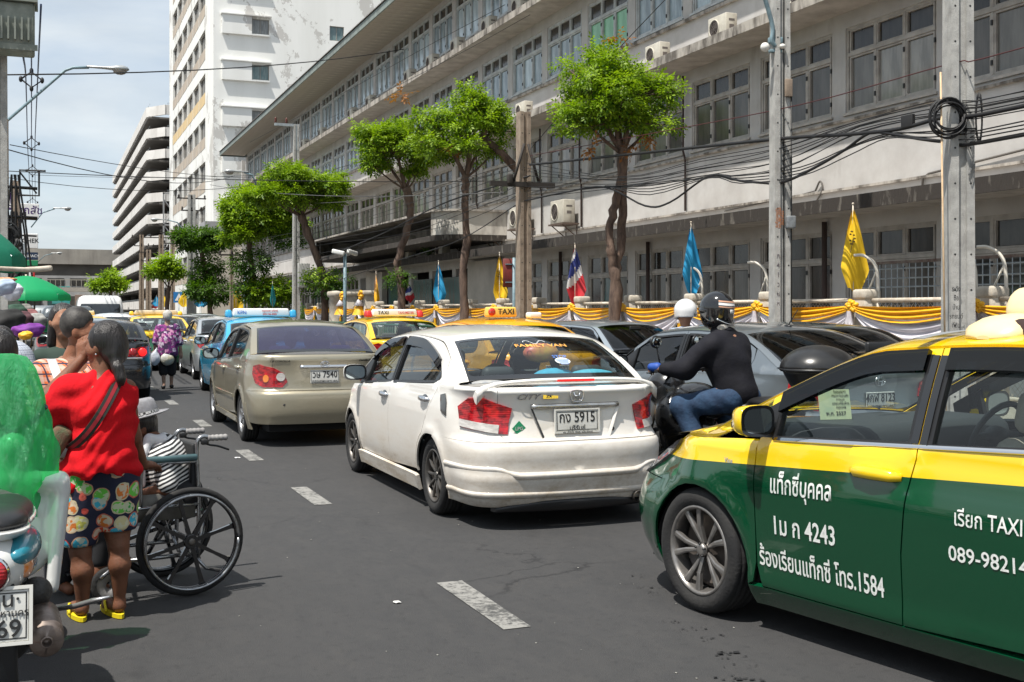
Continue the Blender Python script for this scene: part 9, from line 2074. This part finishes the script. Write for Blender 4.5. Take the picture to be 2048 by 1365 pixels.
# second rider, almost hidden: white helmet and pale blue shirt behind the dark one
X2,Y2_ = atd(1371,14.2);R2 = thing('person','second motorcyclist in pale blue, only white helmet and shoulder showing','person',(X2,Y2_,0),R(2))
body_part('body',head_prims((0,0,1.52),(0,1,0),1.)[0]+[Sg((0,0,1.44),(0,0,1.3),.05,.06),Sg((-.15,0,1.28),(.15,0,1.28),.06,.06),Sg((0,0,1.2),(0,0,.85),.13,.13),Sg((-.1,0,.85),(-.2,.35,.78),.09,.07),Sg((.1,0,.85),(.2,.35,.78),.09,.07),Sg((-.2,.35,.78),(-.2,.2,.35),.06,.045),Sg((.2,.35,.78),(.2,.2,.35),.06,.045),Sg((-.18,0,1.26),(-.3,.4,1.05),.05,.03),Sg((.18,0,1.26),(.3,.4,1.05),.05,.03)],SK2,R2,.018,.04)
body_part('shirt',[El((.03,0,1.15),(.22,.16,.26)),Sg((-.16,0,1.30),(.2,0,1.30),.08,.09)],noisy('shirt_pale_blue',(.42,.50,.62),(.32,.4,.52),5,.85,.3,14),R2,.018,.05,wr=.01)
helmet('white open-face helmet with dark lettering behind the black-clad rider',(X2,Y2_,1.56),R(10),noisy('helmet_white',(.72,.72,.72),(.62,.62,.62),5,.25,coat=1),1.05,True)
m2 = thing('motorcycle','second motorcycle hidden behind the blue-grey sedan roof','motorcycle',(X2,Y2_,0),R(2));body_part('body',[El((0,.3,.8),(.15,.3,.12)),Sg((0,-.5,.75),(0,.2,.72),.11,.12),El((0,.15,.42),(.16,.28,.18))],M_bk,m2,.025,.05)
for y in (-.5,.8): mb = MB();mb.lathe([(.23,-.05),(.28,-.05),(.30,0),(.28,.05),(.23,.05)],20,Matrix.Translation((0,y,.3)) @ Matrix.Rotation(R(90),4,'Y'));mb.build('wheel',M_tyre,m2)
# ------------------------------------------------------------------ stalls, umbrellas and shop clutter on the left
def umbrella(label,X,Y,ztop,r,col,h=.42,n=8):
 t = thing('market_umbrella',label,'umbrella',(X,Y,0));mb = MB();mb.tube([(0,0,0),(0,0,ztop+.03)],.022,8);mb.build('pole',M_rail,t)
 for k in range(n):
  a0,a1 = 6.2832*k/n,6.2832*(k+1)/n;mb = MB();g = []
  for i in range(7):
   u = i/6;rr = r*u;z = ztop-h*u**1.6
   for q in range(5): w = q/4;a = a0+(a1-a0)*w;k_ = 1-.06*math.sin(w*math.pi)*u;g.append((rr*k_*math.cos(a),rr*k_*math.sin(a),z+.03*math.sin(w*math.pi)*u))
  for q in range(5): w = q/4;a = a0+(a1-a0)*w;k_ = 1-.06*math.sin(w*math.pi);g.append((r*k_*math.cos(a)*1.01,r*k_*math.sin(a)*1.01,ztop-h-.14-.02*math.sin(w*12)))
  mb.add(g,[(i*5+q,(i+1)*5+q,(i+1)*5+q+1,i*5+q+1) for i in range(7) for q in range(4)],True);mb.build('canopy_panel',col,t)
  mb = MB();mb.tube([(0,0,ztop-.03),(r*math.cos(a0),r*math.sin(a0),ztop-h)],.006,4);mb.build('rib',M_steel,t)
 return t
def film(name,c,tr=.35):
 m = principled(name,c,.55);n = NB(m);tl = n.node('ShaderNodeBsdfTranslucent');tl.inputs[0].default_value = (*[min(1,x*1.5) for x in c],1);mx = n.node('ShaderNodeMixShader');mx.inputs[0].default_value = tr;n.link(n.p.outputs[0],mx.inputs[1]);n.link(tl.outputs[0],mx.inputs[2]);n.link(mx.outputs[0],n.N['Material Output'].inputs[0]);return m
U1 = film('umbrella_green',(.005,.36,.13));U2 = film('umbrella_dark_green',(.004,.16,.09),.2)
umbrella('bright green market umbrella on a pale pole at the left',lx(52,30),30,2.42,1.0,U1,.46)
umbrella('dark green umbrella corner overhanging at the left edge above the bright one',lx(-40,12),12,2.40,.40,U2,.30)
def slab(name,label,cat,px0,px1,py0,py1,Y,mat,th=.05,text=None,tm=None,ts=.5):
 X0,X1 = lx(px0,Y),lx(px1,Y);d = dep((X0+X1)/2,Y);z0,z1 = zat(py1,d),zat(py0,d);t = thing(name,label,cat,((X0+X1)/2,Y,0));w = (X1-X0)
 mb = MB();mb.rbox((0,0,(z0+z1)/2),(w,th,z1-z0),min(th*.3,.02),1,False);mb.build('panel',mat,t)
 if text: put_text('lettering',text,(z1-z0)*ts,Matrix.Translation((0,-th/2-.004,(z0+z1)/2)) @ Matrix.Rotation(R(90),4,'X'),tm or M_ink,t,.002,.012)
 return t
M_pur = principled('sign_purple',(.06,.02,.13),.5)
slab('shop_sign','dark purple hanging sign with white Thai letters at the left edge','sign',8,30,386,420,60,M_pur,.2,'ญ',M_signw,.8)
slab('shop_sign','white sign with dark Thai lettering behind the power lines','sign',36,78,408,436,75,M_signw,.2,'วีเภสัช',M_pur,.75)
slab('shop_sign','white sign reading CHEK below the second street lamp','sign',46,76,468,497,75,M_signw,.3,'CHEK',M_ink,.42)
slab('shop_sign','navy sign over a green band beneath the CHEK sign','sign',38,76,505,520,75,principled('sign_navy',(.012,.03,.07),.5),.2,'PHARMACY',M_signw,.5)
slab('shop_sign','green and white banner under the navy sign','sign',40,76,521,532,75,principled('sign_green',(.01,.22,.09),.5),.2)
slab('shop_sign','red-bordered white vertical banner below the signs','sign',58,66,540,566,80,M_signw,.2);slab('shop_sign','narrow red vertical banner beside the white one','sign',66,70,536,566,80,M_redtxt,.2)
slab('metal_box','grey metal cabinet mounted left of the CHEK sign','cabinet',40,54,487,508,70,M_steel,.4)
for k,(a,b_,c,d_,Y,col,lb) in enumerate(((124,140,588,608,190,(.08,.5,.48),'teal shopfront panel beneath the footbridge, right one'),(104,123,588,608,190,(.12,.52,.50),'turquoise shopfront panel beneath the footbridge, left one'),(118,140,573,580,215,(.1,.45,.42),'teal awning above the footbridge'),(80,94,572,577,200,(.03,.16,.4),'blue sign at the left of the footbridge'),(150,170,590,612,195,(.35,.25,.2),'brown shop wall right of the turquoise panels'),(218,230,602,618,150,(.03,.35,.22),'green shop panel behind the far tree'),(0,18,590,640,26,(.01,.10,.05),'dark green stall cover at the left edge'))):
 slab('market_shop',lb,'shop',a,b_,c,d_,Y,noisy('shop%d' % k,col,tuple(x*.6 for x in col),.4,.8),.3)
hb = thing('far_building','pale low building with ribbon windows under the viaduct','building',(0,235,0));mb = MB();mb.box(-22,16,0,6,0,8.1);mb.build('wall',noisy('far_pale',(.55,.55,.54),(.3,.3,.3),.15,.9),hb)
for k in range(9): mb = MB();mb.box(-20+k*4,-17+k*4,-.1,-.01,6.2,7.6);mb.build('window',P_dark,hb);mb = MB();mb.box(-20+k*4,-17+k*4,-.1,-.01,2.0,4.2);mb.build('shop_window',P_teal if k % 2 else P_grey2,hb)
for k in range(7):
 X0,Y0_ = -5.2,118+k*20;H_ = (10,13,9,12,10,14,9)[k];t = thing('shophouse',['nearest','second','third','fourth','fifth','sixth','farthest'][k]+' shophouse of the left-hand row','building',(X0,Y0_,0));mb = MB();mb.box(-9,0,0,19.6,0,H_);mb.build('wall',noisy('shophouse%d' % k,((.4,.37,.32),(.33,.3,.28),(.45,.42,.4))[k % 3],(.2,.18,.17),.4,.9),t)
 for z in np.arange(3.5,H_-1.5,3.2):
  for y in np.arange(1.5,18,4): mb = MB();mb.box(.01,.08,y,y+2.4,z,z+1.6);mb.box(-7+y*.3,-6+y*.3,-.08,-.01,z,z+1.5) if k == 0 else None;mb.build('window',P_dark,t)
 mb = MB();mb.box(.01,1.6,.2,19.2,2.9,3.05);mb.build('awning',(U2,MATS['shop0'],M_signw)[k % 3],t)
# stall table, goods, hanging cloths
st = thing('stall_table','cluttered market stall table under the umbrellas at the left edge','stall',(lx(18,20),20,0));mb = MB();mb.rbox((0,0,.8),(1.0,1.6,.05),.02);mb.build('table_top',M_soffit,st);mb = MB();[mb.box(x,x+.04,y,y+.04,0,.78) for x in (-.45,.4) for y in (-.7,.65)];mb.build('trestle',M_steel,st)['kind'] = 'stuff'
def pile(label,px,py,Y,r,col,cat='bag',nm='goods_bag'):
 X = lx(px,Y);o = body_part(nm,[El((0,0,0),r),El((r[0]*.4,0,r[2]*.4),tuple(q*.6 for q in r))],col,None,max(r)/9,.05,wr=max(r)*.13,wf=tuple(5.5/q for q in r));o.location = (X,Y,zat(py,dep(X,Y)));tag(o,label,cat)
pile('crumpled purple cloth bag on the stall left of the dark sedan',55,662,16,(.20,.15,.09),noisy('bag_purple',(.22,.03,.30),(.12,.02,.2),5,.7));pile('orange-yellow bundle under the purple bag',50,672,15.6,(.08,.08,.05),MATS['satin_yellow'])
pile('white bundle hanging under the dark green cover',24,585,18,(.14,.10,.12),MATS['bag_white_thin']);pile('pale tarpaulin edge at the left under the dark umbrella',4,575,16,(.16,.12,.10),MATS['shirt_pale_blue']);pile('orange cloth flap at the left edge',8,561,17,(.14,.1,.025),noisy('cloth_peach',(.6,.3,.15),(.5,.25,.12),5,.8))
for k,(px,py,Y,c) in enumerate(((8,648,19,(.02,.02,.02)),(30,648,22,(.12,.05,.06)),(20,632,24,(.03,.08,.05)),(48,640,26,(.3,.12,.12)),(38,628,28,(.25,.24,.22)),(12,622,25,(.02,.03,.02)),(60,650,24,(.4,.4,.38)))):
 pile(['black bundle lowest on the stall','dark red bundle on the stall','dark green goods on the stall back','pinkish goods right of the umbrella pole','grey goods behind the umbrella pole','dark mass of goods under the umbrella','pale sack at the right end of the stall'][k],px,py,Y,(.3,.25,.22),noisy('goods%d' % k,c,tuple(x*.5 for x in c),6,.8),'goods','goods_pile')
X_,Y_ = lx(0,9),9.;mb = MB();mb.tube(sub([(lx(-60,9),9.0,zat(535,dep(lx(-60,9),9))),(lx(0,9.2),9.2,zat(538,dep(lx(0,9.2),9.2))),(lx(60,9.4),9.4,zat(540,dep(lx(60,9.4),9.4))),(lx(102,9.5),9.5,zat(537,dep(lx(102,9.5),9.5)))],5),[.018]*10+[.022]*6,7);tag(mb.build('awning_pole',M_rail),'pale horizontal pole sticking out from the left edge above the green umbrella','pole')
